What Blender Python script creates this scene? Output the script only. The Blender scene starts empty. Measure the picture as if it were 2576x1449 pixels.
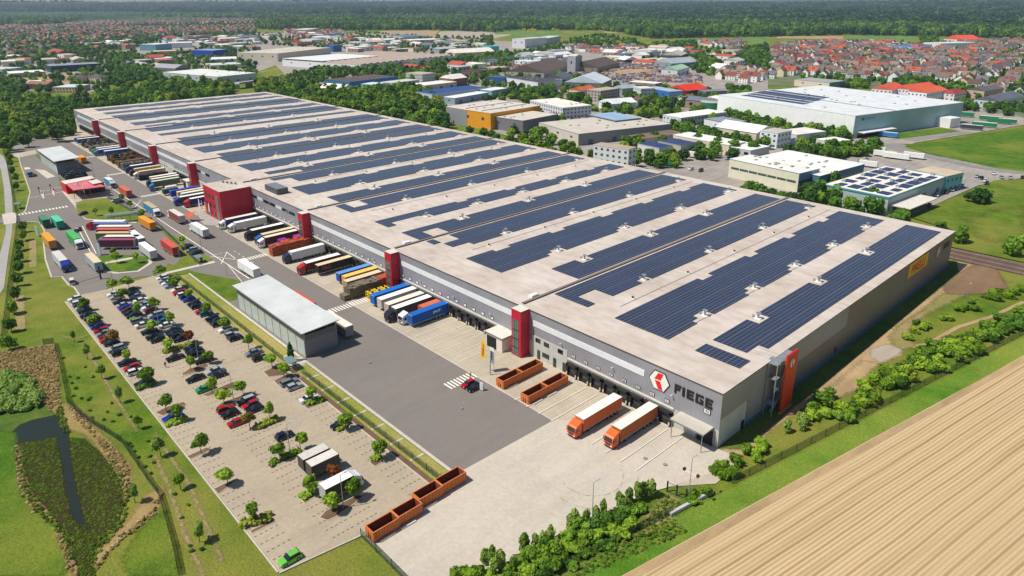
import bpy, math, random
import numpy as np
from mathutils import Matrix, Vector
from mathutils.geometry import delaunay_2d_cdt
random.seed(7); RNG = np.random.default_rng(11)
C = bpy.context.scene.collection
PI = math.pi
# ------------------------------------------------------------------ camera model (site survey from the photograph)
F_, CX, CY, CAMH = 2152.936, 1600., 733., 92.
RW = np.array([[0.68399206, 0.2317991, -0.69168203], [0.72947665, -0.22295488, 0.64664901], [-0.00432123, -0.94686868, -0.3215914]])
def tp(t, x, y):
    return (int(t[0])*800+x*800/2576, int(t[1])*450+y*450/1449)
def G(t, x, y, z=0.):
    """survey point: photo tile position -> ground-plan metres at height z"""
    px, py = tp(t, x, y)
    d = RW @ np.array([px-CX, py-CY, F_]); k = (z-CAMH)/d[2]
    return (d[0]*k, d[1]*k)
def PR(x, y, z=0.):
    c = RW.T @ np.array([x, y, z-CAMH])
    if c[2] <= 1: return (-9999, -9999)
    return (CX+F_*c[0]/c[2], CY+F_*c[1]/c[2])
def GP(s, z=0.):
    """'tile x y x y | tile x y' -> list of plan points"""
    out = []
    for part in s.split('|'):
        a = part.split(); n = list(map(float, a[1:]))
        out += [G(a[0], n[i], n[i+1], z) for i in range(0, len(n), 2)]
    return out
# ------------------------------------------------------------------ tagging
def tag(o, label=None, cat=None, group=None, kind=None):
    if label: o['label'] = label
    if cat: o['category'] = cat
    if group: o['group'] = group
    if kind: o['kind'] = kind
    return o
def thing(name, label, cat, loc=(0, 0, 0), rz=0, group=None):
    o = bpy.data.objects.new(name, None); C.objects.link(o)
    o.empty_display_size = .3
    o.location = loc; o.rotation_euler = (0, 0, rz)
    return tag(o, label, cat, group)
def children(o): return list(o.children)
def dup(root, loc, rz, label=None, group=None, scale=None, cols=None):
    r = root.copy(); C.objects.link(r); r.location = loc; r.rotation_euler = (0, 0, rz)
    if scale: r.scale = scale
    if label: r['label'] = label
    if group: r['group'] = group
    for ch in children(root):
        c = ch.copy(); C.objects.link(c); c.parent = r; paint(c, cols)
        for g in children(ch):
            d = g.copy(); C.objects.link(d); d.parent = c; paint(d, cols)
    return r
def paint(o, cols):
    """give this copy its own paint: slots whose mesh material is a placeholder"""
    if not cols or o.type != 'MESH': return
    for s in o.material_slots:
        m = s.material
        if m and m.name in cols:
            s.link = 'OBJECT'; s.material = cols[m.name]
def ordn(n): return '%d%s' % (n, 'th' if 10 <= n % 100 <= 20 else {1: 'st', 2: 'nd', 3: 'rd'}.get(n % 10, 'th'))
# ------------------------------------------------------------------ mesh builder
class MB:
    def __init__(s): s.v = []; s.f = []; s.m = []
    def add(s, vs, fs, mi=0):
        n = len(s.v); s.v += [tuple(v) for v in vs]; s.f += [tuple(i+n for i in f) for f in fs]
        s.m += [mi]*len(fs) if isinstance(mi, int) else list(mi); return s
    def box(s, x0, y0, z0, x1, y1, z1, mi=0, mt=None, bottom=True):
        if x0 > x1: x0, x1 = x1, x0
        if y0 > y1: y0, y1 = y1, y0
        v = [(x0, y0, z0), (x1, y0, z0), (x1, y1, z0), (x0, y1, z0), (x0, y0, z1), (x1, y0, z1), (x1, y1, z1), (x0, y1, z1)]
        f = [(0, 1, 5, 4), (1, 2, 6, 5), (2, 3, 7, 6), (3, 0, 4, 7), (4, 5, 6, 7)]; m = [mi]*4+[mi if mt is None else mt]
        if bottom: f.append((3, 2, 1, 0)); m.append(mi)
        return s.add(v, f, m)
    def prism(s, poly, z0, z1, mi=0, mt=None):
        a = sum(poly[i-1][0]*poly[i][1]-poly[i][0]*poly[i-1][1] for i in range(len(poly)))
        if a < 0: poly = poly[::-1]
        n = len(poly); v = [(p[0], p[1], z0) for p in poly]+[(p[0], p[1], z1) for p in poly]
        f = [(i, (i+1) % n, n+(i+1) % n, n+i) for i in range(n)]+[tuple(range(n, 2*n))]
        return s.add(v, f, [mi]*n+[mi if mt is None else mt])
    def profile(s, pts, x0, x1, mi=0):
        """side profile (y,z) swept along x"""
        n = len(pts); v = [(x0, p[0], p[1]) for p in pts]+[(x1, p[0], p[1]) for p in pts]
        f = [(i, (i+1) % n, n+(i+1) % n, n+i) for i in range(n)]+[tuple(range(n))[::-1], tuple(range(n, 2*n))]
        return s.add(v, f, mi)
    def cyl(s, p, q, r, n=10, mi=0, r2=None):
        p = Vector(p); q = Vector(q); d = (q-p).normalized(); a = d.orthogonal().normalized(); b = d.cross(a)
        r2 = r if r2 is None else r2; v = []
        for c, rr in ((p, r), (q, r2)):
            for i in range(n):
                t = 2*PI*i/n; v.append(c+a*(rr*math.cos(t))+b*(rr*math.sin(t)))
        f = [(i, (i+1) % n, n+(i+1) % n, n+i) for i in range(n)]+[tuple(range(n))[::-1], tuple(range(n, 2*n))]
        return s.add(v, f, mi)
    def tube(s, pts, r, n=6, mi=0):
        for a, b in zip(pts[:-1], pts[1:]): s.cyl(a, b, r, n, mi)
        return s
    def build(s, name, mats, parent=None, smooth=False):
        me = bpy.data.meshes.new(name); me.from_pydata([tuple(map(float, v)) for v in s.v], [], s.f)
        if not isinstance(mats, (list, tuple)): mats = [mats]
        for m in mats: me.materials.append(m)
        if len(mats) > 1: me.polygons.foreach_set('material_index', s.m)
        if smooth: me.polygons.foreach_set('use_smooth', [True]*len(s.f))
        me.update()
        o = bpy.data.objects.new(name, me); C.objects.link(o)
        if parent: o.parent = parent
        return o
# ------------------------------------------------------------------ materials
def hexc(h, k=1.):
    h = h.lstrip('#'); r = []
    for i in (0, 2, 4):
        c = int(h[i:i+2], 16)/255; r.append(min(1, k*(c/12.92 if c <= .04045 else ((c+.055)/1.055)**2.4)))
    return (*r, 1)
MC = {}
class NT:
    def __init__(s, name):
        s.mat = bpy.data.materials.new(name); s.mat.use_nodes = True; s.t = s.mat.node_tree
        s.b = s.t.nodes['Principled BSDF']; s.pos = None
    def n(s, ty, **k):
        o = s.t.nodes.new(ty)
        for a, v in k.items():
            if a.startswith('i_'):
                kk = a[2:].replace('_', ' ')
                o.inputs[int(kk) if kk.isdigit() else kk].default_value = v
            else: setattr(o, a, v)
        return o
    def l(s, a, b): s.t.links.new(a, b)
    def P(s, obj=False):
        if s.pos is None:
            s.pos = s.n('ShaderNodeTexCoord').outputs['Object'] if obj else s.n('ShaderNodeNewGeometry').outputs['Position']
        return s.pos
    def noise(s, scale, detail=3, rough=.55, vec=None):
        q = s.n('ShaderNodeTexNoise'); q.inputs['Scale'].default_value = scale; q.inputs['Detail'].default_value = detail
        q.inputs['Roughness'].default_value = rough; s.l(vec or s.P(), q.inputs['Vector']); return q.outputs['Fac']
    def ramp(s, fac, stops):
        q = s.n('ShaderNodeValToRGB'); e = q.color_ramp.elements
        while len(e) < len(stops): e.new(.5)
        for i, (p, c) in enumerate(stops): e[i].position = p; e[i].color = c if len(c) == 4 else (*c, 1)
        s.l(fac, q.inputs[0]); return q.outputs[0]
    def mix(s, fac, a, b, mode='MIX'):
        q = s.n('ShaderNodeMix', data_type='RGBA', blend_type=mode)
        for sock, v in ((q.inputs[0], fac), (q.inputs[6], a), (q.inputs[7], b)):
            if hasattr(v, 'is_output') or isinstance(v, bpy.types.NodeSocket): s.l(v, sock)
            else: sock.default_value = v
        return q.outputs[2]
    def math(s, op, a, b=0., c=0.):
        q = s.n('ShaderNodeMath', operation=op)
        for i, v in enumerate((a, b, c)):
            if isinstance(v, bpy.types.NodeSocket): s.l(v, q.inputs[i])
            else: q.inputs[i].default_value = v
        return q.outputs[0]
    def vmul(s, v, k):
        q = s.n('ShaderNodeVectorMath', operation='MULTIPLY'); s.l(v, q.inputs[0]); q.inputs[1].default_value = k; return q.outputs[0]
    def bump(s, h, st=.3, d=.1):
        q = s.n('ShaderNodeBump'); q.inputs['Strength'].default_value = st; q.inputs['Distance'].default_value = d
        s.l(h, q.inputs['Height']); s.l(q.outputs[0], s.b.inputs['Normal'])
    def col(s, c):
        if isinstance(c, bpy.types.NodeSocket): s.l(c, s.b.inputs['Base Color'])
        else: s.b.inputs['Base Color'].default_value = c
    def set(s, rough=.6, metal=0., spec=.5):
        s.b.inputs['Roughness'].default_value = rough; s.b.inputs['Metallic'].default_value = metal
        s.b.inputs['Specular IOR Level'].default_value = spec; return s
def M(name, c, rough=.6, metal=0., var=.12, scale=1.5, spec=.4):
    """painted / plain surface with slight mottling"""
    if name in MC: return MC[name]
    n = NT(name); c = hexc(c) if isinstance(c, str) else c
    if var:
        f = n.noise(scale, 4, .6, n.P(True)); k = [max(0, v*(1-var)) for v in c[:3]]; k2 = [min(1, v*(1+var)) for v in c[:3]]
        n.col(n.ramp(f, [(.3, k), (.7, k2)]))
    else: n.col(c)
    n.set(rough, metal, spec); MC[name] = n.mat; return n.mat
def paintm(h, rough=.35):
    return M('paint_'+h.strip('#'), h, rough, 0, .05, 3, .5)
def canvas(h): return M('tarpaulin_'+h.strip('#'), h, .7, 0, .1, 1.2, .3)
HAZE_D, SUN_E, SKY_S, EXPO = 7e-5, 4.5, .078, .08
# ------------------------------------------------------------------ surface materials
def mk_grass(name, a, b, dry, dryness, fine=1.):
    n = NT(name); big = n.noise(.018, 4, .6); mid = n.noise(.16, 6, .72); fin = n.noise(2.2*fine, 5, .75)
    c = n.mix(n.ramp(mid, [(.35, (0, 0, 0)), (.65, (1, 1, 1))]), a, b)
    c = n.mix(n.ramp(big, [(dryness-.1, (0, 0, 0)), (dryness+.12, (1, 1, 1))]), c, dry)
    sp = n.ramp(n.noise(.06, 6, .7), [(.48, (0, 0, 0)), (.68, (1, 1, 1))]); c = n.mix(n.math('MULTIPLY', sp, .55), c, dry)
    c = n.mix(1., c, n.ramp(fin, [(.3, (.55, .58, .5)), (.7, (1.25, 1.22, 1.2))]), 'MULTIPLY')
    n.col(c); n.set(.9, 0, .15); n.bump(fin, .8, .35); MC[name] = n.mat; return n.mat
g_base = mk_grass('meadow_grass', hexc('#4a6c18'), hexc('#748828'), hexc('#948e44'), .55)
g_lush = mk_grass('lush_grass', hexc('#3a6414'), hexc('#5f821f'), hexc('#848c34'), .6)
g_lawn = mk_grass('lawn_grass', hexc('#4a6a18'), hexc('#6e8426'), hexc('#8c8c3c'), .56)
g_worn = mk_grass('worn_grass', hexc('#7c8440'), hexc('#98905a'), hexc('#b09a72'), .5)
g_far = mk_grass('far_meadow', hexc('#4f7a38'), hexc('#6b8c40'), hexc('#8c9a58'), .6, .1)
g_reed = mk_grass('dry_reeds', hexc('#7c7c3c'), hexc('#a08c54'), hexc('#b59a6c'), .5, 1.5)
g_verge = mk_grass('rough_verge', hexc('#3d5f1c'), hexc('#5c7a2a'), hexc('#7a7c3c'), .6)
def mk_paved(name, c, joint=None, sx=6., sy=6., stain=.18, jc=.72, fine=1.2):
    n = NT(name); base = hexc(c); f1 = n.noise(.05, 5, .65); f2 = n.noise(fine, 4, .7)
    cc = n.mix(1., base, n.ramp(f1, [(.25, (1-stain,)*3), (.75, (1+stain*.5,)*3)]), 'MULTIPLY')
    st = n.noise(.35, 5, .7, n.vmul(n.P(), (.9, .12, 1)))
    cc = n.mix(1., cc, n.ramp(st, [(.3, (1-stain*.8,)*3), (.6, (1, 1, 1))]), 'MULTIPLY')
    cc = n.mix(1., cc, n.ramp(f2, [(.3, (.9, .9, .9)), (.7, (1.07, 1.07, 1.07))]), 'MULTIPLY')
    if joint:
        b = n.n('ShaderNodeTexBrick'); b.offset = 0 if sx > 2 else .5
        b.inputs['Scale'].default_value = 1; b.inputs['Brick Width'].default_value = sx; b.inputs['Row Height'].default_value = sy
        b.inputs['Mortar Size'].default_value = joint; b.inputs['Mortar Smooth'].default_value = .3
        b.inputs['Color1'].default_value = (1, 1, 1, 1); b.inputs['Color2'].default_value = (.94, .94, .93, 1); b.inputs['Mortar'].default_value = (jc, jc, jc, 1)
        n.l(n.P(), b.inputs['Vector']); cc = n.mix(1., cc, b.outputs['Color'], 'MULTIPLY')
    n.col(cc); n.set(.85, 0, .25); n.bump(f2, .25, .05); MC[name] = n.mat; return n.mat
asphalt = mk_paved('asphalt_surface', '#837c76', None, stain=.1, fine=3)
asphalt2 = mk_paved('old_asphalt', '#938f8a', None, stain=.16, fine=2)
concrete = mk_paved('concrete_apron', '#c3b7a3', .07, 8., 4.05, .2, .82)
beige = mk_paved('pale_concrete_yard', '#c9bfb0', .05, 6., 6., .12, .93)
pavers = mk_paved('car_park_pavers', '#b9aa94', .05, .9, .45, .14, .85)
pathm = mk_paved('path_surface', '#a9a6a2', None, stain=.12)
kerbm = mk_paved('kerb_concrete', '#cfc6ba', .04, 1., 1., .1, .8)
dirt = mk_paved('dirt_surface', '#b89d76', None, stain=.3, fine=2)
gravel = mk_paved('gravel_surface', '#b5a898', None, stain=.2, fine=5)
brownsoil = mk_paved('mulch_soil', '#7c624b', None, stain=.35, fine=6)
industry = mk_paved('industrial_ground', '#a9a198', None, stain=.3, fine=.5)
ballast = mk_paved('track_ballast', '#8a7468', .12, 3., .7, .25, .6)
def mk_field():
    n = NT('ploughed_field'); p = n.P()
    mp = n.n('ShaderNodeMapping', vector_type='POINT'); n.l(p, mp.inputs[0])
    a = math.atan2(215.3-75.9, -26.7+54.3); mp.inputs['Rotation'].default_value = (0, 0, -(a-PI/2)-.02)
    q = n.n('ShaderNodeSeparateXYZ'); n.l(mp.outputs[0], q.inputs[0]); x = q.outputs[0]
    wob = n.math('MULTIPLY', n.noise(.03, 2, .5), .8); x = n.math('ADD', x, wob)
    def band(per, w, soft):
        t = n.math('PINGPONG', x, per/2); r = n.n('ShaderNodeMapRange', interpolation_type='SMOOTHSTEP')
        n.l(t, r.inputs[0]); r.inputs[1].default_value = w; r.inputs[2].default_value = w+soft; return r.outputs[0]
    sv = n.vmul(mp.outputs[0], (1.15, .012, 1)); irregular = n.noise(1.3, 3, .6, sv)
    c = n.mix(n.math('MULTIPLY', n.math('SUBTRACT', 1., band(.76, .05, .2)), .5), hexc('#cbb48d'), hexc('#a18456'))
    c = n.mix(n.math('MULTIPLY', n.math('MULTIPLY', n.math('SUBTRACT', 1., band(3.04, .1, .3)), n.noise(.9, 1, .5, n.vmul(mp.outputs[0], (1, .001, 1)))), .9), c, hexc('#917246'))
    c = n.mix(1., c, n.ramp(irregular, [(.3, (.8, .77, .7)), (.5, (1., 1., 1.)), (.75, (1.06, 1.05, 1.04))]), 'MULTIPLY')
    c = n.mix(1., c, n.ramp(n.noise(5, 4, .75), [(.3, (.85, .84, .82)), (.7, (1.1, 1.1, 1.1))]), 'MULTIPLY')
    n.col(c); n.set(.95, 0, .1); n.bump(band(.78, .06, .3), .6, .12); return n.mat
field = mk_field()
def mk_corr(name, c, per=.5, axis=0, depth=.25, rough=.45, metal=.2):
    """profiled metal sheet: ribs in colour and bump"""
    n = NT(name); q = n.n('ShaderNodeSeparateXYZ'); n.l(n.P(True), q.inputs[0])
    s = n.math('ADD', q.outputs[0], q.outputs[1]) if axis == 2 else q.outputs[axis]
    t = n.math('PINGPONG', s, per/2); t = n.math('DIVIDE', t, per/2)
    cc = n.mix(1., hexc(c), n.ramp(n.noise(.12, 4, .6), [(.3, (.86, .86, .87)), (.7, (1.08, 1.08, 1.08))]), 'MULTIPLY')
    cc = n.mix(1., cc, n.ramp(t, [(.1, (1-depth,)*3), (.5, (1, 1, 1))]), 'MULTIPLY')
    n.col(cc); n.set(rough, metal, .5); n.bump(t, .5, .08); MC[name] = n.mat; return n.mat
wall_grey = mk_corr('grey_profiled_wall', '#9a9ba2', 1.1, 2, .03)
wall_dark = mk_corr('dark_profiled_wall', '#7c7874', 1.1, 2, .06)
red_clad = mk_corr('red_profiled_cladding', '#c41430', .6, 2, .18, .4, .1)
roof_white = mk_corr('white_profiled_roof', '#ccd0ce', 1., 0, .12, .85, 0)
roof_mem = NT('roof_membrane')
def _rm():
    n = roof_mem; f = n.noise(.05, 5, .65); s = n.noise(.5, 4, .6, n.vmul(n.P(), (.35, .8, 1)))
    c = n.mix(n.ramp(f, [(.35, (0, 0, 0)), (.7, (1, 1, 1))]), hexc('#d2c8be'), hexc('#bfb1a6'))
    c = n.mix(1., c, n.ramp(s, [(.28, (.82, .8, .78)), (.6, (1.03, 1.02, 1.02))]), 'MULTIPLY')
    b = n.n('ShaderNodeTexBrick'); b.inputs['Scale'].default_value = 1; b.inputs['Brick Width'].default_value = 15; b.inputs['Row Height'].default_value = 2.05
    b.inputs['Mortar Size'].default_value = .05; b.inputs['Color1'].default_value = (1, 1, 1, 1); b.inputs['Color2'].default_value = (.975, .975, .97, 1); b.inputs['Mortar'].default_value = (.95, .945, .94, 1)
    mp = n.n('ShaderNodeMapping'); mp.inputs['Rotation'].default_value = (0, 0, PI/2); n.l(n.P(), mp.inputs[0]); n.l(mp.outputs[0], b.inputs['Vector'])
    n.col(n.mix(1., c, b.outputs['Color'], 'MULTIPLY')); n.set(.8, 0, .2)
_rm(); roof_mem = roof_mem.mat
def mk_solar(name='solar_panel', base='#2b3247', px=1.14, py=1.02):
    n = NT(name); q = n.n('ShaderNodeSeparateXYZ'); n.l(n.P(), q.inputs[0])
    def line(s, p, w):
        t = n.math('FRACT', n.math('DIVIDE', s, p)); return n.math('LESS_THAN', t, w)
    m = n.math('MAXIMUM', line(q.outputs[0], px, .07), line(q.outputs[1], py, .07))
    fr = n.mix(1., hexc(base), n.ramp(n.noise(.08, 4, .6), [(.3, (.85, .85, .85)), (.7, (1.15, 1.15, 1.2))]), 'MULTIPLY')
    big = line(q.outputs[0], px*5, .05)
    c = n.mix(n.math('MULTIPLY', m, .8), fr, hexc('#7f8794')); c = n.mix(n.math('MULTIPLY', big, .12), c, hexc('#a8a5a0'))
    n.col(c); n.set(.22, 0, .55); return n.mat
solar = mk_solar()
wing = M('window_glass', '#46525c', .2, 0, .15, .8, .6)
glass = M('dark_glass', '#1b2226', .08, 0, 0, 1, .8)
glass_g = M('greenish_glass', '#5a6b66', .1, 0, .2, .8, .8)
glassw = M('pale_glass_band', '#c9d2d6', .25, 0, .06, .6, .6)
black = M('black_rubber', '#191817', .7, 0, .1)
darkm = M('dark_metal', '#3c3f42', .5, .3, .1)
midm = M('grey_metal', '#8d9296', .45, .4, .1)
galv = M('galvanised_steel', '#a9b0b4', .4, .5, .1)
white = M('white_paint', '#e9e9e6', .5, 0, .04, .8)
offw = M('off_white_sheet', '#d9d2c6', .65, 0, .08, .6)
markw = M('road_marking', '#ece7dd', .8, 0, .1, 2)
redp = M('red_paint', '#d0142c', .4, 0, .06)
orangep = M('orange_paint', '#e2521c', .35, 0, .06)
rust = M('orange_skip_paint', '#d0763c', .65, 0, .2, 1.6)
rusti = M('rusty_interior', '#7a4028', .85, 0, .3, 2)
conc_wall = M('concrete_wall', '#bcbcb6', .8, 0, .1, .6)
brick = M('brick_wall', '#8f5b48', .85, 0, .15, 1)
lampg = M('lamp_head_metal', '#c4cfd8', .3, .2, 0)
# ------------------------------------------------------------------ the setting
_sz = [0]
SOFT = {'reed_bank': (1.6, .5), 'marsh': (.8, .4), 'bank_grass': (1.8, .6), 'bare_patch': (2.5, .8), 'gravel_patch': (1.5, .6), 'ditch_bank': (1.6, .6), 'dirt_track': (1.3, .9), 'worn_strip': (.9, .5), 'worn_meadow': (9, 3), 'tyre_mark': (.25, .3), 'shaded_verge': (1.2, .9), 'pond': (.5, .35)}
_sm = {}
def softmat(mat):
    """the same ground cover thinning out raggedly towards its edge"""
    if mat.name in _sm: return _sm[mat.name]
    c = mat.copy(); c.name = mat.name+'_ragged'; t = c.node_tree; out = [n for n in t.nodes if n.type == 'OUTPUT_MATERIAL'][0]; src = out.inputs[0].links[0].from_socket
    at = t.nodes.new('ShaderNodeAttribute'); at.attribute_name = 'cover'; g = t.nodes.new('ShaderNodeNewGeometry'); ns = t.nodes.new('ShaderNodeTexNoise'); ns.inputs['Scale'].default_value = .9; ns.inputs['Detail'].default_value = 6; ns.inputs['Roughness'].default_value = .75
    t.links.new(g.outputs['Position'], ns.inputs['Vector']); m1 = t.nodes.new('ShaderNodeMath'); m1.operation = 'ADD'; t.links.new(at.outputs['Fac'], m1.inputs[0]); t.links.new(ns.outputs['Fac'], m1.inputs[1])
    mr = t.nodes.new('ShaderNodeMapRange'); mr.inputs[1].default_value = .78; mr.inputs[2].default_value = 1.1; t.links.new(m1.outputs[0], mr.inputs[0])
    tr = t.nodes.new('ShaderNodeBsdfTransparent'); mx = t.nodes.new('ShaderNodeMixShader'); t.links.new(mr.outputs[0], mx.inputs[0]); t.links.new(tr.outputs[0], mx.inputs[1]); t.links.new(src, mx.inputs[2]); t.links.new(mx.outputs[0], out.inputs[0])
    _sm[mat.name] = c; return c
def soft_sheet(name, poly, z, mat, w, cell):
    P = np.array(poly, float); x0, y0 = P.min(0)-w; x1, y1 = P.max(0)+w; nx, ny = max(2, int((x1-x0)/cell)), max(2, int((y1-y0)/cell))
    X, Y = np.meshgrid(np.linspace(x0, x1, nx+1), np.linspace(y0, y1, ny+1), indexing='ij'); ins = np.zeros(X.shape, bool); D = np.full(X.shape, 1e9)
    for i in range(len(P)):
        a, b = P[i-1], P[i]; d = b-a; L2 = max(d@d, 1e-9); t = np.clip(((X-a[0])*d[0]+(Y-a[1])*d[1])/L2, 0, 1); D = np.minimum(D, np.hypot(X-a[0]-t*d[0], Y-a[1]-t*d[1]))
        if abs(d[1]) > 1e-12: ins ^= ((a[1] > Y) != (b[1] > Y)) & (X < d[0]*(Y-a[1])/d[1]+a[0])
    S = np.where(ins, D, -D); cov = np.clip(S/w*.5+.5, 0, 1); idx = -np.ones(X.shape, int); keep = np.zeros((nx, ny), bool)
    k = S > -w; keep = k[:-1, :-1] | k[1:, :-1] | k[:-1, 1:] | k[1:, 1:]; vu = np.zeros(X.shape, bool)
    for a, b in ((0, 0), (1, 0), (0, 1), (1, 1)): vu[a:a+nx, b:b+ny] |= keep
    idx[vu] = np.arange(vu.sum()); V = np.stack([X[vu], Y[vu], np.full(vu.sum(), z)], 1)
    I, J = np.nonzero(keep); F = np.stack([idx[I, J], idx[I+1, J], idx[I+1, J+1], idx[I, J+1]], 1)
    me = bpy.data.meshes.new(name); me.from_pydata(V.tolist(), [], F.tolist()); me.materials.append(softmat(mat)); at = me.attributes.new('cover', 'FLOAT', 'POINT'); at.data.foreach_set('value', cov[vu].astype(np.float32)); me.update()
    o = bpy.data.objects.new(name, me); C.objects.link(o); return tag(o, None, None, None, 'structure')
def rough(poly, amp=.5, step=1.5, seed=3):
    """natural, ragged outline"""
    r = random.Random(seed+len(poly)); out = []
    for i in range(len(poly)):
        a, b = Vector(poly[i]), Vector(poly[(i+1) % len(poly)]); L = (b-a).length; n = max(1, int(L/step)); d = (b-a)/max(L, .01); s = Vector((-d.y, d.x)); ph = r.uniform(0, 6)
        for k in range(n):
            q = a+d*(L*k/n)+s*(amp*(.6*math.sin(k*.9+ph)+.5*math.sin(k*.37+2*ph)+r.uniform(-.6, .6))); out.append((q.x, q.y))
    return out
def sheet(name, poly, z, mat, label=None):
    _sz[0] += .0003; z += _sz[0]
    if name in SOFT: return soft_sheet(name, poly, z, mat, *SOFT[name])
    if name in ('sand_pit',): poly = rough(poly, .35, 1.4)
    m = MB(); n = len(poly)
    vs, _e, fs, *_r = delaunay_2d_cdt([Vector(p) for p in poly], [], [list(range(n))], 1, 1e-4)
    fs = [tuple(f) if (vs[f[1]]-vs[f[0]]).cross(vs[f[2]]-vs[f[0]]) > 0 else tuple(f)[::-1] for f in fs]
    m.add([(p[0], p[1], z) for p in vs], fs)
    o = m.build(name, mat); tag(o, label, None, None, 'structure'); return o
def rect(x0, y0, x1, y1): return [(x0, y0), (x1, y0), (x1, y1), (x0, y1)]
def strip(pts, w):
    L, R_ = [], []
    for i, p in enumerate(pts):
        a = Vector(pts[max(0, i-1)]); b = Vector(pts[min(len(pts)-1, i+1)]); d = (b-a).normalized(); n = Vector((-d.y, d.x))*w/2
        L.append((p[0]+n.x, p[1]+n.y)); R_.append((p[0]-n.x, p[1]-n.y))
    return L+R_[::-1]
sheet('ground', rect(-26000, -8000, 14000, 30000), 0, g_base)
z = .03
# far fields beyond the towns
farf = [('far_field', '10 1240 310 1850 305 1780 365 1250 340', dirt), ('far_field', '10 1860 315 2400 310 2576 350|20 0 350|10 2400 385 1770 375', gravel),
        ('far_field', '20 0 290 460 290 470 350 0 370', g_far), ('far_field', '20 920 290 1160 285 1150 335 930 330', dirt),
        ('far_field', '20 1660 385 2576 365|30 0 380 0 420|20 2576 430 1700 420', g_far), ('far_field', '30 90 365 750 365 760 395 90 385', dirt),
        ('far_field', '30 800 350 1480 345 1480 410 810 400', g_far), ('far_field', '30 1680 380 2576 370 2576 410 1700 405', g_far),
        ('far_field', '10 830 310 1240 300 1250 320 840 325', g_far), ('far_field', '10 2400 320|20 0 300 0 345|10 2400 345', g_far),
        ('far_field', '00 0 195 110 200 100 215 0 215', g_far), ('far_field', '00 2400 95 2576 90|10 60 85|10 60 95|00 2400 102', g_far)]
for k, (nm, s, mt) in enumerate(farf): sheet(nm, GP(s), z+.02*k, mt)
# built-up ground under the business park and towns
sheet('industrial_ground', GP('00 0 640 1000 560 1800 400 2576 330|10 1300 340 2576 420|20 0 400 700 500 1300 480 2300 540 2576 760|30 0 900 1100 940 1960 1080 2576 1180 2576 1260 1480 1440|31 1300 60 2576 270 2576 345|31 2120 420 1400 740 560 600 0 500|21 1600 330 700 120|20 -200 1330|10 1900 1080 1580 1000 1000 880 690 860 300 760 200 660|00 2400 790 1700 770 1450 690 900 940 0 900'), .3, industry)
sheet('town_ground', GP('30 0 460 900 430 2576 400 2576 1150 1960 1050 1100 900 0 860'), .34, mk_paved('town_gardens', '#76805a', None, stain=.35, fine=.3))
sheet('town_ground', GP('00 0 260 900 180 2576 170 2576 330 1800 400 1000 560 0 640'), .31, MC['town_gardens'])
sheet('meadow', GP('31 1350 5 1600 0 2576 -170|31 2576 300 2260 240 1640 110'), .4, g_lush)
sheet('meadow', GP('30 1180 1365 1740 1285 1930 1325 1350 1400'), .4, g_lush)
sheet('meadow', GP('31 2290 370 2576 360 2576 1200 1820 1040 1870 880 1420 740 1520 690 2100 440'), .42, g_lawn)
sheet('worn_meadow', GP('31 2050 760 2300 680 2560 640 2560 960 2250 990 2000 860'), .44, g_base)
sheet('meadow', GP('20 1010 1105 1460 1050 1760 1110 1540 1140 1430 1190 1280 1185'), .4, g_lawn)
sheet('meadow', GP('00 1300 800 1560 790 1700 840 1300 870'), .4, g_lawn)
sheet('meadow', GP('20 540 985 690 970 740 1020 560 1030'), .4, g_lush)
sheet('meadow', GP('00 830 720 1150 710 1130 745 850 750'), .4, g_lawn)
sheet('sand_pit', GP('00 210 790 700 740 1100 760 1100 820 860 850 300 820'), .41, dirt)
sheet('lane', GP('31 1110 0 1350 0 1400 55 1650 115 2110 225 2400 265 2576 290 2576 310 2380 290 2050 240 1560 130 1250 60'), .45, asphalt2)
sheet('lane', GP('30 1360 1400 1950 1325 2050 1335 1480 1425'), .45, asphalt2)
sheet('business_road', GP('20 1440 1010 1560 1005 1900 1075 2010 1110 1760 1105'), .43, asphalt2)
sheet('business_road', GP('20 1600 1260 1660 1270 2576 1449|21 2576 20|20 1640 1300'), .43, asphalt2)
# railway along the back of the warehouse
sheet('railway', rect(-900, 283.5, 260, 296.5), .3, ballast)
for yy in (286.6, 288.04, 291.6, 293.04):
    tag(MB().box(-150, yy-.06, .3, 200, yy+.06, .48).build('rail', M('rail_steel', '#6a4a3c', .4, .5, .1)), None, None, None, 'structure')
sheet('rail_siding', strip(GP('00 1190 650 1000 610 860 560 850 510 960 460 1010 440'), 9), .36, ballast)
sheet('rail_siding', strip(GP('00 1190 650 1500 700 1900 790 2300 830'), 9), .36, ballast)
# site surfaces
A_ = .10
sheet('truck_yard', [(-94.2, 72), (-93.4, 100.2), (-600, 100.2), (-604, 76)]+GP('00 620 1300 480 1360 340 1390|01 180 95 205 200 305 490 262 660 155 720 0 740 0 800 270 785 400 790 450 880 440 1000 460 1170 520 1345 625 1340 690 1420|02 745 0 800 75 1060 20|01 1150 1400 1400 1340 1540 1330 1720 1270')+[(-248, 70), (-246, 72)], A_, asphalt)
sheet('apron', [(-93.9, 100.2), (-62, 100.3), (-56, 108), (-56, 118.5), (-622, 118.5), (-622, 109), (-600, 100.2)], A_+.03, concrete)
sheet('pale_yard', [(-94.15, 71.6), (-94.15, 66.6), (-93.2, 66), (-92.6, 49), (-50, 49), (-50, 60)]+GP('23 0 1240 60 1235 500 1020 1200 700 1430 600 1540 570 1980 430 2210 230|23 2060 170')+[(-61, 118.3), (-72, 118.3), (-93.4, 101), (-93.6, 100)], A_+.05, beige)
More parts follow.
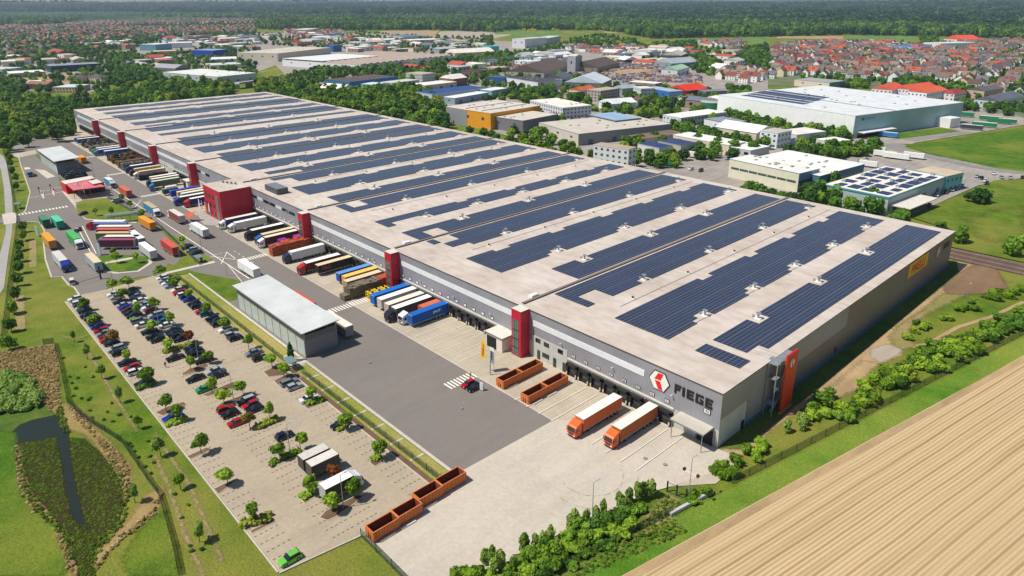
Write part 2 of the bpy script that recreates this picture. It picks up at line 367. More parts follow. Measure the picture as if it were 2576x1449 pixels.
sheet('car_park', [(-94.8, 34.1), (-94, 39.1), (-92.7, 48.7), (-95, 66.1), (-158, 66.1), (-158, 68), (-162.5, 68), (-162.5, 66.3), (-246, 66.3), (-252.7, 61.8), (-250.7, 46.1), (-251.5, 38.6), (-248.7, 34)], A_, pavers)
sheet('footway', rect(-161.8, 66.2, -158, 72.3), A_+.04, kerbm)
lw = A_+.06
for k in range(6): sheet('verge', rect(-94.5-0, 0, -94, .1), .01, kerbm) if 0 else None
sheet('mulch_strip', rect(-158, 66.2, -93.5, 67.6), A_+.02, brownsoil)
sheet('lawn_strip', [(-94.5, 67.6), (-94.5, 71.3), (-158, 71.3), (-158, 67.6)], A_+.02, mk_grass('dry_lawn', hexc('#728e28'), hexc('#969c44'), hexc('#b8a868'), .5, 1.2))
sheet('lawn_strip', rect(-246, 66.4, -161.8, 71.3), A_+.02, MC['dry_lawn'])
sheet('lawn_strip', [(-252, 64), (-246, 71.5), (-212, 71.5), (-212, 83), (-225, 83.3), (-246, 74), (-262, 70)], A_+.05, g_lawn)
for k in range(9): tag(MB().box(-104-7.6*k, 67.8, A_+.02, -104.5-7.6*k, 71.2, A_+.06).build('drain_strip', kerbm), None, None, None, 'structure')
sheet('lawn', GP('01 760 620 850 565 1075 545 1370 690 1440 735 1380 790 870 755 790 700'), A_+.12, g_lawn)
sheet('lawn', GP('01 1000 1130 1250 1120 1480 1140 1500 1190 1380 1270 1180 1295 1070 1280 1000 1180'), A_+.12, g_lush)
sheet('lawn', GP('01 1600 850 1900 1010 2020 1100 2160 1180 1700 1275 1860 1120 1700 960'), A_+.08, g_lawn)
sheet('lawn', GP('01 350 110 380 105 480 215 620 360 640 430 610 440 590 330'), A_+.05, g_lawn)
sheet('footway', GP('01 1690 1290 2150 1180 2170 1200 1540 1345'), A_+.12, kerbm)
sheet('canopy_forecourt', GP('01 640 480 1060 440 1130 500 1075 545 850 565 740 600'), A_+.04, concrete)
sheet('footway', GP('01 1060 1195 1290 1150 1380 1140 1390 1150 1230 1185 1060 1212'), A_+.16, kerbm)
sheet('footway', GP('01 350 255 450 265 560 330 475 350'), A_+.06, kerbm)
sheet('road_shoulder', GP('01 100 110 360 60 370 100 180 140'), A_+.02, concrete)
sheet('access_road', GP('00 150 1449 330 1395 350 1449|01 180 95|01 100 110'), A_-.02, asphalt2)
sheet('public_road', GP('01 0 100 40 130 80 230 110 420 128 640 130 790 120 900 90 1080 40 1449|02 0 60 -200 400|01 -60 1449 -30 1200 30 1000 60 880 50 640 40 440 10 260 -40 150'), .08, pathm)
sheet('crossing_slab', GP('01 20 710 120 690 170 700 160 800 40 815'), .14, kerbm)
# meadow with pond, left foreground
sheet('reed_bank', GP('02 -60 650 440 580 545 560 580 700 590 900 610 1150 560 1280 400 1200 200 1000 -60 860'), .05, g_reed)
sheet('bank_grass', GP('02 -60 860 250 900 420 1150 560 1290 330 1330 190 1390 120 1449 -60 1449'), .055, g_verge)
sheet('reed_bank', GP('02 620 1150 760 1200 900 1360 1000 1449|03 1150 150 1300 350 1320 600 1250 700 1150 420 980 150 850 20|02 640 1400'), .07, g_reed)
sheet('reed_bank', GP('03 1640 560 1600 760 1400 900 1180 1100 1050 1260 940 1360 980 1230 1150 1060 1330 860 1480 640'), .08, g_reed)
sheet('reed_bank', GP('03 150 130 230 200 250 500 380 720 560 870 650 1020 700 1180 800 1400 740 1449 650 1200 540 960 380 800 240 620 170 420'), .08, g_reed)
pw = NT('pond_water'); pw.col(hexc('#262e24')); pw.set(.22, 0, .3); pw.bump(pw.noise(1.5, 3), .15, .05)
wf = GP('02 130 1449 200 1380 330 1330 560 1280 620 1330 690 1449|03 690 60 720 300 790 560 840 860 900 960 940 1300 900 1449 780 1449 800 1300 740 1000 690 900 640 560 600 300 560 100 200 120')
sheet('pond', wf, .09, pw.mat)
marsh = mk_grass('marsh_plants', hexc('#3c4c18'), hexc('#33321e'), hexc('#463a28'), .5, 1.6)
sheet('marsh', GP('03 800 1000 900 1000 930 1100 930 1440 800 1440 790 1150'), .1, marsh)
sheet('marsh', GP('03 180 120 560 60 610 300 660 640 720 860 820 1000 860 1300 760 1300 700 1100 560 860 330 600 230 300'), .12, marsh)
sheet('marsh', GP('03 700 60 850 80 1010 220 1190 470 1230 700 1190 880 1060 1000 980 1130 930 1100 860 880 790 600 730 330'), .12, marsh)
sheet('bank_grass', GP('03 0 0 140 20 170 300 230 600 420 840 640 1000 700 1250 620 1449 -300 1449 -300 0'), .1, g_lush)
sheet('bank_grass', GP('03 1400 1000 1640 800 1780 1200 1800 1449 1300 1449 1250 1250'), .1, g_lush)
for s in ('02 1380 1449 1150 1090 960 760 860 600', '03 2230 1300 2130 1060 1900 520 1720 260 1560 20', '03 2050 1449 1850 1000 1700 560 1560 240', '02 620 480 760 520 900 470'): sheet('worn_strip', strip(GP(s), .5), .05, g_worn)
for s in ('01 330 960 330 1240', '02 200 80 205 420'): sheet('worn_strip', strip(GP(s), 2.4), .05, g_worn)
sheet('shaded_verge', [(-62, 119), (-58.2, 122), (-57.6, 270), (-62, 283)], .16, g_verge)  # dark grass as wide as the end wall's shadow, deepening that band by colour
for cx_, cy_, r_, a0_, a1_ in ((-75, 92, 6.5, -1.9, 1.1), (-74.2, 91.4, 9.2, -1.6, .9)):
    sheet('tyre_mark', strip([(cx_+r_*math.cos(a0_+(a1_-a0_)*k/14), cy_+r_*math.sin(a0_+(a1_-a0_)*k/14)) for k in range(15)], .1), A_+.14, mk_paved('tyre_worn_concrete', '#c6baa4', None, stain=.2))
# right-hand side: dirt track, verge, field
tr = GP('31 1980 1205 2250 1240 2300 1330 2150 1400|32 1900 90 1500 250 1290 400 1340 560 1340 680 1130 760 960 760 700 980 640 1050 430 1160 200 1300 0 1440|23 2440 200 2210 250')
sheet('dirt_track', [(-62, 283)]+tr+[(-61, 118.5), (-61.9, 200)], .06, dirt)
sheet('bare_patch', GP('31 2060 1230 2250 1190 2400 1449|32 2150 60 1800 60 1760 -60'), .09, mk_paved('brown_soil_patch', '#8f7458', None, stain=.3, fine=2))
sheet('bare_patch', GP('32 420 1130 640 1020 760 900 950 740 1100 760 1000 860 930 940 960 1000 800 1060 700 1100 560 1090'), .085, dirt)
sheet('bare_patch', GP('32 1230 500 1330 380 1560 230 1760 60 2000 60 1700 210 1480 330 1380 480 1500 600 1300 620'), .087, g_worn)
sheet('gravel_patch', GP('32 1050 620 1200 570 1340 620 1300 680 1140 750 1030 700'), .09, gravel)
sheet('wheel_track', strip(GP('32 1250 600 1600 570 1900 400 2250 290 2576 140'), 1.3), .08, dirt)
sheet('ditch_bank', GP('23 1560 620 1720 720 1600 850 1770 1000 1400 1190 1000 1360 700 1449 500 1449 1150 1120 1300 900'), .08, g_worn)
b0 = Vector((-54.3, 75.9)); b1 = Vector((-26.7, 215.3)); bd = (b1-b0).normalized(); bn = Vector((bd.y, -bd.x))
q0 = b0-bd*120; q1 = b1+bd*600
sheet('field', [tuple(q0), tuple(q1), tuple(q1+bn*600), tuple(q0+bn*600)], .12, field)
sheet('verge', [tuple(q0-bn*5.2), tuple(q1-bn*5.2), tuple(q1+bn*.3), tuple(q0+bn*.3)], .10, mk_grass('fresh_verge', hexc('#4c7a1c'), hexc('#66902a'), hexc('#8f9c40'), .49, 1.3))
sheet('bare_headland', [tuple(q0+bn*.2), tuple(q1+bn*.2), tuple(q1+bn*1.8), tuple(q0+bn*1.8)], .14, dirt)
# kerbs, painted lines
def kerb(pts, w=.3, h=.13, z0=A_):
    m = MB(); s = strip(pts, w); n = len(pts)
    for i in range(n-1): m.prism([s[i], s[i+1], s[2*n-2-i], s[2*n-1-i]], z0-.05, z0+h)
    tag(m.build('kerb', kerbm), None, None, None, 'structure')
kerb([(-94.2, 71.9), (-158, 71.9)], .7); kerb([(-162, 71.9), (-246, 71.9)], .7); kerb([(-94.9, 33.9), (-248.7, 33.9)], .25)
kerb([(-94.6, 34), (-93.9, 39.2), (-92.6, 48.7)], .25); kerb([(-94.8, 66.2), (-158, 66.2)], .2)
kerb(GP('01 180 95 205 200 305 490 262 660 240 700'), .5); kerb(GP('01 270 785 400 790 450 880 440 1000 460 1170 520 1345 625 1340 690 1420|02 750 0 800 75'), .5)
kerb(GP('01 640 480 760 620 870 760 1380 795'), 1.2, .12); kerb(GP('01 1480 1170 1520 1200 1390 1285 1180 1303 1060 1280'), 1.4, .12)
kerb([(-93.4, 100.2), (-600, 100.2)], .25, .05, A_+.03)
def line(pts, w=.15, z=A_+.12): sheet('road_marking', strip(pts, w), z, markw)
def lines_obj(rects, z):
    z += .05
    m = MB()
    for (x0, y0, x1, y1) in rects: m.add([(x0, y0, z), (x1, y0, z), (x1, y1, z), (x0, y1, z)], [(0, 1, 2, 3)])
    tag(m.build('road_marking', markw), None, None, None, 'structure')
for cx_ in (-122, -182.3, -245.6, -307, -368.5, -430, -491.5):
    lines_obj([(cx_-1.7, 91.6+1.02*k, cx_+1.7, 92.1+1.02*k) for k in range(9)], A_+.07)
lines_obj([(-184, 100.7+1.02*k, -180.6, 101.15+1.02*k) for k in range(7)], A_+.08)
lines_obj([(-376+0, 41+1.35*k, -373, 41.7+1.35*k) for k in range(15)], A_+.07)
lines_obj([(x-.08, 99.5, x+.08, 116.5) for k in range(10) for x in (-105.8+4.05*k,)], A_+.19)
lines_obj([(x-.07, 101.5, x+.07, 116.5) for s in range(1, 7) for k in range(13) for x in (-62-61.5*s-6.2-4.05*k,)], A_+.115)
for a in ('01 1425 565 1360 640', '01 2285 1095 2225 1215', '01 2150 1120 2285 1095 2370 1160', '01 2120 1135 2370 1170', '01 800 880 910 1090', '01 830 830 970 1110'): line(GP(a), .3)
line([(-411, 85.4), (-226, 85.4)], .35); line([(-245, 85.4), (-226, 82.5), (-214, 80)], .2)
line(GP('01 295 548 640 482'), .4)
for k in range(5): line([(-258+4*k, 93), (-256+4*k, 93)], .2)
m = MB()
for col, (ya, yb) in enumerate([(34.2, 39.2), (44.4, 49.1), (49.4, 54.2), (61, 66)]):
    for k in range(62):
        x = -95.6-2.5*k
        for j in range(5):
            y = ya+(yb-ya)*(j+.25)/5; m.add([(x-.08, y, 0), (x+.08, y, 0), (x+.08, y+.5, 0), (x-.08, y+.5, 0)], [(0, 1, 2, 3)])
o = m.build('parking_bay_marking', M('bay_stones', '#6e665a', .8, 0, 0)); o.location.z = A_+.06; tag(o, None, None, None, 'structure')
# ------------------------------------------------------------------ hills
def hills():
    nr, na = 46, 150; v = []; a0, a1 = math.radians(72), math.radians(190)
    for i in range(nr):
        r = 3600*(14500/3600)**(i/(nr-1))
        for j in range(na):
            a = a0+(a1-a0)*j/(na-1); x, y = r*math.cos(a), r*math.sin(a)
            t = max(0, (r-3700)/9500); base = 75*min(1, t)**.8
            nz = 9*math.sin(x*.0011+1)*math.cos(y*.0013)+6*math.sin(x*.0027+y*.0019)+4*math.sin(y*.005-x*.003)
            px = PR(x, y)[0]; edge = max(0, 1-(px+100)/650)*14+max(0, (px-2500)/600)*12+max(0, 1-abs(px-1050)/260)*8
            zz = base+nz*min(1, t*2.2)+edge*min(1, t*1.5)
            v.append((x, y, min(zz, 98)+(-2 if i == 0 else 0)))
    f = [(i*na+j, i*na+j+1, (i+1)*na+j+1, (i+1)*na+j) for i in range(nr-1) for j in range(na-1)]
    n = NT('forested_hills'); q = n.noise(.012, 6, .75); b = n.noise(.0012, 4, .6)
    c = n.mix(n.ramp(b, [(.4, (0, 0, 0)), (.62, (1, 1, 1))]), hexc('#2c4c2a'), hexc('#4c6c34'))
    n.col(n.mix(1., c, n.ramp(q, [(.3, (.5, .5, .5)), (.7, (1.4, 1.4, 1.4))]), 'MULTIPLY')); n.set(1, 0, .05); n.bump(q, 1, 25)
    m = MB(); m.add(v, f); o = m.build('hills', n.mat, smooth=True); tag(o, None, None, None, 'structure')
    return v, nr, na, a0, a1
HV, HNR, HNA, HA0, HA1 = hills()
def hill_z(x, y):
    r = math.hypot(x, y)
    if r < 3600: return 0
    a = math.atan2(y, x) % (2*PI); i = math.log(r/3600)/math.log(14500/3600)*(HNR-1); j = (a-HA0)/(HA1-HA0)*(HNA-1)
    i = min(max(int(i), 0), HNR-1); j = min(max(int(j), 0), HNA-1); return max(0, HV[i*HNA+j][2]-1)
# ------------------------------------------------------------------ the long warehouse
X0, X1, Y0, Y1, HT = -62., -622., 118.4, 273.4, 13.5
DIV = [-123.4, -184.9, -246., -307.5, -368., -430., -491.3, -553.]
wh = thing('warehouse', 'very long grey warehouse with red towers and a roof full of solar panels', 'warehouse')
m = MB()
m.add([(X0, Y0, 4.6), (X1, Y0, 4.6), (X1, Y0, HT), (X0, Y0, HT)], [(1, 0, 3, 2)], 0)
m.add([(X0, Y0, 7.1), (X0, 130, 7.1), (X0, 130, 0), (X0, 154, 0), (X0, 154, 7.4), (X0, 183, 7.4), (X0, 183, HT), (X0, Y0, HT)], [tuple(range(8))], 0)
m.add([(X0, 154, 0), (X0, Y1, 0), (X0, Y1, HT), (X0, 183, HT), (X0, 183, 7.4), (X0, 154, 7.4)], [tuple(range(6))], 1)
m.add([(X1, Y0, 0), (X1, Y1, 0), (X1, Y1, HT), (X1, Y0, HT), (X0, Y1, 0), (X0, Y1, HT)], [(1, 0, 3, 2), (4, 1, 2, 5)], 0)
m.build('wall', [wall_grey, wall_dark], wh)
m = MB(); m.box(X0-.02, Y0+.04, 0, X1+.1, Y0+1, 4.6); m.box(X0-.03, Y0+.04, 4.6, X0-1, 129.9, 7.1)
m.box(X0-1, Y0+1.1, 0, X0-.03, 129.9, 4.6)
m.box(-118.7, Y0-.12, 0, -105.9, Y0+.02, 6.6); m.box(-400.6, Y0-.12, 0, -427, Y0+.02, 6.2); m.box(-616, Y0-.1, 0, -622, Y0+.02, 7)
m.box(-66, Y0-.14, 0, -73, Y0+.02, 4.6)
m.build('concrete_base', conc_wall, wh)
m = MB(); m.prism([(X0+.2, Y0-.2), (X0+.2, Y1+.2), (X1-.2, Y1+.2), (X1-.2, Y0-.2)], HT-.02, HT+.22, 1, 0)
m.build('roof', [roof_mem, M('roof_edge_metal', '#5a5450', .5, .3, .05)], wh)
for d in DIV: MB().box(d-.45, Y0+1, HT+.2, d+.45, Y1-.3, HT+.62, 0, 1).build('fire_wall', [M('fire_wall_dark', '#5f5049', .7, 0, .1), M('fire_wall_cap', '#8b7f7a', .5, .2, .1)], wh)
MB().box(X0+.02, 130.2, 0, X0+.3, Y1, 1.15).build('plinth_rail', M('blue_grey_trim', '#4d7286', .4, .2, .05), wh)
# light bands of the facade
bands = [(-118.4, -81.9, 1), (-180, -126, 1), (-241.8, -187, 1), (-297, -250, 0), (-364, -345, 0), (-426, -371, 1), (-488, -432.5, 1), (-550, -494, 1), (-612, -556, 1)]
for a, b, w in bands:
    if w: MB().box(a, Y0-.16, 9.3, b, Y0+.05, 10.9).build('light_band', M('polycarbonate_band', '#dfe2e4', .4, 0, .05, .5), wh)
    else:
        for k in range(int((b-a)/6)): MB().box(a+6*k, Y0-.1, 9.4, a+6*k+5.2, Y0+.05, 10.6).build('strip_window', glassw if k % 3 == 1 else glass, wh)
for k in range(9):
    a = X0-61.5*k-(3 if k == 0 else 3.4); b = X0-61.5*(k+1)+2.2
    for (p, q) in ([(-105.8, -73.4)] if k == 0 else [(a-1, b)]):
        MB().box(p, Y0-.22, 4.3, q, Y0+.02, 4.75).build('fascia_strip', offw, wh)
# dock shelters
docks = []
def dock(x, num=None):
    o = MB()
    o.box(x-1.85, Y0-.9, .9, x-1.3, Y0, 3.7); o.box(x+1.3, Y0-.9, .9, x+1.85, Y0, 3.7); o.box(x-1.85, Y0-.9, 3.1, x+1.85, Y0, 3.75)
    o.box(x-1.3, Y0-.12, .9, x+1.3, Y0-.02, 3.1)
    o.box(x-1.85, Y0-.9, .1, x-1.3, Y0, .9); o.box(x+1.3, Y0-.9, .1, x+1.85, Y0, .9); o.box(x-1.3, Y0-.5, .1, x+1.3, Y0, .9); o.box(x-1.5, Y0-1.2, .1, x+1.5, Y0-.9, .35, 1); o.box(x-1.7, Y0-1.05, .5, x-1.35, Y0-.9, 1.3, 1); o.box(x+1.35, Y0-1.05, .5, x+1.7, Y0-.9, 1.3, 1)
    s = o.build('dock_shelter', [M('dock_shelter_black', '#2d2b2b', .7, 0, .15), M('dock_bumper', '#c9c1b0', .8, 0, .1)], wh)
    MB().box(x-1.1, Y0-.2, 1., x+1.1, Y0-.13, 2.9).build('dock_door', M('dock_door_grey', '#4a4d50', .5, .2, .2, 2), s)
    f = MB(); f.box(x-.62, Y0-.1, 5.35, x+.62, Y0+.01, 6.25).box(x-.5, Y0-.14, 5.47, x+.5, Y0-.04, 6.13, 1)
    f.build('number_sign', [black, white], wh)
    if num: text(str(num), (x, Y0-.17, 5.78), .62, black, wh, 'sign_number', (PI/2, 0, 0))
def text(s, loc, size, mat, parent=None, name='lettering', rot=(PI/2, 0, 0), ext=.01, off=.012, align='CENTER'):
    c = bpy.data.curves.new(name, 'FONT'); c.body = s; c.size = size; c.extrude = ext; c.offset = off*size
    c.align_x = align; c.align_y = 'CENTER'; c.resolution_u = 2; c.materials.append(mat)
    q = bpy.data.objects.new(name, c); C.objects.link(q); bpy.context.view_layer.update()
    me = bpy.data.meshes.new_from_object(q.evaluated_get(bpy.context.evaluated_depsgraph_get())); bpy.data.objects.remove(q)
    if not me.materials: me.materials.append(mat)
    o = bpy.data.objects.new(name, me); C.objects.link(o); o.location = loc; o.rotation_euler = rot
    if parent: o.parent = parent
    return o
for k in range(8): dock(-103.7+4.05*k, 84+k)
for s, (a, n) in {1: (-179.6, 12), 2: (-241.3, 14), 3: (-302, 0), 4: (-360, 0), 5: (-398.5, 7), 6: (-486, 13), 7: (-548, 13), 8: (-607, 12)}.items():
    for k in range(n): dock(a+4.05*k)
for k in range(13): dock(-294+4.05*k) if -294+4.05*k < -249 else None
# office windows and doors in the concrete infill
for (a, b, c_, d) in [(-117.4, -115.6, 5, 6.2), (-114.3, -112.4, 4.9, 6.1), (-109.2, -107.4, 4.9, 6.1), (-114.8, -112.3, 1.5, 2.8)]:
    w = MB().box(a, Y0-.2, c_, b, Y0-.05, d).build('window', darkm, wh)
    MB().box(a+.12, Y0-.24, c_+.12, (a+b)/2-.05, Y0-.15, d-.12).box((a+b)/2+.05, Y0-.24, c_+.12, b-.12, Y0-.15, d-.12).build('pane', glass, w)
for a in (-116.7, -110.8, -107.4): MB().box(a, Y0-.2, 0, a+1.1, Y0-.05, 2.8).build('door', M('dark_green_door', '#39433f', .5), wh)
MB().box(X0-.02, 128.1, 0, X0+.12, 129.3, 2.4).build('door', glass, wh)
MB().box(X0-.02, 177, 0, X0+.12, 178.2, 2.9).build('door', M('red_door', '#6a2a22', .5), wh)
for k, (a, n) in enumerate([(-425, 6), (-417, 6)]):
    for j in range(2): MB().box(a+8*0+j*3.5, Y0-.2, 3.6, a+j*3.5+1.6, Y0-.05, 5).build('window', darkm, wh)
roof_sheet = mk_corr('sheet_canopy_roof', '#c9c3b4', .5, 0, .2, .8, 0)
# loading gate with canopy at the near end
MB().box(-67.4, Y0-.2, 0, -62.8, Y0+.04, 4.1).box(-67., Y0-.3, .02, -63.2, Y0-.15, 3.9, 1).build('loading_gate', [midm, black], wh)  # black inset paints the dark interior of the open gateway
c = MB(); c.box(-71.6, Y0-4.2, 4.5, -63.2, Y0-.05, 4.9, 1, 0); c.build('gate_canopy', [roof_sheet, midm], wh)
for a in (-71.2, -63.6): MB().cyl((a, Y0-3.9, 0), (a, Y0-3.9, 4.5), .1).build('canopy_post', midm, wh)
text('92', (-65.1, Y0-.17, 7.9), .9, black, wh, 'sign_number'); MB().box(-66, Y0-.13, 7.3, -64.3, Y0+.01, 8.5).box(-65.85, Y0-.155, 7.42, -64.45, Y0-.04, 8.38, 1).build('number_sign', [black, white], wh)
for x in (-128.5, -369): # white loading bays beside two towers
    c = MB(); c.box(x-3.6, Y0-5, .1, x+3, Y0, 4.2, 0, 1); c.box(x-3.9, Y0-5.3, 4.2, x+3.3, Y0, 4.6, 2, 1); c.build('loading_bay', [offw, offw, midm], wh)
    MB().box(x-3.2, Y0-5.12, .2, x+.6, Y0-4.95, 3.6).build('roller_door', black, wh)
# logo and name on the facade
LX, LZ, LR = -77.7, 9.95, 2.75
def hexa(r, y, mi, m): m.add([(LX+r*math.cos(PI/3*k+PI/6*0)*1.0, y, LZ+r*math.sin(PI/3*k)*.98) for k in range(6)], [(0, 1, 2, 3, 4, 5)], mi)
def slab(pts, y0, y1, mi, m):
    n = len(pts); a = sum(pts[i-1][0]*pts[i][1]-pts[i][0]*pts[i-1][1] for i in range(n))
    if a < 0: pts = pts[::-1]
    v = [(p[0], y0, p[1]) for p in pts]+[(p[0], y1, p[1]) for p in pts]
    m.add(v, [tuple(range(n))]+[((i+1) % n, i, n+i, n+(i+1) % n) for i in range(n)], mi)
def logo(name, parent, tf, sc=1.):
    m = MB(); h = [(math.cos(PI/3*k), math.sin(PI/3*k)) for k in range(6)]
    slab([(a*2.9*sc, b*2.75*sc) for a, b in h], -.1, 0, 0, m); slab([(a*2.65*sc, b*2.5*sc) for a, b in h], -.16, -.08, 1, m)
    slab([(p*sc, q*sc) for p, q in [(-.35, 2.), (1.05, 2.1), (.4, .35), (-1.35, .2)]], -.21, -.12, 2, m)
    slab([(p*sc, q*sc) for p, q in [(-1.15, -.1), (.3, 0.0), (1.1, -2.05), (-.2, -2.0)]], -.21, -.12, 2, m)
    m.v = [tf(*v) for v in m.v]; return m.build(name, [M('logo_black', '#1c1c1e', .5, 0, 0), white, M('logo_red', '#e2231a', .5, 0, 0)], parent)
logo('emblem', wh, lambda x, y, z: (x+LX, y+Y0-.03, z+LZ))
GL = {'F': [(0, 0, .3, 1), (.3, .76, 1, 1), (.3, .4, .85, .62)], 'I': [(0, 0, .33, 1)],
      'E': [(0, 0, .3, 1), (.3, .78, 1, 1), (.3, .39, .9, .61), (.3, 0, 1, .22)],
      'G': [(0, 0, .3, 1), (.3, .78, 1, 1), (.3, 0, 1, .22), (.72, .22, 1, .52), (.55, .38, .72, .58)]}
for ch, x, w in [('F', -73.6, 1.6), ('I', -71.6, 1.8), ('E', -70.45, 1.75), ('G', -68.2, 1.9), ('E', -65.8, 1.75)]:
    m = MB()
    for a, b, c_, d in GL[ch]: m.box(x+a*w, Y0-.18, 8.85+b*2.2, x+c_*w, Y0+.01, 8.85+d*2.2)
    m.build('letter', M('letter_black', '#1f1e20', .5, 0, 0), wh)
# east wall signs
MB().box(X0+.02, 228.8, 8.1, X0+.12, 246.8, 12.8).build('banner', M('yellow_banner', '#f0b41c', .5, 0, .05), wh)
text('PIRELLI', (X0+.15, 237.8, 10.2), 4.1, M('banner_red', '#c8321c', .5, 0, 0), wh, 'banner_lettering', (PI/2, 0, PI/2), .01, .02)
logo('emblem', wh, lambda x, y, z: (X0+.03-y, x*.62+257.4, z*.85+10.1))
text('FIEGE', (X0+.15, 266, 10.2), 2.6, M('letter_dark', '#2a2826', .6, 0, 0), wh, 'wall_lettering', (PI/2, 0, PI/2), .01, .03)
# towers
for i, d in enumerate([-121.65, -183.1, -244.4, -366.2, -428.6, -491.2, -553.6]):
    a, b, yf = d-1.85, d+1.85, 115.1
    t = MB().box(a, yf, 0, b, Y0-.02, HT+.35, 0, 1).build('stair_tower', [red_clad, offw], wh)
    MB().box(a+.55, yf-.06, .5, b-.95, yf+.05, 10.9).build('tower_glazing', glass_g, t)
    for z in (2.6, 5.2, 7.8): MB().box(a+.5, yf-.1, z, b-.9, yf-.02, z+.3).build('glazing_bar', darkm, t)
    for x in (a+1.2, a+1.9): MB().box(x-.04, yf-.1, .5, x+.04, yf-.02, 10.9).build('glazing_bar', darkm, t)
# red office block in the middle of the facade
ro = MB().box(-316.4, 104.3, 0, -297, Y0-.02, HT+.6, 0, 1).build('office_block', [red_clad, roof_mem], wh)
MB().box(-316.2, 104.5, HT+.61, -297.2, 118, HT+.65).build('flat_roof', roof_mem, ro)
MB().box(-302.4, 104.15, .6, -299.2, 104.4, 11.5).build('stair_glazing', glass_g, ro)
for z in (1.4, 5.2, 9.2):
    for x in (-314.5, -310.8, -306.6): MB().box(x, 104.14, z, x+1.9, 104.35, z+1.7).build('window', glass, ro)
MB().box(-288, 121, HT+.3, -276, 126, HT+2.8, 1, 0).build('plant_room', [midm, M('dark_louvre', '#565a5c', .5, .3)], wh)
for k in range(4): MB().cyl((-312+2.2*k, 112+k, HT+.6), (-312+2.2*k, 112+k, HT+1.5), .5).build('roof_fan', midm, ro)
# solar fields
NY = [157., 192.5, 228., 264.2]; NR = [148.5, 174.5, 200.2, 227.6, 256.]
SOL = [[(-65, -76.4, 'L'), (-84, -100.5, 'R5'), (-109.8, -121.9, 'r')], [(-124.8, -135.8, 'L'), (-144.3, -161, 'Rm'), (-170, -183.3, 'r')],
       [(-186, -197, 'L'), (-205.6, -214.8, 'R5'), (-231.5, -243.8, 'r')], [(-248, -258.2, 'L'), (-267, -283.5, 'Rm'), (-292, -305.5, 'r')],
       [(-309, -319.5, 'L'), (-327, -343.5, 'Rm'), (-352, -366.3, 'r')], [(-369.8, -379, 'L'), (-387, -404.5, 'Rm'), (-413.5, -428.3, 'r')],
       [(-431.8, -441.5, 'L'), (-457.5, -464.7, ''), (-476, -489.8, 'r')], [(-493, -503, 'L'), (-510, -523, 'Rm'), (-536, -551, 'r')],
       [(-555, -566, 'L'), (-577, -587, 'R'), (-599, -613, 'R')]]
for si, sec in enumerate(SOL):
    for ti, (xr, xl, kind) in enumerate(sec):
        ya = 130.3; yb = 268.5; n = MB(); cuts = []   # cuts: (y0,y1,xr',xl')
        for y in (NR if kind == 'R5' else NY):
            if kind == 'L' and y < 262: cuts.append((y-2.8, y+2.8, xr, xl+3.4))
            if kind[:1] == 'R': cuts.append((y-2.6, y+2.6, xr-3.3, xl)); cuts.append((y-5.4, y-2.6, xr-1.7, xl))
            if kind == 'r': cuts.append((y-2.4, y+2.4, xr-2.3, xl))
        if kind == 'Rm':
            for y in (144., 171, 198.6, 225, 252): cuts.append((y-2.4, y+4.6, xr, xl+1.8))
        if kind in ('R', 'R5'):
            for y in (171., 198.6, 225, 252): cuts.append((y-2, y+3.8, xr, xl+1.8))
        if si == 0 and ti == 0: ya = 138; cuts += [(138, 143.5, xr-2.5, xl)]; n.box(-64.9, 130.2, HT+.3, -76.4, 135, HT+.42)
        if si == 0 and ti == 1: cuts += [(133, 140, xr-3.4, xl)] if 0 else [(147.5, 149, xr, xl+.0)]
        if si == 0 and ti == 2: cuts += [(133.5, 141, xr-6.5, xl)]
        if si == 1 and ti == 0: ya = 143.5
        if si == 1 and ti == 2: cuts += [(130, 134, xr-9, xl), (134, 141, xr-2.5, xl+6)] ; ya = 131
        if si == 2 and ti == 0: cuts += [(136, 143, xr-7, xl)]
        if si == 2 and ti == 2: cuts += [(134.5, 141, xr-8.5, xl)] if 0 else [(134.5, 141.5, xr, xl+7.5)]
        if si == 2 and ti == 1: cuts += [(134, 147, xr-4, xl)]
        if si >= 3 and si < 8: ya = 131 if ti else 134.5
        if si in (4, 7) and ti == 0: cuts += [(134, 150, xr-5, xl)]
        if si == 3 and ti == 2: cuts += [(131, 139, xr-9, xl)]
        if si == 4: ya = max(ya, 131.5); 
        ev = sorted({ya, yb}|{v for c_ in cuts for v in c_[:2] if ya < v < yb})
        for p, q in zip(ev[:-1], ev[1:]):
            r_, l_ = xr, xl
            for c_ in cuts:
                if c_[0] <= (p+q)/2 <= c_[1]: r_ = min(r_, c_[2]); l_ = max(l_, c_[3])
            if r_-l_ > .8: n.box(l_, p, HT+.3, r_, q, HT+.42)
        n.build('solar_array', solar, wh)
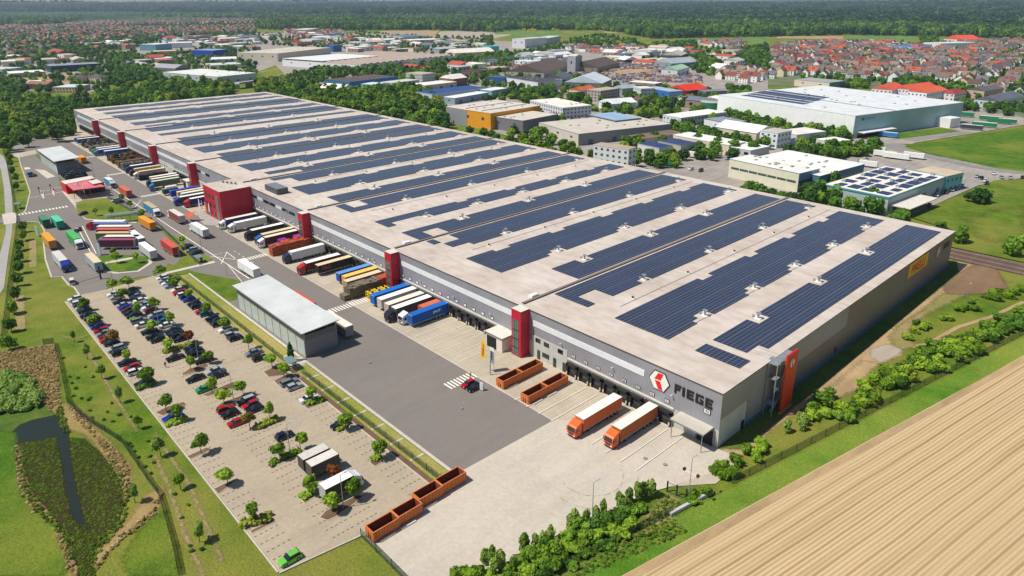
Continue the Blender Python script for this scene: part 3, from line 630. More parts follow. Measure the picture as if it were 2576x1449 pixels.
# roof vents (funnel-topped) and small dark outlets
def vent(x, y):
    v = MB(); v.box(x-.9, y-.6, HT+.2, x+.9, y+.6, HT+.45); v.cyl((x, y, HT+.3), (x, y, HT+1.5), .28, 8, 1); v.cyl((x, y, HT+1.5), (x, y, HT+1.9), .3, 8, 1, .75)
    v.box(x-1.6, y-.3, HT+.2, x-1.1, y+.3, HT+.9, 1); return v.build('roof_vent', [white, galv], wh)
for si, sec in enumerate(SOL[:7]):
    for ti, (xr, xl, kind) in enumerate(sec):
        for y in (NR if kind == 'R5' else NY):
            if y == 264.2 and si > 4: continue
            if kind == 'L' and y < 262: vent(xl+1.6, y)
            if kind[:1] in 'Rr' and kind: vent(xr-1.2, y)
for s in range(7):
    for y in (144, 171, 198, 225, 252):
        x = (SOL[s][1][1]+SOL[s][2][0])/2 if s != 3 else -224.5-61.5
        if s > 4 and y in (144, 252): continue
        MB().cyl((x, y, HT+.2), (x, y, HT+.8), .35, 8).box(x-.8, y-.5, HT+.2, x+.8, y+.5, HT+.38, 1).build('drain_outlet', [M('outlet_brown', '#5b4c42', .8), offw], wh)
for x in (-126, -187.5, -249, -311): MB().box(x, 124, HT+.2, x+1.4, 126.6, HT+.75).build('skylight', white, wh)
for d in (-104, -84.5, -166, -147.6, -228, -212, -290): MB().box(d-.1, 137, HT+.2, d+.1, 268, HT+.32).build('cable_tray', galv, wh)
for k in range(9):
    for j in range(3):
        x = X0-61.5*k-12-17*j; y_ = 6.9 if k else 7.9
        l = MB().box(x-.1, Y0-.45, y_, x+.1, Y0, y_+.12).box(x-.2, Y0-.75, y_+.05, x+.2, Y0-.45, y_+.3).build('wall_lamp', lampg, wh)
# escape stair and red screen wall at the east end
st = thing('escape_stair', 'galvanised steel escape stair between the warehouse end wall and the red screen', 'stairs', (0, 0, 0))
m = MB()
for (x, y) in [(-61.6, 137.6), (-61.6, 146.5), (-59.6, 137.6), (-59.6, 146.5)]: m.box(x-.1, y-.1, 0, x+.1, y+.1, 13.6)
m.build('frame', galv, st)
for z in (3.3, 6.6, 9.9, 13.6): MB().box(-61.7, 137.5 if z != 6.6 else 140, z, -59.6, 139.6 if z != 13.6 else 146.6, z+.12).build('landing', galv, st)
for k, z in enumerate((0, 3.3, 6.6, 9.9)):
    a, b = (139.6, 144.6) if k % 2 == 0 else (144.6, 139.6); m = MB(); m.profile([(a, z), (a+.01, z+.25), (b, z+3.5), (b, z+3.25)], -61.2+(k % 2)*.8, -60.5+(k % 2)*.8); m.build('flight', galv, st)
for z in (7.6, 14.6):
    m = MB(); [m.box(-59.62, 137.5, z-.1*j*3, -59.56, 146.6, z+.05-.1*j*3) for j in range(3)]; m.build('railing', galv, st)
m = MB(); m.box(-62.5, 139, HT+.3, -59.6, 140.6, HT+.45); [m.box(-66, 138.8+1.9*j, HT+1.2, -59.6, 138.85+1.9*j, HT+1.26) for j in range(2)]; m.build('roof_bridge', galv, st)
rs = thing('screen_wall', 'tall orange-red screen wall with a white hexagon emblem at the warehouse end', 'screen wall')
m = MB(); m.box(-59.3, 140.6, .2, -58.9, 146, 15.2, 0, 1); m.build('panel', [M('orange_red_panel', '#cf3a1c', .45, 0, .06, .3), redp], rs)
m = MB(); m.box(-59.35, 140.4, 0, -58.85, 146.2, .35); m.build('footing', conc_wall, rs)
logo('emblem', rs, lambda x, y, z: (-58.88-y*.5, x*.42+143.4, z*.5+12.6))
# ------------------------------------------------------------------ hall in the yard
def hall(name, label, xr, xl, ya, yb, h, seg):
    t = thing(name, label, 'storage hall')
    cladding = M('hall_pale_cladding', '#b8c4c2', .35, .1, .08, .3); dk = M('hall_dark_cladding', '#6f6a66', .5, .1, .06); shd = M('hall_grey_cladding', '#807f84', .5, .1, .06)
    n = seg; w = (xr-xl)/n
    for k in range(n): MB().box(xl+w*k+.05, ya, .2, xl+w*(k+1)-.05, ya+.2, h-3.1).build('wall_panel', cladding, t)
    MB().box(xl, ya+.02, h-3.1, xr, ya+.2, h-1.5).build('upper_wall', dk, t)
    MB().box(xr-.2, ya+.2, .1, xr, yb, h-3.1).build('end_wall', shd, t); MB().box(xr-.2, ya+.2, h-3.1, xr-.01, yb, h-1.4).build('end_wall', dk, t)
    MB().box(xl, ya+.2, .1, xl+.2, yb, h-1.4).build('end_wall', shd, t)
    MB().box(xl+.3, ya+2, .1, xr-2, yb-2, h-1.2).build('stored_goods', M('stacked_goods', '#4c463f', .9, 0, .4, .5), t)
    for k in range(n+1):
        for y in (ya+.1, yb-.1): MB().box(xl+w*k-.12, y-.15, 0, xl+w*k+.12, y+.15, h-.4).build('column', midm, t)
    m = MB(); m.profile([(ya-.9, h-.5), (ya-.9, h-.25), (yb+.9, h+.25), (yb+.9, h)], xl-.8, xr+.8); m.build('roof', roof_white, t)
    MB().box(xl-.8, ya-1.1, h-.55, xr+.8, ya-.9, h-.25).build('gutter', midm, t)
    return t
hall('yard_hall', 'long grey open-sided hall with white metal roof beside the car park lawn', -160.3, -204.6, 72.9, 82.6, 8.2, 9)
p = G('01', 545, 180, 8.2); q = G('01', 570, 300)
hall('yard_hall', 'smaller grey hall with white metal roof beyond the red gatehouse', -451.2, -496, 72.1, 83, 8.2, 8)
# ------------------------------------------------------------------ gatehouse with red canopy
gh = thing('gatehouse', 'low red gatehouse with a wide flat red canopy on the truck yard', 'gatehouse')
a = GP('01 655 395 740 465 1060 425 890 350', 5.2); MB().prism(a, 4.7, 5.2, 0, 1).build('canopy', [redp, M('faded_red_roof', '#c9707a', .7, 0, .3, .4)], gh)
a = GP('01 610 370 655 400 950 340 915 315', 5.6); MB().prism(a, .1, 5.4, 0, 1).build('building', [redp, offw], gh)
a = GP('01 885 370 935 400 1030 380 970 350', 6.2); MB().prism(a, 5.2, 6.0, 0, 1).build('roof_box', [redp, offw], gh)
a = GP('01 760 430 800 455 1050 415 1000 395', 3.2); MB().prism(a, .1, 4.7).build('glazed_front', glass, gh)
for x, y in GP('01 735 460 1055 425 900 440', 4.7): MB().cyl((x, y, 0), (x, y, 4.7), .15).build('post', redp, gh)
# ------------------------------------------------------------------ wheels and vehicles
def wheel_mesh(r, w):
    m = MB(); m.cyl((-w/2, 0, 0), (w/2, 0, 0), r, 12); m.cyl((-w/2-.02, 0, 0), (w/2+.02, 0, 0), r*.55, 8, 1)
    o = m.build('wheel', [black, galv]); return o
_cw = wheel_mesh(.33, .22); _tw = wheel_mesh(.5, .32); CW, TW = _cw.data, _tw.data
for o in (_cw, _tw): bpy.data.objects.remove(o)
def wheel(me, x, y, r, parent):
    o = bpy.data.objects.new('wheel', me); C.objects.link(o); o.parent = parent; o.location = (x, y, r); return o
PH = M('body_paint_placeholder', '#808080', .3); PR_ = M('roof_paint_placeholder', '#d0d0d0', .6); PF = M('cab_paint_placeholder', '#303030', .3)
head = M('headlamp_glass', '#e8ecee', .15, 0, 0); tail = M('tail_lamp', '#a01818', .3, 0, 0)
def loft(m, st, mi=0, cap=True):
    """stations (y, halfwidth, z0, z1, topinset): boxy tapered body"""
    n0 = len(m.v); vs = []; 
    for (y, w, a, b, ins) in st:
        vs += [(-w, y, a), (w, y, a), (w, y, a+(b-a)*.55), (w-ins, y, b), (-w+ins, y, b), (-w, y, a+(b-a)*.55)]
    k = 6; f = []
    for i in range(len(st)-1):
        for j in range(k): f.append((i*k+j, i*k+(j+1) % k, (i+1)*k+(j+1) % k, (i+1)*k+j))
    f.append(tuple(range(k))[::-1]); e = (len(st)-1)*k; f.append(tuple(range(e, e+k))); m.add(vs, f, mi)
def make_car(kind):
    t = thing('car', 'car', 'car'); h = {'saloon': 1.42, 'hatch': 1.48, 'estate': 1.5, 'van': 1.95}[kind]; L = {'saloon': 4.6, 'hatch': 4.0, 'estate': 4.7, 'van': 4.8}[kind]
    W = .9; m = MB(); b = L/2
    loft(m, [(-b, .72, .35, .72, .08), (-b+.25, .86, .22, .82, .08), (-b+1.1, W, .2, .93, .1), (0, W, .2, .95, .08), (b-.8, W, .2, .98 if kind != 'saloon' else .96, .08), (b-.1, .84, .25, .95, .08), (b, .78, .35, .8, .06)])
    g0, g1, g2, g3 = -b+1.15, -b+1.95, {'saloon': b-1.6, 'hatch': b-.55, 'estate': b-.5, 'van': b-.2}[kind], {'saloon': b-.85, 'hatch': b-.08, 'estate': b-.08, 'van': b-.04}[kind]
    m.add([(-.62, g1, h), (.62, g1, h), (.62, g2, h), (-.62, g2, h), (-.66, g1-.08, h-.07), (.66, g1-.08, h-.07), (.66, g2+.08, h-.07), (-.66, g2+.08, h-.07)], [(0, 1, 2, 3), (0, 4, 5, 1), (1, 5, 6, 2), (2, 6, 7, 3), (3, 7, 4, 0)])
    m.build('body', PH, t, smooth=False)
    g = MB(); g.add([(-.84, g0, .9), (.84, g0, .9), (.84, g3, .93), (-.84, g3, .93), (-.65, g1-.05, h-.06), (.65, g1-.05, h-.06), (.65, g2+.05, h-.06), (-.65, g2+.05, h-.06)],
                    [(0, 1, 5, 4), (1, 2, 6, 5), (2, 3, 7, 6), (3, 0, 4, 7)]); g.build('windows', glass, t)
    for s in (-1, 1):
        MB().box(s*.6-.14, -b-.01, .56, s*.6+.14, -b+.12, .7).build('headlight', head, t)
        MB().box(s*.64-.1, b-.1, .6, s*.64+.1, b+.015, .82).build('tail_light', tail, t)
        wheel(CW, s*.82, -b+.85, .33, t); wheel(CW, s*.82, b-.85, .33, t)
    return t
CARS = {k: make_car(k) for k in ('saloon', 'hatch', 'estate', 'van')}; used_car = set()
CCOL = {'w': ('white', '#e4e6e6'), 's': ('silver', '#a9b0b4'), 'g': ('grey', '#7c858c'), 'k': ('black', '#15171b'), 'n': ('dark blue', '#141f38'), 'b': ('bright blue', '#1439a8'),
        'r': ('red', '#b3141c'), 't': ('teal', '#1f6f7a'), 'm': ('dark red', '#6a1420'), 'e': ('green', '#1f9a5c'), 'l': ('lime green', '#6fc84a'), 'B': ('light blue', '#8aa4b8'), 'y': ('yellow', '#e0c020'), 'o': ('orange', '#d8501c')}
KN = {'saloon': 'saloon car', 'hatch': 'hatchback', 'estate': 'estate car', 'van': 'van'}
def put_car(x, y, rz, c, kind, label, group):
    src = CARS[kind]; cm = M('car_paint_'+c, CCOL[c][1], .22, .15, 0, 1, .6)
    o = dup(src, (x, y, A_+.03), rz, label, group, None, {'body_paint_placeholder': cm}); o.name = 'parked_van' if kind == 'van' else 'parked_car'
    o['category'] = 'van' if kind == 'van' else 'car'; return o
ROWS = [  # tile, list of (x, y, colour[, kind])
 ('first', 36.4, '02', '745 110 w 750 163 w 752 190 n 770 212 s 800 240 k 852 282 n 862 318 k 872 347 m 885 378 n 955 392 b 1020 428 r 1010 468 g 1022 500 m 1035 530 r 1105 555 k 1155 612 se 1165 662 n 1270 748 n 1322 800 r 1342 848 w 1410 965 ke 1690 1315 b'),
 ('second', 46.8, '02', '1140 62 w 1150 95 s 1240 130 n 1265 165 s 1290 190 b 1305 215 m 1335 245 k 1370 265 n 1430 318 ge 1432 372 w 1490 438 n 1600 470 k 1608 510 k 1775 695 k 1970 905 k 2120 990 e 2265 1218 r 2338 1255 k 2410 1340 r'),
 ('third', 51.8, '02', '1350 15 k 1400 42 n 1412 72 g 1432 120 w 1480 160 B 1505 190 w 1530 222 m 1590 262 se 1612 300 b 1640 335 t 1700 365 w 1770 418 n 1785 448 n 1795 480 k 1808 512 k 1935 600 k 1960 630 k 1972 665 k 2020 735 kv 2175 825 s 2230 860 n 2478 1130 se 2548 1220 k'),
 ('fourth', 63.4, '02', '1770 22 w 1800 45 r 1828 72 w 1850 95 k 1880 118 b 1945 155 k 1985 182 k 2010 235 r 2068 258 t 2130 305 n 2160 335 k 2185 362 k 2285 410 w 2345 465 s 2358 505 k 2530 655 g 2600 705 k')]
ROWS2 = [('second', '13', '285 35 n'), ('third', '12', '55 1180 k 45 1240 r'), ('fourth', '12', '338 945 ge 398 985 s 540 1105 w 830 1375 n')]
npark = {}
for rows in (ROWS, [(a, None, t, s) for a, t, s in ROWS2]):
    for nm, yy, t, s in rows:
        a = s.split(); cars = [(float(a[i]), float(a[i+1]), a[i+2]) for i in range(0, len(a), 3)]
        pts = []
        for x, y, c in cars:
            wx, wy = G(t, x, y, .7); pts.append((wx, wy, c))
        for wx, wy, c in sorted(pts, key=lambda p: -p[0]):
            yy = {'first': 36.6, 'second': 46.8, 'third': 51.9, 'fourth': 63.4}[nm]
            if abs(wy-yy) > 2.6: yy = wy
            lst = npark.setdefault(nm, []); 
            for p in lst:
                if abs(p[0]-wx) < 2.25 and abs(p[1]-yy) < 4.6: wx = p[0]-2.3
            lst.append((wx, yy, c))
for nm, lst in npark.items():
    for k, (wx, yy, c) in enumerate(sorted(lst, key=lambda p: -p[0])):
        kind = {'e': 'estate', 'v': 'van'}.get(c[1:], random.choice(['hatch', 'hatch', 'saloon'])) if len(c) > 1 else random.choice(['hatch', 'saloon', 'hatch'])
        lab = '%s %s, %s car from the near end of the %s car park row' % (CCOL[c[0]][0], KN[kind], ordn(k+1), nm)
        put_car(wx, yy, random.choice([0, PI])+random.uniform(-.03, .03), c[0], kind, lab, 'cars parked in the car park')
def car_at(t, x, y, ang, c, kind, label, z=.7):
    wx, wy = G(t, x, y, z); return put_car(wx, wy, ang, c, kind, label, None)
car_at('13', 340, 1270, 0, 'l', 'hatch', 'lime green hatchback parked alone at the near corner of the car park')
car_at('12', 2135, 965, 0, 'r', 'hatch', 'red hatchback with black roof beside the zebra crossing')
car_at('12', 2195, 1000, 0, 'k', 'hatch', 'black hatchback beside the red car near the zebra crossing')
car_at('01', 780, 865, .9, 'n', 'hatch', 'dark blue car driving past the green-topped lorry in the truck yard')
car_at('01', 725, 1385, 2.9+PI/2+.1, 'w', 'van', 'white van driving out of the truck yard towards the car park')
for k, (x, y, c, l) in enumerate([(1635, 1345, 'w', 'far end'), (1655, 1372, 's', ''), (1690, 1398, 'w', ''), (1715, 1425, 'B', '')]):
    car_at('01', x, y, 0, c, 'hatch', '%s car, %s from the far end of the fourth car park row' % (CCOL[c][0], ordn(k+1)))
for x, y, c, l in [(1890, 1040, 'k', 'black car, farthest of three beside the fenced yard road'), (1930, 1065, 's', 'silver car, middle of three beside the fenced yard road'), (1975, 1095, 'k', 'black car, nearest of three beside the fenced yard road')]:
    car_at('01', x, y, 0, c, 'estate', l)
car_at('01', 1165, 565, .3, 's', 'estate', 'silver estate car parked behind the fence near the red gatehouse')
car_at('01', 1200, 583, .3, 'n', 'saloon', 'dark blue car parked behind the fence near the red gatehouse')
car_at('01', 835, 700, .3, 'n', 'hatch', 'dark blue car on the lawn edge beside the flagpoles')
# lorries -------------------------------------------------------------
def tractor(parent, y0=0., wheels=True):
    """cab occupying local y 0..2.3, chassis to 6"""
    m = MB(); m.profile([(.25, .45), (0, .75), (.02, 1.6), (.22, 2.75), (.62, 3.1), (1.05, 3.2), (2.25, 3.75), (2.25, .9), (1.9, .45)], -1.22, 1.22); m.build('cab', PF, parent)
    MB().add([(-1.1, -.01, 1.62), (1.1, -.01, 1.62), (1.02, .2, 2.72), (-1.02, .2, 2.72)], [(0, 1, 2, 3)]).box(-1.13, -.0, 1.6, 1.13, .12, 1.64).build('windscreen', glass, parent)
    for s in (-1, 1):
        MB().box(s*1.2, .75, 1.6, s*1.235, 1.5, 2.4).build('side_window', glass, parent)
        MB().box(s*.9-.2, -.03, .75, s*.9+.2, .1, .98).build('headlight', head, parent)
        MB().box(s*1.25, .15, 1.7, s*1.42, .3, 2.45).build('mirror', black, parent)
        if wheels:
            wheel(TW, s*1.02, 1.35, .5, parent); wheel(TW, s*1.0, 4.9, .5, parent)
    MB().box(-.75, -.02, .95, .75, .1, 1.45).box(-1.1, .02, .42, 1.1, .2, .62).build('grille', darkm, parent)
    MB().box(-.5, 2.25, .55, .5, 6.2, .95).box(-1.1, 2.5, .45, -.6, 3.9, 1.05).box(.6, 2.5, .45, 1.1, 3.9, 1.05).build('chassis', darkm, parent)
def semibox(parent, y0, L, wheels=True, ht=4.0, fl=1.1):
    MB().box(-1.27, y0, fl, 1.27, y0+L, ht, 0, 1).build('trailer_box', [PH, PR_], parent)
    MB().box(-1.275, y0-.03, ht-.12, 1.275, y0+.06, ht+.02).box(-1.285, y0, fl-.12, 1.285, y0+L, fl+.04).box(-1.28, y0+L-.1, fl, 1.28, y0+L+.03, ht+.02).build('trailer_frame', M('trailer_frame_grey', '#b4b6b6', .5, .2, .05), parent)
    MB().box(-.5, y0+.6, .75, .5, y0+L-.3, 1.0).box(-1.2, y0+4.6, .45, -1.1, y0+7.6, .95).box(1.1, y0+4.6, .45, 1.2, y0+7.6, .95).build('underframe', darkm, parent)
    if wheels:
        for s in (-1, 1):
            for k in range(3): wheel(TW, s*1.03, y0+L-2.+-1.31*k, .5, parent)
def make_truck():
    t = thing('lorry', 'lorry', 'lorry'); tractor(t); semibox(t, 2.75, 13.6); return t
def make_semi(L=13.6):
    t = thing('semi_trailer', 'trailer', 'trailer'); semibox(t, 0, L)
    for s in (-1, 1): MB().box(s*.8-.08, 2.4, 0, s*.8+.08, 2.6, 1.).build('landing_leg', midm, t)
    return t
def make_rigid():
    t = thing('lorry', 'lorry', 'lorry'); tractor(t, wheels=False); semibox(t, 2.6, 7.2, False)
    for s in (-1, 1):
        wheel(TW, s*1.02, 1.35, .5, t); wheel(TW, s*1.02, 7.2, .5, t)
    return t
def make_swap(L=7.4):
    t = thing('box_container', 'container', 'container'); m = MB(); m.box(-1.25, 0, 1.1, 1.25, L, 3.85, 0, 1); m.build('box', [PH, PR_], t)
    [MB().box(-1.27, e-.04, 1.05, 1.27, e+.04, 3.9).build('end_frame', PH, t) for e in (0, L)]
    for x in (-1.1, 1.1):
        for y in (.8, L-.8): MB().box(x-.08, y-.08, 0, x+.08, y+.08, 1.1).build('support_leg', midm, t)
    return t
TR, SE, RI, SW = make_truck(), make_semi(), make_rigid(), make_swap()
def vehicle(src, x, y, rz, side, roof, cab, name, label, cat=None, scale=None, group=None):
    cols = {'body_paint_placeholder': canvas(side), 'roof_paint_placeholder': canvas(roof)}
    if cab: cols['cab_paint_placeholder'] = paintm(cab)
    o = dup(src, (x, y, A_+.04), rz, label, group, scale, cols); o.name = name
    if cat: o['category'] = cat
    return o
GD = 'lorries and trailers at the loading docks'
# at the docks: x of trailer centre, y of cab front / trailer front
D = [(-86.3, 98.2, 'T', '#d4703e', '#ece6da', '#f0641c', 'orange lorry with white-topped orange trailer on the pale yard, left of two'),
     (-78.3, 101.2, 'T', '#b0602f', '#eae3d4', '#f0641c', 'orange lorry with brown-orange trailer docked nearest the corner, right of two'),
     (-176.2, 104.1, 'S', '#1462b4', '#1a6cc4', '', 'blue semi-trailer without cab, farthest of its group by the near red tower'),
     (-172.2, 104.1, 'S', '#b9b2aa', '#f1eee8', '', 'white-topped grey semi-trailer with red front beside the blue trailer'),
     (-167.4, 103.6, 'S', '#b5a796', '#e6ddd0', '', 'beige semi-trailer without cab, left of the black cab'),
     (-163.6, 100.9, 'T', '#5c554c', '#f3f0ea', '#141c30', 'dark cab lorry with white-topped trailer between beige and blue trailers'),
     (-156.1, 104.3, 'S', '#1556a6', '#0f62b8', '', 'blue semi-trailer lettered on its side, nearest of its group'),
     (-200.3, 105.7, 'S', '#24489a', '#5c93cf', '', 'blue container trailer left of the yellow one'),
     (-196.4, 105.6, 'S', '#d3952c', '#eec060', '', 'yellow container trailer between blue container and pallet stacks'),
     (-192.4, 103.9, 'S', '#9b8f7c', '#d8c9a8', '', 'tan-topped trailer hidden behind the pallet stacks'),
     (-212.3, 104.2, 'S', '#24231f', '#d9c8a2', '', 'black semi-trailer with tan roof and red lettering'),
     (-217.4, 99.6, 'T', '#6a2f22', '#f5f3ee', '#b8121e', 'red cab lorry with white trailer roof beside the black trailer'),
     (-231.6, 100.9, 'T', '#c6cbd0', '#f4f2ee', '#1c2c48', 'dark blue cab lorry with white decorated trailer right of the brown crate wall'),
     (-254.4, 101.4, 'T', '#5a2f30', '#e9dcc6', '#e6e3de', 'white cab lorry with dark red trailer left of the purple container'),
     (-258.6, 102.2, 'T', '#7b6a52', '#dccaa6', '#0f5aa6', 'blue cab lorry partly hidden beside the white cab lorry'),
     (-266.8, 101.4, 'T', '#33322e', '#f2efe8', '#10151c', 'black cab lorry with black white-topped trailer near the office block'),
     (-281.3, 100.4, 'T', '#c9ccc8', '#f5f3ef', '#e9e6e0', 'all white lorry with red skirt, second from the red office block'),
     (-288.6, 99.6, 'T', '#26397c', '#e8decc', '#e4e6ea', 'white cab lorry with dark blue trailer next to the red office block'),
     (-339.6, 97.9, 'T', '#4c4340', '#efece6', '#1444a4', 'blue cab lorry with dark white-topped trailer behind the office block'),
     (-333.0, 100.3, 'T', '#232c74', '#efece6', '#c41a2a', 'red cab lorry with blue white-topped trailer behind the office block'),
     (-345.6, 103.4, 'S', '#9ca0a4', '#eceae4', '', 'white-topped semi-trailer second of the row behind the office block'),
     (-349.9, 103.0, 'S', '#b59c6e', '#e6cf9c', '', 'tan-topped semi-trailer third of the row behind the office block'),
     (-354.5, 101.2, 'S', '#1c3fa4', '#2348b4', '', 'blue semi-trailer fourth of the row behind the office block'),
     (-380.8, 100.6, 'S', '#59644f', '#c9cfc4', '', 'olive grey semi-trailer beside the bright blue cab'),
     (-386.6, 99.6, 'T', '#b8952c', '#ece8de', '#1c2c54', 'dark blue cab lorry with yellow lettered white trailer'),
     (-391.8, 103.0, 'S', '#8c8a80', '#efe9dc', '', 'white-topped semi-trailer left of the yellow lettered trailer'),
     (-409.6, 99.8, 'T', '#bfa893', '#d9c8b2', '#e2e4e6', 'white cab lorry with beige trailer above open steel racks'),
     (-418.6, 100.2, 'T', '#c9a020', '#c9c8be', '#23282c', 'dark cab lorry with yellow and black trailer'),
     (-427.9, 100.6, 'T', '#22306c', '#efece6', '#1c2c60', 'navy cab lorry with navy white-topped trailer'),
     (-491.9, 99.8, 'T', '#1c54a4', '#efece6', '#5a8492', 'teal cab lorry with blue white-topped trailer in the far dock rows'),
     (-498.6, 100.4, 'T', '#a4a8a4', '#efece6', '#1c9a4a', 'green cab lorry with white-topped trailer in the far dock rows'),
     (-484.0, 104.0, 'S', '#1c4c94', '#efece6', '', 'blue white-topped semi-trailer beside the far junk piles'),
     (-548.5, 101.5, 'S', '#1c4c94', '#c9a8a4', '', 'blue pink-topped semi-trailer at the farthest docks'),
     (-541.5, 101.5, 'S', '#24549c', '#efece6', '', 'blue white-topped semi-trailer at the farthest docks')]
for (x, y, k, s, r, c, lab) in D:
    o = vehicle({'T': TR, 'S': SE}[k], x, y, 0, s, r, c, 'lorry' if k == 'T' else 'semi_trailer', lab, None, None, GD)
# driving and parked lorries in the yard: front point, heading (rz: 0 = cab towards -y; +PI/2 = cab towards +x)
E_ = PI/2; W_ = -PI/2
vehicle(SE, -382.3+13.2, 86.6, E_, '#b3543c', '#cc6a54', '', 'semi_trailer', 'terracotta open-backed trailer on the yard road')
vehicle(RI, -395.6, 86.3, E_, '#2f8cb4', '#d8dde0', '#b8c0c6', 'lorry', 'blue and white box lorry on the yard road behind the terracotta trailer', None, (1, 1.25, 1))
vehicle(TR, -325.5, 86.3, E_, '#2c7ea8', '#b9a988', '#e4e6e8', 'lorry', 'white cab lorry with blue tan-roofed trailer driving on the yard road')
vehicle(TR, -323.3, 90.7, W_, '#8c4038', '#d3cfc6', '#e4e4e0', 'lorry', 'white cab lorry with dark red trailer driving away beside the office block')
vehicle(TR, -296.5, 90.9, W_, '#ced2d2', '#f0f0ec', '#eceae6', 'lorry', 'all white lorry driving away on the yard road')
vehicle(SE, -223.4, 87.3, E_, '#e4e4e0', '#f2f0ec', '', 'semi_trailer', 'white trailer with slatted roof crossing the zebra by the yard hall')
vehicle(SE, -344.5+0, 47.4, W_+PI, '#2c6a50', '#3a7a5c', '', 'semi_trailer', 'dark green open-backed trailer parked in the truck yard', None, (1, .5, 1)) if 0 else None
vehicle(SW, -342.0, 46.6, E_, '#2c6450', '#4a8468', '', 'box_container', 'dark green open container parked in the truck yard', None, (1.1, 1.15, 1))
vehicle(SW, -335.4, 50.4, E_, '#2f9c7c', '#5cc0a0', '', 'box_container', 'turquoise green container trailer parked in the truck yard', None, (1.1, 1.6, 1))
vehicle(SE, -308.0, 42.3, E_, '#c98a2c', '#e69a34', '', 'semi_trailer', 'amber container trailer at the edge of the truck yard')
vehicle(TR, -301.5, 50.2, E_, '#3c9a50', '#4cb060', '#e6e8ea', 'lorry', 'white cab lorry with green-topped trailer in the truck yard', None, (1.05, 1., 1))
vehicle(TR, -277.2, 40.6, E_, '#b4b8ba', '#cfcac2', '#1838a4', 'lorry', 'blue cab lorry with grey-white trailer at the edge of the truck yard')
vehicle(SE, -269.0, 49.0, E_, '#9aa8b0', '#d9c8a6', '', 'semi_trailer', 'tan-roofed trailer parked beside the oval lawn')
GL_ = 'lorries parked side by side on the yard island'
for (x, y, s, r, c, k, lab) in [(-328.8, 58.2, '#b01c28', '#efece4', '#c81428', 'T', 'red cab lorry with white-topped red trailer, leftmost of the slanted row'),
     (-323.5, 59.8, '#5c4a6a', '#6478a8', '', 'S', 'slate blue topped trailer second in the slanted row'),
     (-317.8, 59.8, '#8a8684', '#efe8da', '', 'S', 'cream-topped trailer third in the slanted row'),
     (-313.4, 58.6, '#94242c', '#cc5a5c', '', 'S', 'red topped trailer fourth in the slanted row'),
     (-308.4, 57.2, '#4c6a34', '#c8ae80', '', 'S', 'tan-topped green trailer fifth in the slanted row'),
     (-303.2, 56.4, '#5a4a40', '#efe4cc', '#8ca0ac', 'T', 'grey cab lorry with cream-topped trailer in the slanted row'),
     (-298.0, 55.9, '#56203c', '#8c4468', '', 'S', 'maroon trailer with yellow markings, nearest of the slanted row')]:
    vehicle({'T': TR, 'S': SE}[k], x+1.2, y+.6, math.radians(-43), s, r, c, 'lorry' if k == 'T' else 'semi_trailer', lab, None, None, GL_)
vehicle(SE, -286.6, 68.6, E_, '#8c8c88', '#f0efec', '', 'semi_trailer', 'white trailer behind the slanted row on the yard island')
vehicle(SE, -268.2, 67.2, E_, '#b9bcbc', '#f2f1ee', '', 'semi_trailer', 'white trailer parked at the tip of the oval lawn')
vehicle(SE, -305.5, 78.3, E_+.05, '#d08a1c', '#e69a24', '', 'semi_trailer', 'orange-yellow trailer parked along the yard fence')
vehicle(SE, -266.6, 74.7, E_, '#b04038', '#cc5a50', '', 'semi_trailer', 'red container trailer with open doors near the grass strip')
bx, by = G('01', 310, 330); vehicle(RI, bx+2, by-.2, E_, '#a89c88', '#d9ccb4', '#7c94a4', 'lorry', 'beige box lorry on the far left lane near the pylon hedge')
ox, oy = G('01', 880, 205); vehicle(SW, ox-2, oy-1, E_, '#e08a1c', '#ee9c30', '', 'box_container', 'orange box container beside the far storage hall', None, (1.1, 1.3, 1))
vehicle(SW, -159., 110.3, 0, '#b8563c', '#c9684c', '', 'box_container', 'terracotta container between black cab lorry and blue trailer', None, (1, .95, 1))
# separate white tractor unit beside the lettered blue trailer
tu = thing('tractor_unit', 'tractor', 'tractor unit'); tractor(tu)
cab = dup(tu, (-159.4, 103.0, A_+.04), 0, 'white tractor unit beside the lettered blue trailer', None, None, {'cab_paint_placeholder': paintm('#ecebe8')}); cab.name = 'tractor_unit'
cab = dup(tu, (-376.6, 98.0, A_+.04), 0, 'bright blue tractor unit parked without trailer', None, None, {'cab_paint_placeholder': paintm('#1878b8')}); cab.name = 'tractor_unit'
for o in [tu, TR, SE, RI, SW]+list(CARS.values()):
    for c in list(o.children): bpy.data.objects.remove(c)
    bpy.data.objects.remove(o)
# more boxes: swap bodies and containers
sw = make_swap()
def box_at(x, y, rz, s, r, lab, sc=(1, 1, 1), name='box_container'):
    return vehicle(sw, x, y, rz, s, r, '', name, lab, None, sc)
box_at(-363, 100.3, 0, '#2c4c40', '#36584a', 'dark green open container on the apron behind the office block', (1, .95, .8))
px_, py_ = G('02', 1990, 700, 0)
for (x, y, s, r, lab, sc) in [(-116.5, 49.6, '#4c4844', '#c9c3ba', 'dark grey box trailer with pale roof, farther of two in the car park', (1, .82, .93)), (-113.4, 49.8, '#55504b', '#d4cfc7', 'dark grey box trailer with pale roof, nearer of two in the car park', (1, .84, .93)),
                              ]:
    box_at(x, y-.3, 0, s, r, lab, sc)
ri = make_rigid()
vehicle(ri, -105.2, 56.4, PI, '#4e4840', '#f0eeea', '#e4e6ea', 'lorry', 'white cab box lorry with dark sides parked under the car park lamp', None, (1, .85, .92))
for o in (ri, sw):
    for c in list(o.children): bpy.data.objects.remove(c)
    bpy.data.objects.remove(o)
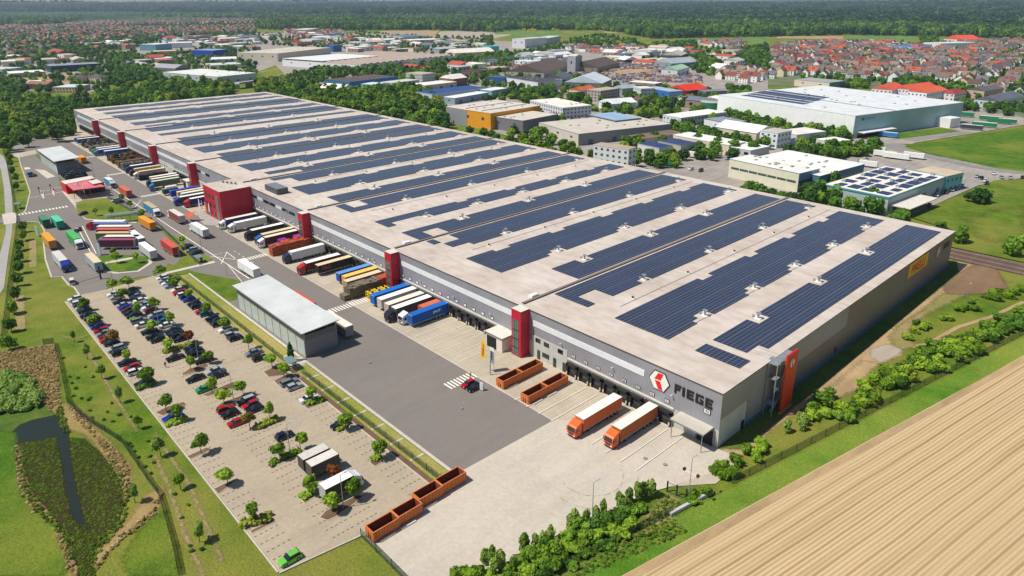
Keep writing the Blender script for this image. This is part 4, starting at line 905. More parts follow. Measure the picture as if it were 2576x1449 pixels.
# lettering on trailers
def side_text(s, x, y, z, size, c): 
    t = text(s, (x, y, z), size, M('side_lettering_'+c.strip('#'), c, .6, 0, 0), None, 'side_lettering', (PI/2, 0, PI/2), .005, .01); return t
def attach(t, near):
    best = min([o for o in C.objects if o.parent is None and o.type == 'EMPTY' and o.get('group') == GD], key=lambda o: abs(o.location.x-near[0])+abs(o.location.y-near[1]))
    w = t.location.copy(); t.parent = best; t.location = w-best.location
attach(side_text('pe.tr.', -154.8, 113.6, 3.05, 1.5, '#e8e8f0'), (-156.1, 104.3))
attach(side_text('P&O', -211., 107.4, 2.8, 1.9, '#a4405c'), (-212.3, 104.2))
attach(side_text('Transport Europe', -211., 112.8, 3.1, .75, '#b8b8b0'), (-212.3, 104.2)) if 0 else None
# ------------------------------------------------------------------ roll-off skips
def skip(x, y, rz, L, lab, h=2.3):
    t = thing('skip_container', lab, 'skip', (x, y, A_), rz, 'orange roll-off skips')
    w = 1.22; m = MB()
    for s in (-1, 1): m.box(s*w-.06, 0, .25, s*w+.06, L, h)
    m.box(-w, -.06, .25, w, .06, h); m.box(-w, L-.06, .25, w, L+.06, h); m.build('wall', rust, t)
    MB().box(-w+.08, .08, .25, w-.08, L-.08, .4).box(-w+.08, .08, .3, -w+.1, L-.08, h-.05).box(w-.1, .08, .3, w-.08, L-.08, h-.05).box(-w+.08, L-.1, .3, w-.08, L-.08, h-.05).build('floor', rusti, t)
    r = MB(); n = int(L/.6)
    for k in range(n+1):
        for s in (-1, 1): r.box(s*(w+.06), L*k/n-.06, .3, s*(w+.15), L*k/n+.06, h-.1)
    r.build('rib', rust, t)
    r = MB(); r.box(-w-.1, -.1, h-.08, -w+.1, L+.1, h+.07); r.box(w-.1, -.1, h-.08, w+.1, L+.1, h+.07); r.box(-w+.1, -.1, h-.08, w-.1, .1, h+.07); r.box(-w+.1, L-.1, h-.08, w-.1, L+.1, h+.07); r.build('rim', rust, t)
    r = MB(); r.profile([(-.1, .3), (-.22, .5), (-.12, 1.5), (-.06, 1.5)], -.4, -.25); r.profile([(-.1, .3), (-.22, .5), (-.12, 1.5), (-.06, 1.5)], .25, .4); r.build('hook_frame', rusti, t)
    MB().box(-.9, 0, 0, -.7, L, .25).box(.7, 0, 0, .9, L, .25).build('runner', darkm, t)
    return t
a = G('22', 75, 1140); b = G('22', 350, 1060)
skip(-103.4, 100.6, 0, 6.6, 'orange skip nearest the yard corner in the right pair'); skip(-103.4, 107.5, 0, 7.0, 'orange skip nearer the docks in the right pair')
skip(-112.6, 100.9, 0, 6.6, 'orange skip nearest the asphalt in the left pair by the flags'); skip(-112.6, 107.8, 0, 7.0, 'orange skip nearer the wall in the left pair by the flags')
skip(-90.6, 49.4, .0, 5.4, 'orange skip at the fence corner, lowest of the row of four'); skip(-90.8, 55.0, 0, 5.2, 'orange skip second from the fence corner in the row of four')
skip(-92., 60.6, .0, 5.4, 'orange skip third from the fence corner in the row of four'); skip(-92.2, 66.2, 0, 5.8, 'orange skip at the lawn end of the row of four')
for k, (x, y) in enumerate([(-88.8, 52), (-88.8, 56.5), (-90.2, 62.5), (-101.4, 103), (-101.4, 108), (-110.8, 103.5)]):
    tag(MB().box(x-.2, y-1.6, A_, x+.2, y+1.6, A_+.3).build('timber_beam', offw), 'pale concrete beam lying alongside an orange skip', 'beam', None) .__setitem__('group', 'beams beside the skips')
# ------------------------------------------------------------------ stacks of crates, pallets and racks on the apron
def stack(name, lab, cat, x0, y0, x1, y1, h, c, cell=(1.2, 1.0, .6), jit=.12, gap=.05, top=None, miss=.0):
    """a block of stacked units with uneven tops"""
    m = MB(); nx = max(1, int((x1-x0)/cell[0])); ny = max(1, int((y1-y0)/cell[1])); nz = max(1, int(h/cell[2])); dx, dy, dz = (x1-x0)/nx, (y1-y0)/ny, h/nz
    for i in range(nx):
        for j in range(ny):
            kk = nz-(random.random() < .25)*1
            for k in range(kk):
                if random.random() < miss: continue
                e = random.uniform(0, jit); m.box(x0+dx*i+gap+e*.3, y0+dy*j+gap, A_+.03+dz*k+.03, x0+dx*(i+1)-gap+e*.2, y0+dy*(j+1)-gap, A_+.03+dz*(k+1)-.03, random.randrange(len(c)))
    o = m.build(name, [M('crate_'+h_.strip('#'), h_, .8, 0, .2, 2) for h_ in c]); tag(o, lab, cat); return o
stack('crate_wall', 'tall wall of stacked rust-brown crates on the apron right of the near-middle tower', 'crates', -244.6, 101.2, -241.4, 118, 3.9, ['#a8502c', '#9a4424', '#b25c34'], (.8, 1.2, .28))
stack('crate_stack', 'row of orange-red sacks in crates beside the brown crate wall', 'crates', -247.8, 107.5, -245.6, 118, 3.4, ['#d8481c', '#c43a18'], (1.1, 1.2, .8))
stack('crate_stack', 'purple container row beside the orange-red sacks', 'crates', -251.2, 104.5, -248.4, 117.5, 3.2, ['#8c2c9c', '#7a2488'], (2.6, 3, 1.5))
stack('pallet_stack', 'long block of weathered pallets beside the yellow racks', 'pallets', -189.8, 101.6, -185.6, 113.5, 4.0, ['#6f6552', '#7d725c', '#5c5444'], (1.2, 1.2, .3))
stack('pallet_stack', 'low step of weathered pallets in front of the pallet block', 'pallets', -189, 99.6, -185.8, 101.5, 2.0, ['#6f6552', '#7d725c'], (1.2, .9, .3))
stack('crate_stack', 'red-brown steel box beside the second red tower', 'crates', -189, 113.6, -185.5, 117.8, 4.2, ['#b0482c'], (3.4, 4, 2))
for k in range(6):
    f = MB(); x, y = -183.4+1.1*(k % 2)*1.6, 106+2.6*(k//2)
    for dx in (0, 1.5):
        for dy in (0, 2.2): f.box(x+dx, y+dy, A_, x+dx+.14, y+dy+.14, 2.7)
    for z in (.6, 1.6, 2.5): f.box(x, y, z, x+1.64, y+2.34, z+.14)
    f.cyl((x+.8, y+1.1, 2.64), (x+.8, y+1.1, 3.1), .35, 8, 1)
    tag(f.build('yellow_rack', [M('rack_yellow', '#d8b40c', .5, 0, .1), black]), 'yellow steel machine rack in the cluster beside the pallet block', 'rack', 'yellow racks by the second tower')
def junk(lab, x0, x1, y0, y1, h, cols, n):
    m = MB()
    for _ in range(n):
        x, y = random.uniform(x0, x1), random.uniform(y0, y1); s = random.uniform(.5, 1.3); z = A_ if random.random() < .6 else random.uniform(.8, h-1)
        m.box(x, y, A_, x+s, y+random.uniform(.6, 2), min(h, z+random.uniform(.8, 1.6)), random.randrange(len(cols)))
    o = m.build('scrap_pile', [M('crate_'+c.strip('#'), c, .8, 0, .2, 2) for c in cols]); tag(o, lab, 'machinery pile')
junk('jumbled pile of yellow and dark machine frames beyond the third far tower', -476, -448, 102, 117, 3.8, ['#6a5520', '#3c382e', '#8c7420', '#4a443c', '#5a4c3a', '#7c3a2a'], 260)
junk('jumbled pile of dark and yellow frames at the farthest docks', -538, -512, 102, 117, 3.8, ['#6a5520', '#3c382e', '#8c7420', '#35333a', '#5a4c3a', '#8c90a0'], 230)
junk('dark racks with wheels heaped beside the smaller hall', -449, -435, 72, 82, 3., ['#2c2e34', '#3c4048', '#4a5058', '#23242a'], 150)
for lab, x0, x1, c in [('grey mesh box wall beside the navy lorry in the far dock rows', -441, -434, ['#54544e', '#64645c', '#45453f']), ('grey mesh box wall beside the green cab lorry', -512, -503, ['#5c5c56', '#6c6c64', '#4a4a44']), ('brown mesh boxes beyond the grey mesh wall', -447.5, -443, ['#5c4434', '#6c5444'])]:
    stack('mesh_box_wall', lab, 'crates', x0, 101.5, x1, 116.5, 3.9, c, (1.2, 1.2, .9))
stack('steel_rack', 'black steel racks under the beige trailer beside the white cab lorry', 'rack', -405.8, 101, -403.2, 116, 2.9, ['#17181c', '#23252b'], (1.3, 2.4, 1.4), gap=.12)
stack('white_tank', 'white tank cabin beside the bright blue tractor unit', 'tank', -372.6, 104.2, -370, 109.6, 2.4, ['#dcdad4'], (2.6, 5.4, 2.4), jit=0, gap=.02)
stack('mesh_box_wall', 'pale blue tank on the apron edge beside the office block', 'tank', -293.2, 96, -290.8, 101.6, 1.9, ['#4c8aa4'], (2.4, 5, 1.9), jit=0)

for k, (x, y, w) in enumerate([(-70.5, 104.2, 'orange lorries'), (-66.4, 105.5, 'loading gate canopy'), (-112, 88, 'zebra crossing'), (-146, 84, 'white-roofed hall')]):
    tag(MB().cyl((x, y, A_), (x, y, A_+.21), .45, 14).cyl((x, y, A_+.21), (x, y, A_+.215), .32, 14, 1).build('manhole_cover', [midm, asphalt2]), 'round manhole cover in the paving near the %s' % w, 'manhole')
# ------------------------------------------------------------------ vegetation
def leafm(name, a, b, c, patch=False):
    n = NT(name); q = n.n('ShaderNodeObjectInfo'); f = n.noise(.9 if not patch else .0028, 3, .6)
    k = n.math('ADD', n.math('MULTIPLY', q.outputs['Random'], .55 if not patch else .3), n.math('MULTIPLY', f, .5 if not patch else .85))
    if patch: k = n.math('SUBTRACT', n.math('MULTIPLY', k, 1.9), .62)
    n.col(n.ramp(k, [(.2, hexc(a)), (.52, hexc(b)), (.85, hexc(c))])); n.set(.65, 0, .25)
    tr = n.n('ShaderNodeBsdfTranslucent'); mx = n.n('ShaderNodeMixShader'); mx.inputs[0].default_value = .3
    rp = n.ramp(k, [(.2, hexc(b)), (.8, hexc(c))]); n.l(rp, tr.inputs[0]); out = n.t.nodes['Material Output']
    n.l(n.b.outputs[0], mx.inputs[1]); n.l(tr.outputs[0], mx.inputs[2]); n.l(mx.outputs[0], out.inputs[0]); return n.mat
leaf_a = leafm('leaves_fresh', '#587a1a', '#80a428', '#a8c43c')
leaf_b = leafm('leaves_wood', '#3c601c', '#5f8826', '#8cac34')
leaf_c = leafm('leaves_dark', '#2c4c1c', '#406824', '#62882e')
leaf_f = leafm('leaves_far', '#28492a', '#48702f', '#8cac48', True)
leaf_p = leafm('leaves_pale', '#5c8030', '#88a844', '#b0c064')
leaf_r = leafm('leaves_red', '#6e3a20', '#8c4c24', '#7a7a2a')
leaf_y = leafm('leaves_yellow', '#6a7e1c', '#8c9c2c', '#a8ae40')
bark = M('bark', '#5c4c3c', .9, 0, .2, 3)
def ico():
    t = (1+5**.5)/2; v = np.array([(-1, t, 0), (1, t, 0), (-1, -t, 0), (1, -t, 0), (0, -1, t), (0, 1, t), (0, -1, -t), (0, 1, -t), (t, 0, -1), (t, 0, 1), (-t, 0, -1), (-t, 0, 1)], float)
    v /= np.linalg.norm(v[0]); f = [(0, 11, 5), (0, 5, 1), (0, 1, 7), (0, 7, 10), (0, 10, 11), (1, 5, 9), (5, 11, 4), (11, 10, 2), (10, 7, 6), (7, 1, 8), (3, 9, 4), (3, 4, 2), (3, 2, 6), (3, 6, 8), (3, 8, 9), (4, 9, 5), (2, 4, 11), (6, 2, 10), (8, 6, 7), (9, 8, 1)]
    return v, f
IV, IF = ico()
def crown_mesh(name, seed, shape='round', nb=26, nl=420, ls=.17):
    """unit crown: radius about 1, base z=0, height ~2; clumps plus leaf-sized faces"""
    r = np.random.default_rng(seed); V, F = [], []; LB = []
    for _ in range(7 if nb > 12 else 4):
        q = r.normal(size=3); LB.append((q/np.linalg.norm(q)*r.uniform(.35, .62), r.uniform(.36, .6)))
    def dom():
        while True:
            p = r.uniform(-1, 1, 3); 
            if np.linalg.norm(p) <= 1: break
        p = p/np.linalg.norm(p)*(np.linalg.norm(p)**.45)
        if shape != 'cone': lc, lr = LB[r.integers(len(LB))]; p = lc+p*lr
        if shape == 'cone': k = 1-.5*(p[2]+1)*.85; p = np.array([p[0]*k*.8, p[1]*k*.8, p[2]*1.35])
        if shape == 'tall': p = p*np.array([.8, .8, 1.2]); p[:2] *= 1.15-.3*p[2]+.25*math.sin(p[2]*5)
        if shape == 'bush': p = p*np.array([1, 1, .75])
        if shape == 'young': p = p*np.array([.85, .85, .8]); p[:2] *= 1-.25*p[2]
        return p
    for _ in range(nb):
        c = dom()*.84; s = r.uniform(.13, .3)
        j = IV*(1+r.uniform(-.3, .3, (12, 1)))*s*np.array([1, 1, .8])+c
        n = len(V); V += [tuple(q) for q in j]; F += [tuple(i+n for i in f) for f in IF]
    for _ in range(nl):
        c = dom()*r.uniform(.8, 1.06); a = r.normal(size=3); a /= np.linalg.norm(a); o = c/np.linalg.norm(c)+r.normal(size=3)*.5
        b = np.cross(a, o); b /= np.linalg.norm(b)+1e-6; a = np.cross(b, o); a /= np.linalg.norm(a)+1e-6; s = ls*r.uniform(.6, 1.4)
        n = len(V); V += [tuple(c-a*s-b*s*.6), tuple(c+a*s-b*s*.5), tuple(c+a*s*.8+b*s*.6), tuple(c-a*s*.7+b*s*.7)]; F.append((n, n+1, n+2, n+3))
    V = np.array(V); V *= 1.14 if shape != 'cone' else 1; V[:, 2] += 1.0 if shape in ('round', 'young') else (1.3 if shape in ('cone', 'tall') else .72)
    me = bpy.data.meshes.new(name); me.from_pydata([tuple(map(float, v)) for v in V], [], F); me.update(); return me
def trunk_mesh(name, h, r, br=4):
    m = MB(); m.cyl((0, 0, -.1), (0, 0, h), r, 7, 0, r*.6)
    for k in range(br):
        a = 2*PI*k/br+.4; m.cyl((0, 0, h*.75), (math.cos(a)*h*.3, math.sin(a)*h*.3, h*1.25), r*.45, 5, 0, r*.2)
    o = m.build(name, bark); me = o.data; bpy.data.objects.remove(o); return me
def crowns(name, shape, n, mat, **k):
    out = []
    for i in range(n): me = crown_mesh(name, 100*len(MC)+i+hash(shape) % 7*0+i*13, shape, **k); me.materials.append(mat); out.append(me)
    return out
K_car = crowns('crown', 'young', 5, leaf_a, nb=20, nl=760, ls=.13); K_wood = crowns('crown', 'round', 6, leaf_b, nb=30, nl=420)
K_yel = crowns('crown', 'round', 2, leaf_y, nb=26, nl=420); K_dark = crowns('crown', 'round', 3, leaf_c, nb=28, nl=360)
K_cone = crowns('crown', 'cone', 2, leaf_c, nb=34, nl=420); K_tall = crowns('crown', 'tall', 3, leaf_p, nb=16, nl=760, ls=.13); K_bush = crowns('foliage', 'bush', 5, leaf_a, nb=24, nl=700, ls=.14)
K_bushd = crowns('foliage', 'bush', 2, leaf_b, nb=22, nl=620, ls=.14); K_red = crowns('crown', 'young', 2, leaf_r, nb=20, nl=420, ls=.14)
K_far = crowns('crown', 'round', 4, leaf_f, nb=16, nl=110, ls=.24); K_farm = crowns('crown', 'round', 2, leaf_b, nb=16, nl=110, ls=.24)
T_young = trunk_mesh('trunk', 1.9, .09); T_big = trunk_mesh('trunk', 4, .3)
def tree(x, y, r, hc, h0, meshes, trunk, name, label, group, th):
    """r crown radius, hc crown height, h0 height of the crown's underside"""
    t = thing(name, label, 'shrub' if 'shrub' in name else 'tree', (x, y, 0), random.uniform(0, 6.28), group)
    c = bpy.data.objects.new('crown' if trunk else 'foliage', random.choice(meshes)); C.objects.link(c); c.parent = t; c.location = (0, 0, h0)
    c.scale = (r*random.uniform(.85, 1.2), r*random.uniform(.85, 1.2), hc/2)
    if trunk:
        k = bpy.data.objects.new('trunk', trunk); C.objects.link(k); k.parent = t; k.scale = (1, 1, (h0+.35*hc)/th)
    return t
GT = 'young trees in the car park'
def cpt(t, s, r=1.55, meshes=None, name='young_tree', lab=None, grp=GT, hc=3.0, h0=1.6, z=3.0):
    a = list(map(float, s.split()))
    for i in range(0, len(a), 2):
        x, y = G(t, a[i], a[i+1], z); rr = r*random.uniform(.85, 1.12)
        yield x, y, rr
pts = []
for t, s, r, K in [('02', '840 150 1290 670 1460 870 1655 1135 1240 50 1360 200 1545 140 1535 370 1700 300 1905 50 2085 195 2270 340', 1.6, K_car), ('02', '955 310', 2.0, K_car), ('02', '1115 490 1890 475', 1.7, K_red), ('02', '1775 1240 1700 540 1905 735 2120 955', 1.4, K_car), ('02', '2090 670 2240 1060 2435 980 2490 520', 1.6, K_car),
                   ('12', '150 700 270 810', 1.7, K_car), ('12', '555 1040 125 1225', 1.3, K_car), ('12', '345 640', 1.3, K_cone), ('12', '895 1310', 1.8, K_car), ('13', '435 70 225 150 1250 160 755 680 975 550', 1.45, K_car), ('13', '775 400', 1.2, K_red), ('13', '545 500 -15 770', 1.3, K_car), ('03', '2005 105 2275 410', 1.4, K_car), ('02', '2500 1305', 1.1, K_red),
                   ('01', '1605 1265 1285 1375 1120 1405 1770 1370', 1.9, K_car), ('01', '1130 1070 1165 1125 1370 1125', 1.2, K_car), ('01', '1220 540 1305 590 1435 690', 1.5, K_car), ('01', '1840 945', 1.7, K_car), ('01', '955 665 1115 670', 1.1, K_car)]:
    a = list(map(float, s.split())); pts += [(*G(t, a[i], a[i+1], 3.0), r*random.uniform(.92, 1.1), K) for i in range(0, len(a), 2)]
def rowname(y): return 'first' if y < 41 else 'second' if y < 50.2 else 'third' if y < 57 else 'fourth'
cnt = {}
for x, y, r, K in sorted(pts, key=lambda p: -p[0]):
    if x > -249 and y < 67.5: rn = rowname(y); cnt[rn] = cnt.get(rn, 0)+1; lab = '%s young tree, %s from the near end along the %s car park row' % ('reddish' if K is K_red else 'round green', ordn(cnt[rn]), rn)
    elif x > -249: lab = 'pointed green tree on the lawn by the near end of the white-roofed hall'
    else: cnt['y'] = cnt.get('y', 0)+1; lab = 'small round tree on the truck yard lawns, %s counting away from the car park' % ordn(cnt['y'])
    r *= random.uniform(1.0, 1.3); tree(x, y, r, random.uniform(3.0, 3.9) if K is not K_cone else 4.2, 1.5 if K is not K_cone else .4, K, T_young, 'young_tree', lab, GT, 1.9)
k = 0
for t, s, r in [('02', '865 640 1010 830 1195 1070 1380 1325', 1.1), ('03', '1600 150 1800 480 1990 1000', 1.15), ('02', '735 470', .8), ('03', '1340 610', .9)]:
    a = list(map(float, s.split()))
    for i in range(0, len(a), 2):
        k += 1; x, y = G(t, a[i], a[i+1], 2.4); tree(x, y, r, 3.0, 1.2, K_tall if k % 2 else K_car, T_young, 'sapling', 'staked sapling on the meadow, %s in the line beside the car park edge' % ordn(k), 'saplings on the meadow', 1.9)
k = 0
for t, s in [('02', '150 50 130 190 100 360 85 540'), ('01', '225 830 215 915 190 1015 185 1125 180 1235 160 1365 150 340 165 420 120 270 100 190 75 100 105 140 60 20')]:
    a = list(map(float, s.split()))
    for i in range(0, len(a), 2):
        k += 1; x, y = G(t, a[i], a[i+1], 2.5); tree(x, y, 1.7, 4.4, .8, K_wood, T_young, 'roadside_tree', 'dark green roadside tree, %s along the verge fence by the public road' % ordn(k), 'roadside trees at the left edge', 1.9)
# tiny shrubs on the meadow and hedges in the beds
for t, s in [('02', '640 710 700 900 780 910 730 960 760 1015 740 1090 820 1115 910 1110 900 1240 930 1305 1085 1250 1040 1330 1120 1165 1310 1300 860 800 930 900 1200 1280 890 1130 1135 1350'), ('03', '1300 125 1350 200 1390 260 1490 95 1505 250 1550 310 1525 420 1465 355 1755 635 1830 870 1890 740 1910 1155 1925 1205 2030 1185 1320 150 1150 500')]:
    a = list(map(float, s.split()))
    for i in range(0, len(a), 2):
        x, y = G(t, a[i], a[i+1]); tree(x, y, .42, .75, 0, K_bushd, None, 'meadow_shrub', 'tiny dark shrub dotted on the meadow between pond fence and car park', 'tiny shrubs on the meadow', 1)
def hedge(lab, p, q, w, h, name='hedge'):
    """clipped hedge: one continuous bumpy mass of foliage along p-q"""
    P, Q = Vector(p), Vector(q); L = (Q-P).length; w *= 1.4; n = max(6, int(L*w*12)); V, F = [], []; r = RNG
    d = (Q-P).normalized(); s = Vector((-d.y, d.x))
    for _ in range(n):
        a, b = r.uniform(0, L), r.uniform(-w/2, w/2); c = P+d*a+s*b; zz = r.uniform(.2, h*.75)
        j = IV*(1+r.uniform(-.3, .3, (12, 1)))*r.uniform(.22, .45)+np.array([c.x, c.y, zz+A_]); k = len(V); V += [tuple(v) for v in j]; F += [tuple(i+k for i in f) for f in IF]
    m = MB(); m.add(V, F); o = m.build(name, leaf_y if 'yellow' in lab else leaf_a); tag(o, lab, 'hedge'); return o
HD = [('02', 1640, 660, 1990, 560, 1.3, 1.1, 'yellow-green clipped hedge bed in the middle of the car park'), ('02', 1370, 1030, 1570, 960, 1.4, 1., 'clipped hedge at the first car park row beside the dark estate car'),
      ('02', 1670, 1395, 1890, 1330, 1.3, .9, 'grey-green hedge bed below the bright blue car'), ('12', 0, 1420, 240, 1320, 1.3, 1., 'yellow-green hedge bed beside the red hatchbacks'),
      ('13', -150, 950, 150, 870, 1.6, 1.2, 'yellow-green hedge at the near end of the first car park row'), ('13', 140, 340, 220, 300, 1.2, .8, 'small dark hedge left of the two grey box trailers'),
      ('13', 250, 270, 440, 200, 1.2, .9, 'dark hedge behind the two grey box trailers'), ('13', 460, 680, 590, 610, 1.2, .8, 'small dark hedge left of the white cab box lorry'),
      ('13', 1160, 300, 1250, 250, 1.2, .8, 'small shrubby hedge below the dark tree near the fence'), ('12', 800, 1440, 920, 1390, 1.2, .9, 'yellow-green hedge beside the dark blue car under a tree'),
      ('12', 510, 1180, 690, 1130, 1.1, 1., 'green hedge beside the white hatchback near the fence'), ('02', 1320, 330, 1370, 310, 1., .8, 'little green hedge end among the second row cars')]
for t, a, b, c_, d, w, h, lab in HD: hedge(lab, G(t, a, b), G(t, c_, d), w, h)
BEDS = [('02', '1830 870 1900 820 2080 760 2100 790 1990 850 1840 885'), ('02', '2030 1085 2340 950 2430 960 2390 1000 2090 1095'), ('02', '2170 1210 2230 1160 2450 1080 2576 1040 2576 1075 2280 1180 2200 1230'),
        ('12', '75 850 200 790 340 870 130 900'), ('12', '180 940 290 880 440 860 460 900 220 980'), ('12', '480 1185 690 1110 710 1150 520 1220'), ('13', '640 870 700 800 1020 640 1080 650 1040 690 800 860 720 895'),
        ('13', '105 340 450 190 480 220 150 370'), ('13', '440 660 570 600 600 650 490 725'), ('13', '1140 310 1240 250 1290 300 1195 350'), ('02', '1560 1260 1680 1200 1850 1150 1880 1180 1640 1290'), ('03', '1880 250 2080 160 2130 180 1920 280'), ('03', '2150 580 2350 480 2400 480 2200 630'),
        ('02', '1475 490 1600 430 1660 440 1500 500'), ('13', '-60 1000 180 880 200 910 -40 1030')]
for t, s in BEDS: sheet('planting_bed', GP(t+' '+s), A_+.05, brownsoil); kerb(GP(t+' '+s)+GP(t+' '+' '.join(s.split()[:2])), .15, .1)
# hedgerow of shrubs on the right, between fence and track
def seg(t, s): a = list(map(float, s.split())); return [G(t, a[i], a[i+1], 1.5) for i in range(0, len(a), 2)]
HG = 'shrubs of the boundary hedgerow'
def shrub(x, y, r, h, K, lab): tree(x, y, r, h, .05, K, None, 'hedgerow_shrub', lab, HG, 1)
SH = [('23', '20 1320 130 1150 230 1100 290 1080 380 1060 600 920 620 860 740 870 860 850 930 800 1080 740 1110 730 1190 660 1255 640 1320 620 1410 590', 1.0, 3.4, K_tall),
      ('23', '140 1380 250 1230 450 1300 620 1150 740 1090 880 1000 1000 950 1060 1000 1130 980 1180 900 700 1010 950 900 560 1060 330 1180 1130 820 1240 780', 1.6, 2.6, K_bush), ('23', '330 1290 500 1180 820 920 1050 870 1320 720 90 1290', 1.3, 2.4, K_bushd),
      ('23', '2040 350 2130 300 2250 270 2120 420 2220 380 2440 180 2500 130 2540 70 2470 230 2380 160 1840 620 1960 560', 1.5, 3.2, K_bush), ('32', '200 1400 350 1380 340 1320 620 1060', 1.2, 2.8, K_tall),
      ('32', '480 1180 560 1230 430 1260 730 1180 820 1230 900 1080 960 1130 1060 1100 1010 1010 970 930 1080 900 1200 950 1230 830 1290 900 1380 800 1180 820 1340 900 1500 700 1560 760 1620 650 1700 700 1740 800 1800 620 1880 560 1940 620 2060 520 2120 430 2000 570 1650 790 2080 600', 1.9, 4.0, K_bush),
      ('32', '2270 450 2340 400 2410 320 2350 300 2500 360 2540 250 2560 330 2280 380', 2., 4.2, K_bushd), ('32', '1500 320 1560 370 1480 400 1420 470 1760 270 1830 280 1980 170 2050 110 2100 190 2200 60 2250 30 1930 190 1600 350', 1.5, 3., K_bush), ('32', '2340 20 2430 60 2480 20 2540 0 2300 80', 1.6, 3.2, K_bush),
      ('32', '1020 1140 1480 900 1090 1080 2000 700', 1.2, 2.6, K_yel)]
SH += [('13', '2290 1260 2370 1290 2480 1300 2420 1370', 1.1, 3.6, K_tall), ('13', '1990 1420 2080 1430 2170 1430 2240 1390 2330 1400 2450 1430 2540 1360 2560 1420 2200 1449', 1.5, 2.8, K_bush), ('32', '700 1240 880 1180 960 1050 1150 890 1260 830 1330 800 1450 740 1520 640 1600 720 1660 560 1840 520 1900 680 1980 640 2020 480 2180 380 2260 500 2320 440 2440 390 2500 260 2200 480 2380 360', 1.7, 3.4, K_bushd), ('23', '180 1200 330 1110 420 1180 560 1000 680 940 780 980 860 930 970 880 1040 850 1150 800', 1.5, 3.2, K_wood), ('32', '540 1130 800 1280 1330 950 1700 620 2150 480', 1.7, 3.6, K_wood)]
n = 0
for t, s, r, h, K in SH:
    for x, y in seg(t, s):
        n += 1; lab = {'K': ''}.get('x') or ('slender light green shrub' if K is K_tall else 'broad bushy shrub' if K is K_bush else 'dark bushy shrub' if K is K_bushd else 'pale yellowish shrub')
        where = 'along the fence between pale yard and field' if t in ('23', '13') else 'in the row beyond the screen wall beside the field verge'
        shrub(x, y, r*random.uniform(.8, 1.15), h*random.uniform(.8, 1.2), K, lab+' '+where)
fl = [p for t, s in [('23', '620 1290 900 1080 1080 1000 300 1400 760 1180 1000 1120'), ('23', '1850 660 1800 640')] for p in seg(t, s)]
for x, y in fl: shrub(x, y, 1.2, 1.5, K_bushd, 'dark bushy shrub along the fence between pale yard and field')
for t, x, y, r, h, K, lab in [('31', 1930, 900, 3.2, 8, K_wood, 'tall dense tree beside the railway behind the warehouse corner'), ('31', 2440, 1020, 3.6, 8, K_wood, 'broad dense tree beside the railway at the right edge'), ('31', 2110, 520, 4.6, 7, K_dark, 'round solitary bush on the green field behind the warehouse'),
                              ('31', 1750, 810, 2.4, 3.6, K_wood, 'low bush beside the railway, left of the tall dense tree'), ('31', 2560, 960, 3., 7, K_wood, 'dense tree cut off by the right edge by the railway')]:
    px_, py_ = G(t, x, y, h/2); tree(px_, py_, r, h, .1, K, None if r < 3 else T_big, 'field_tree', lab, None, 4)
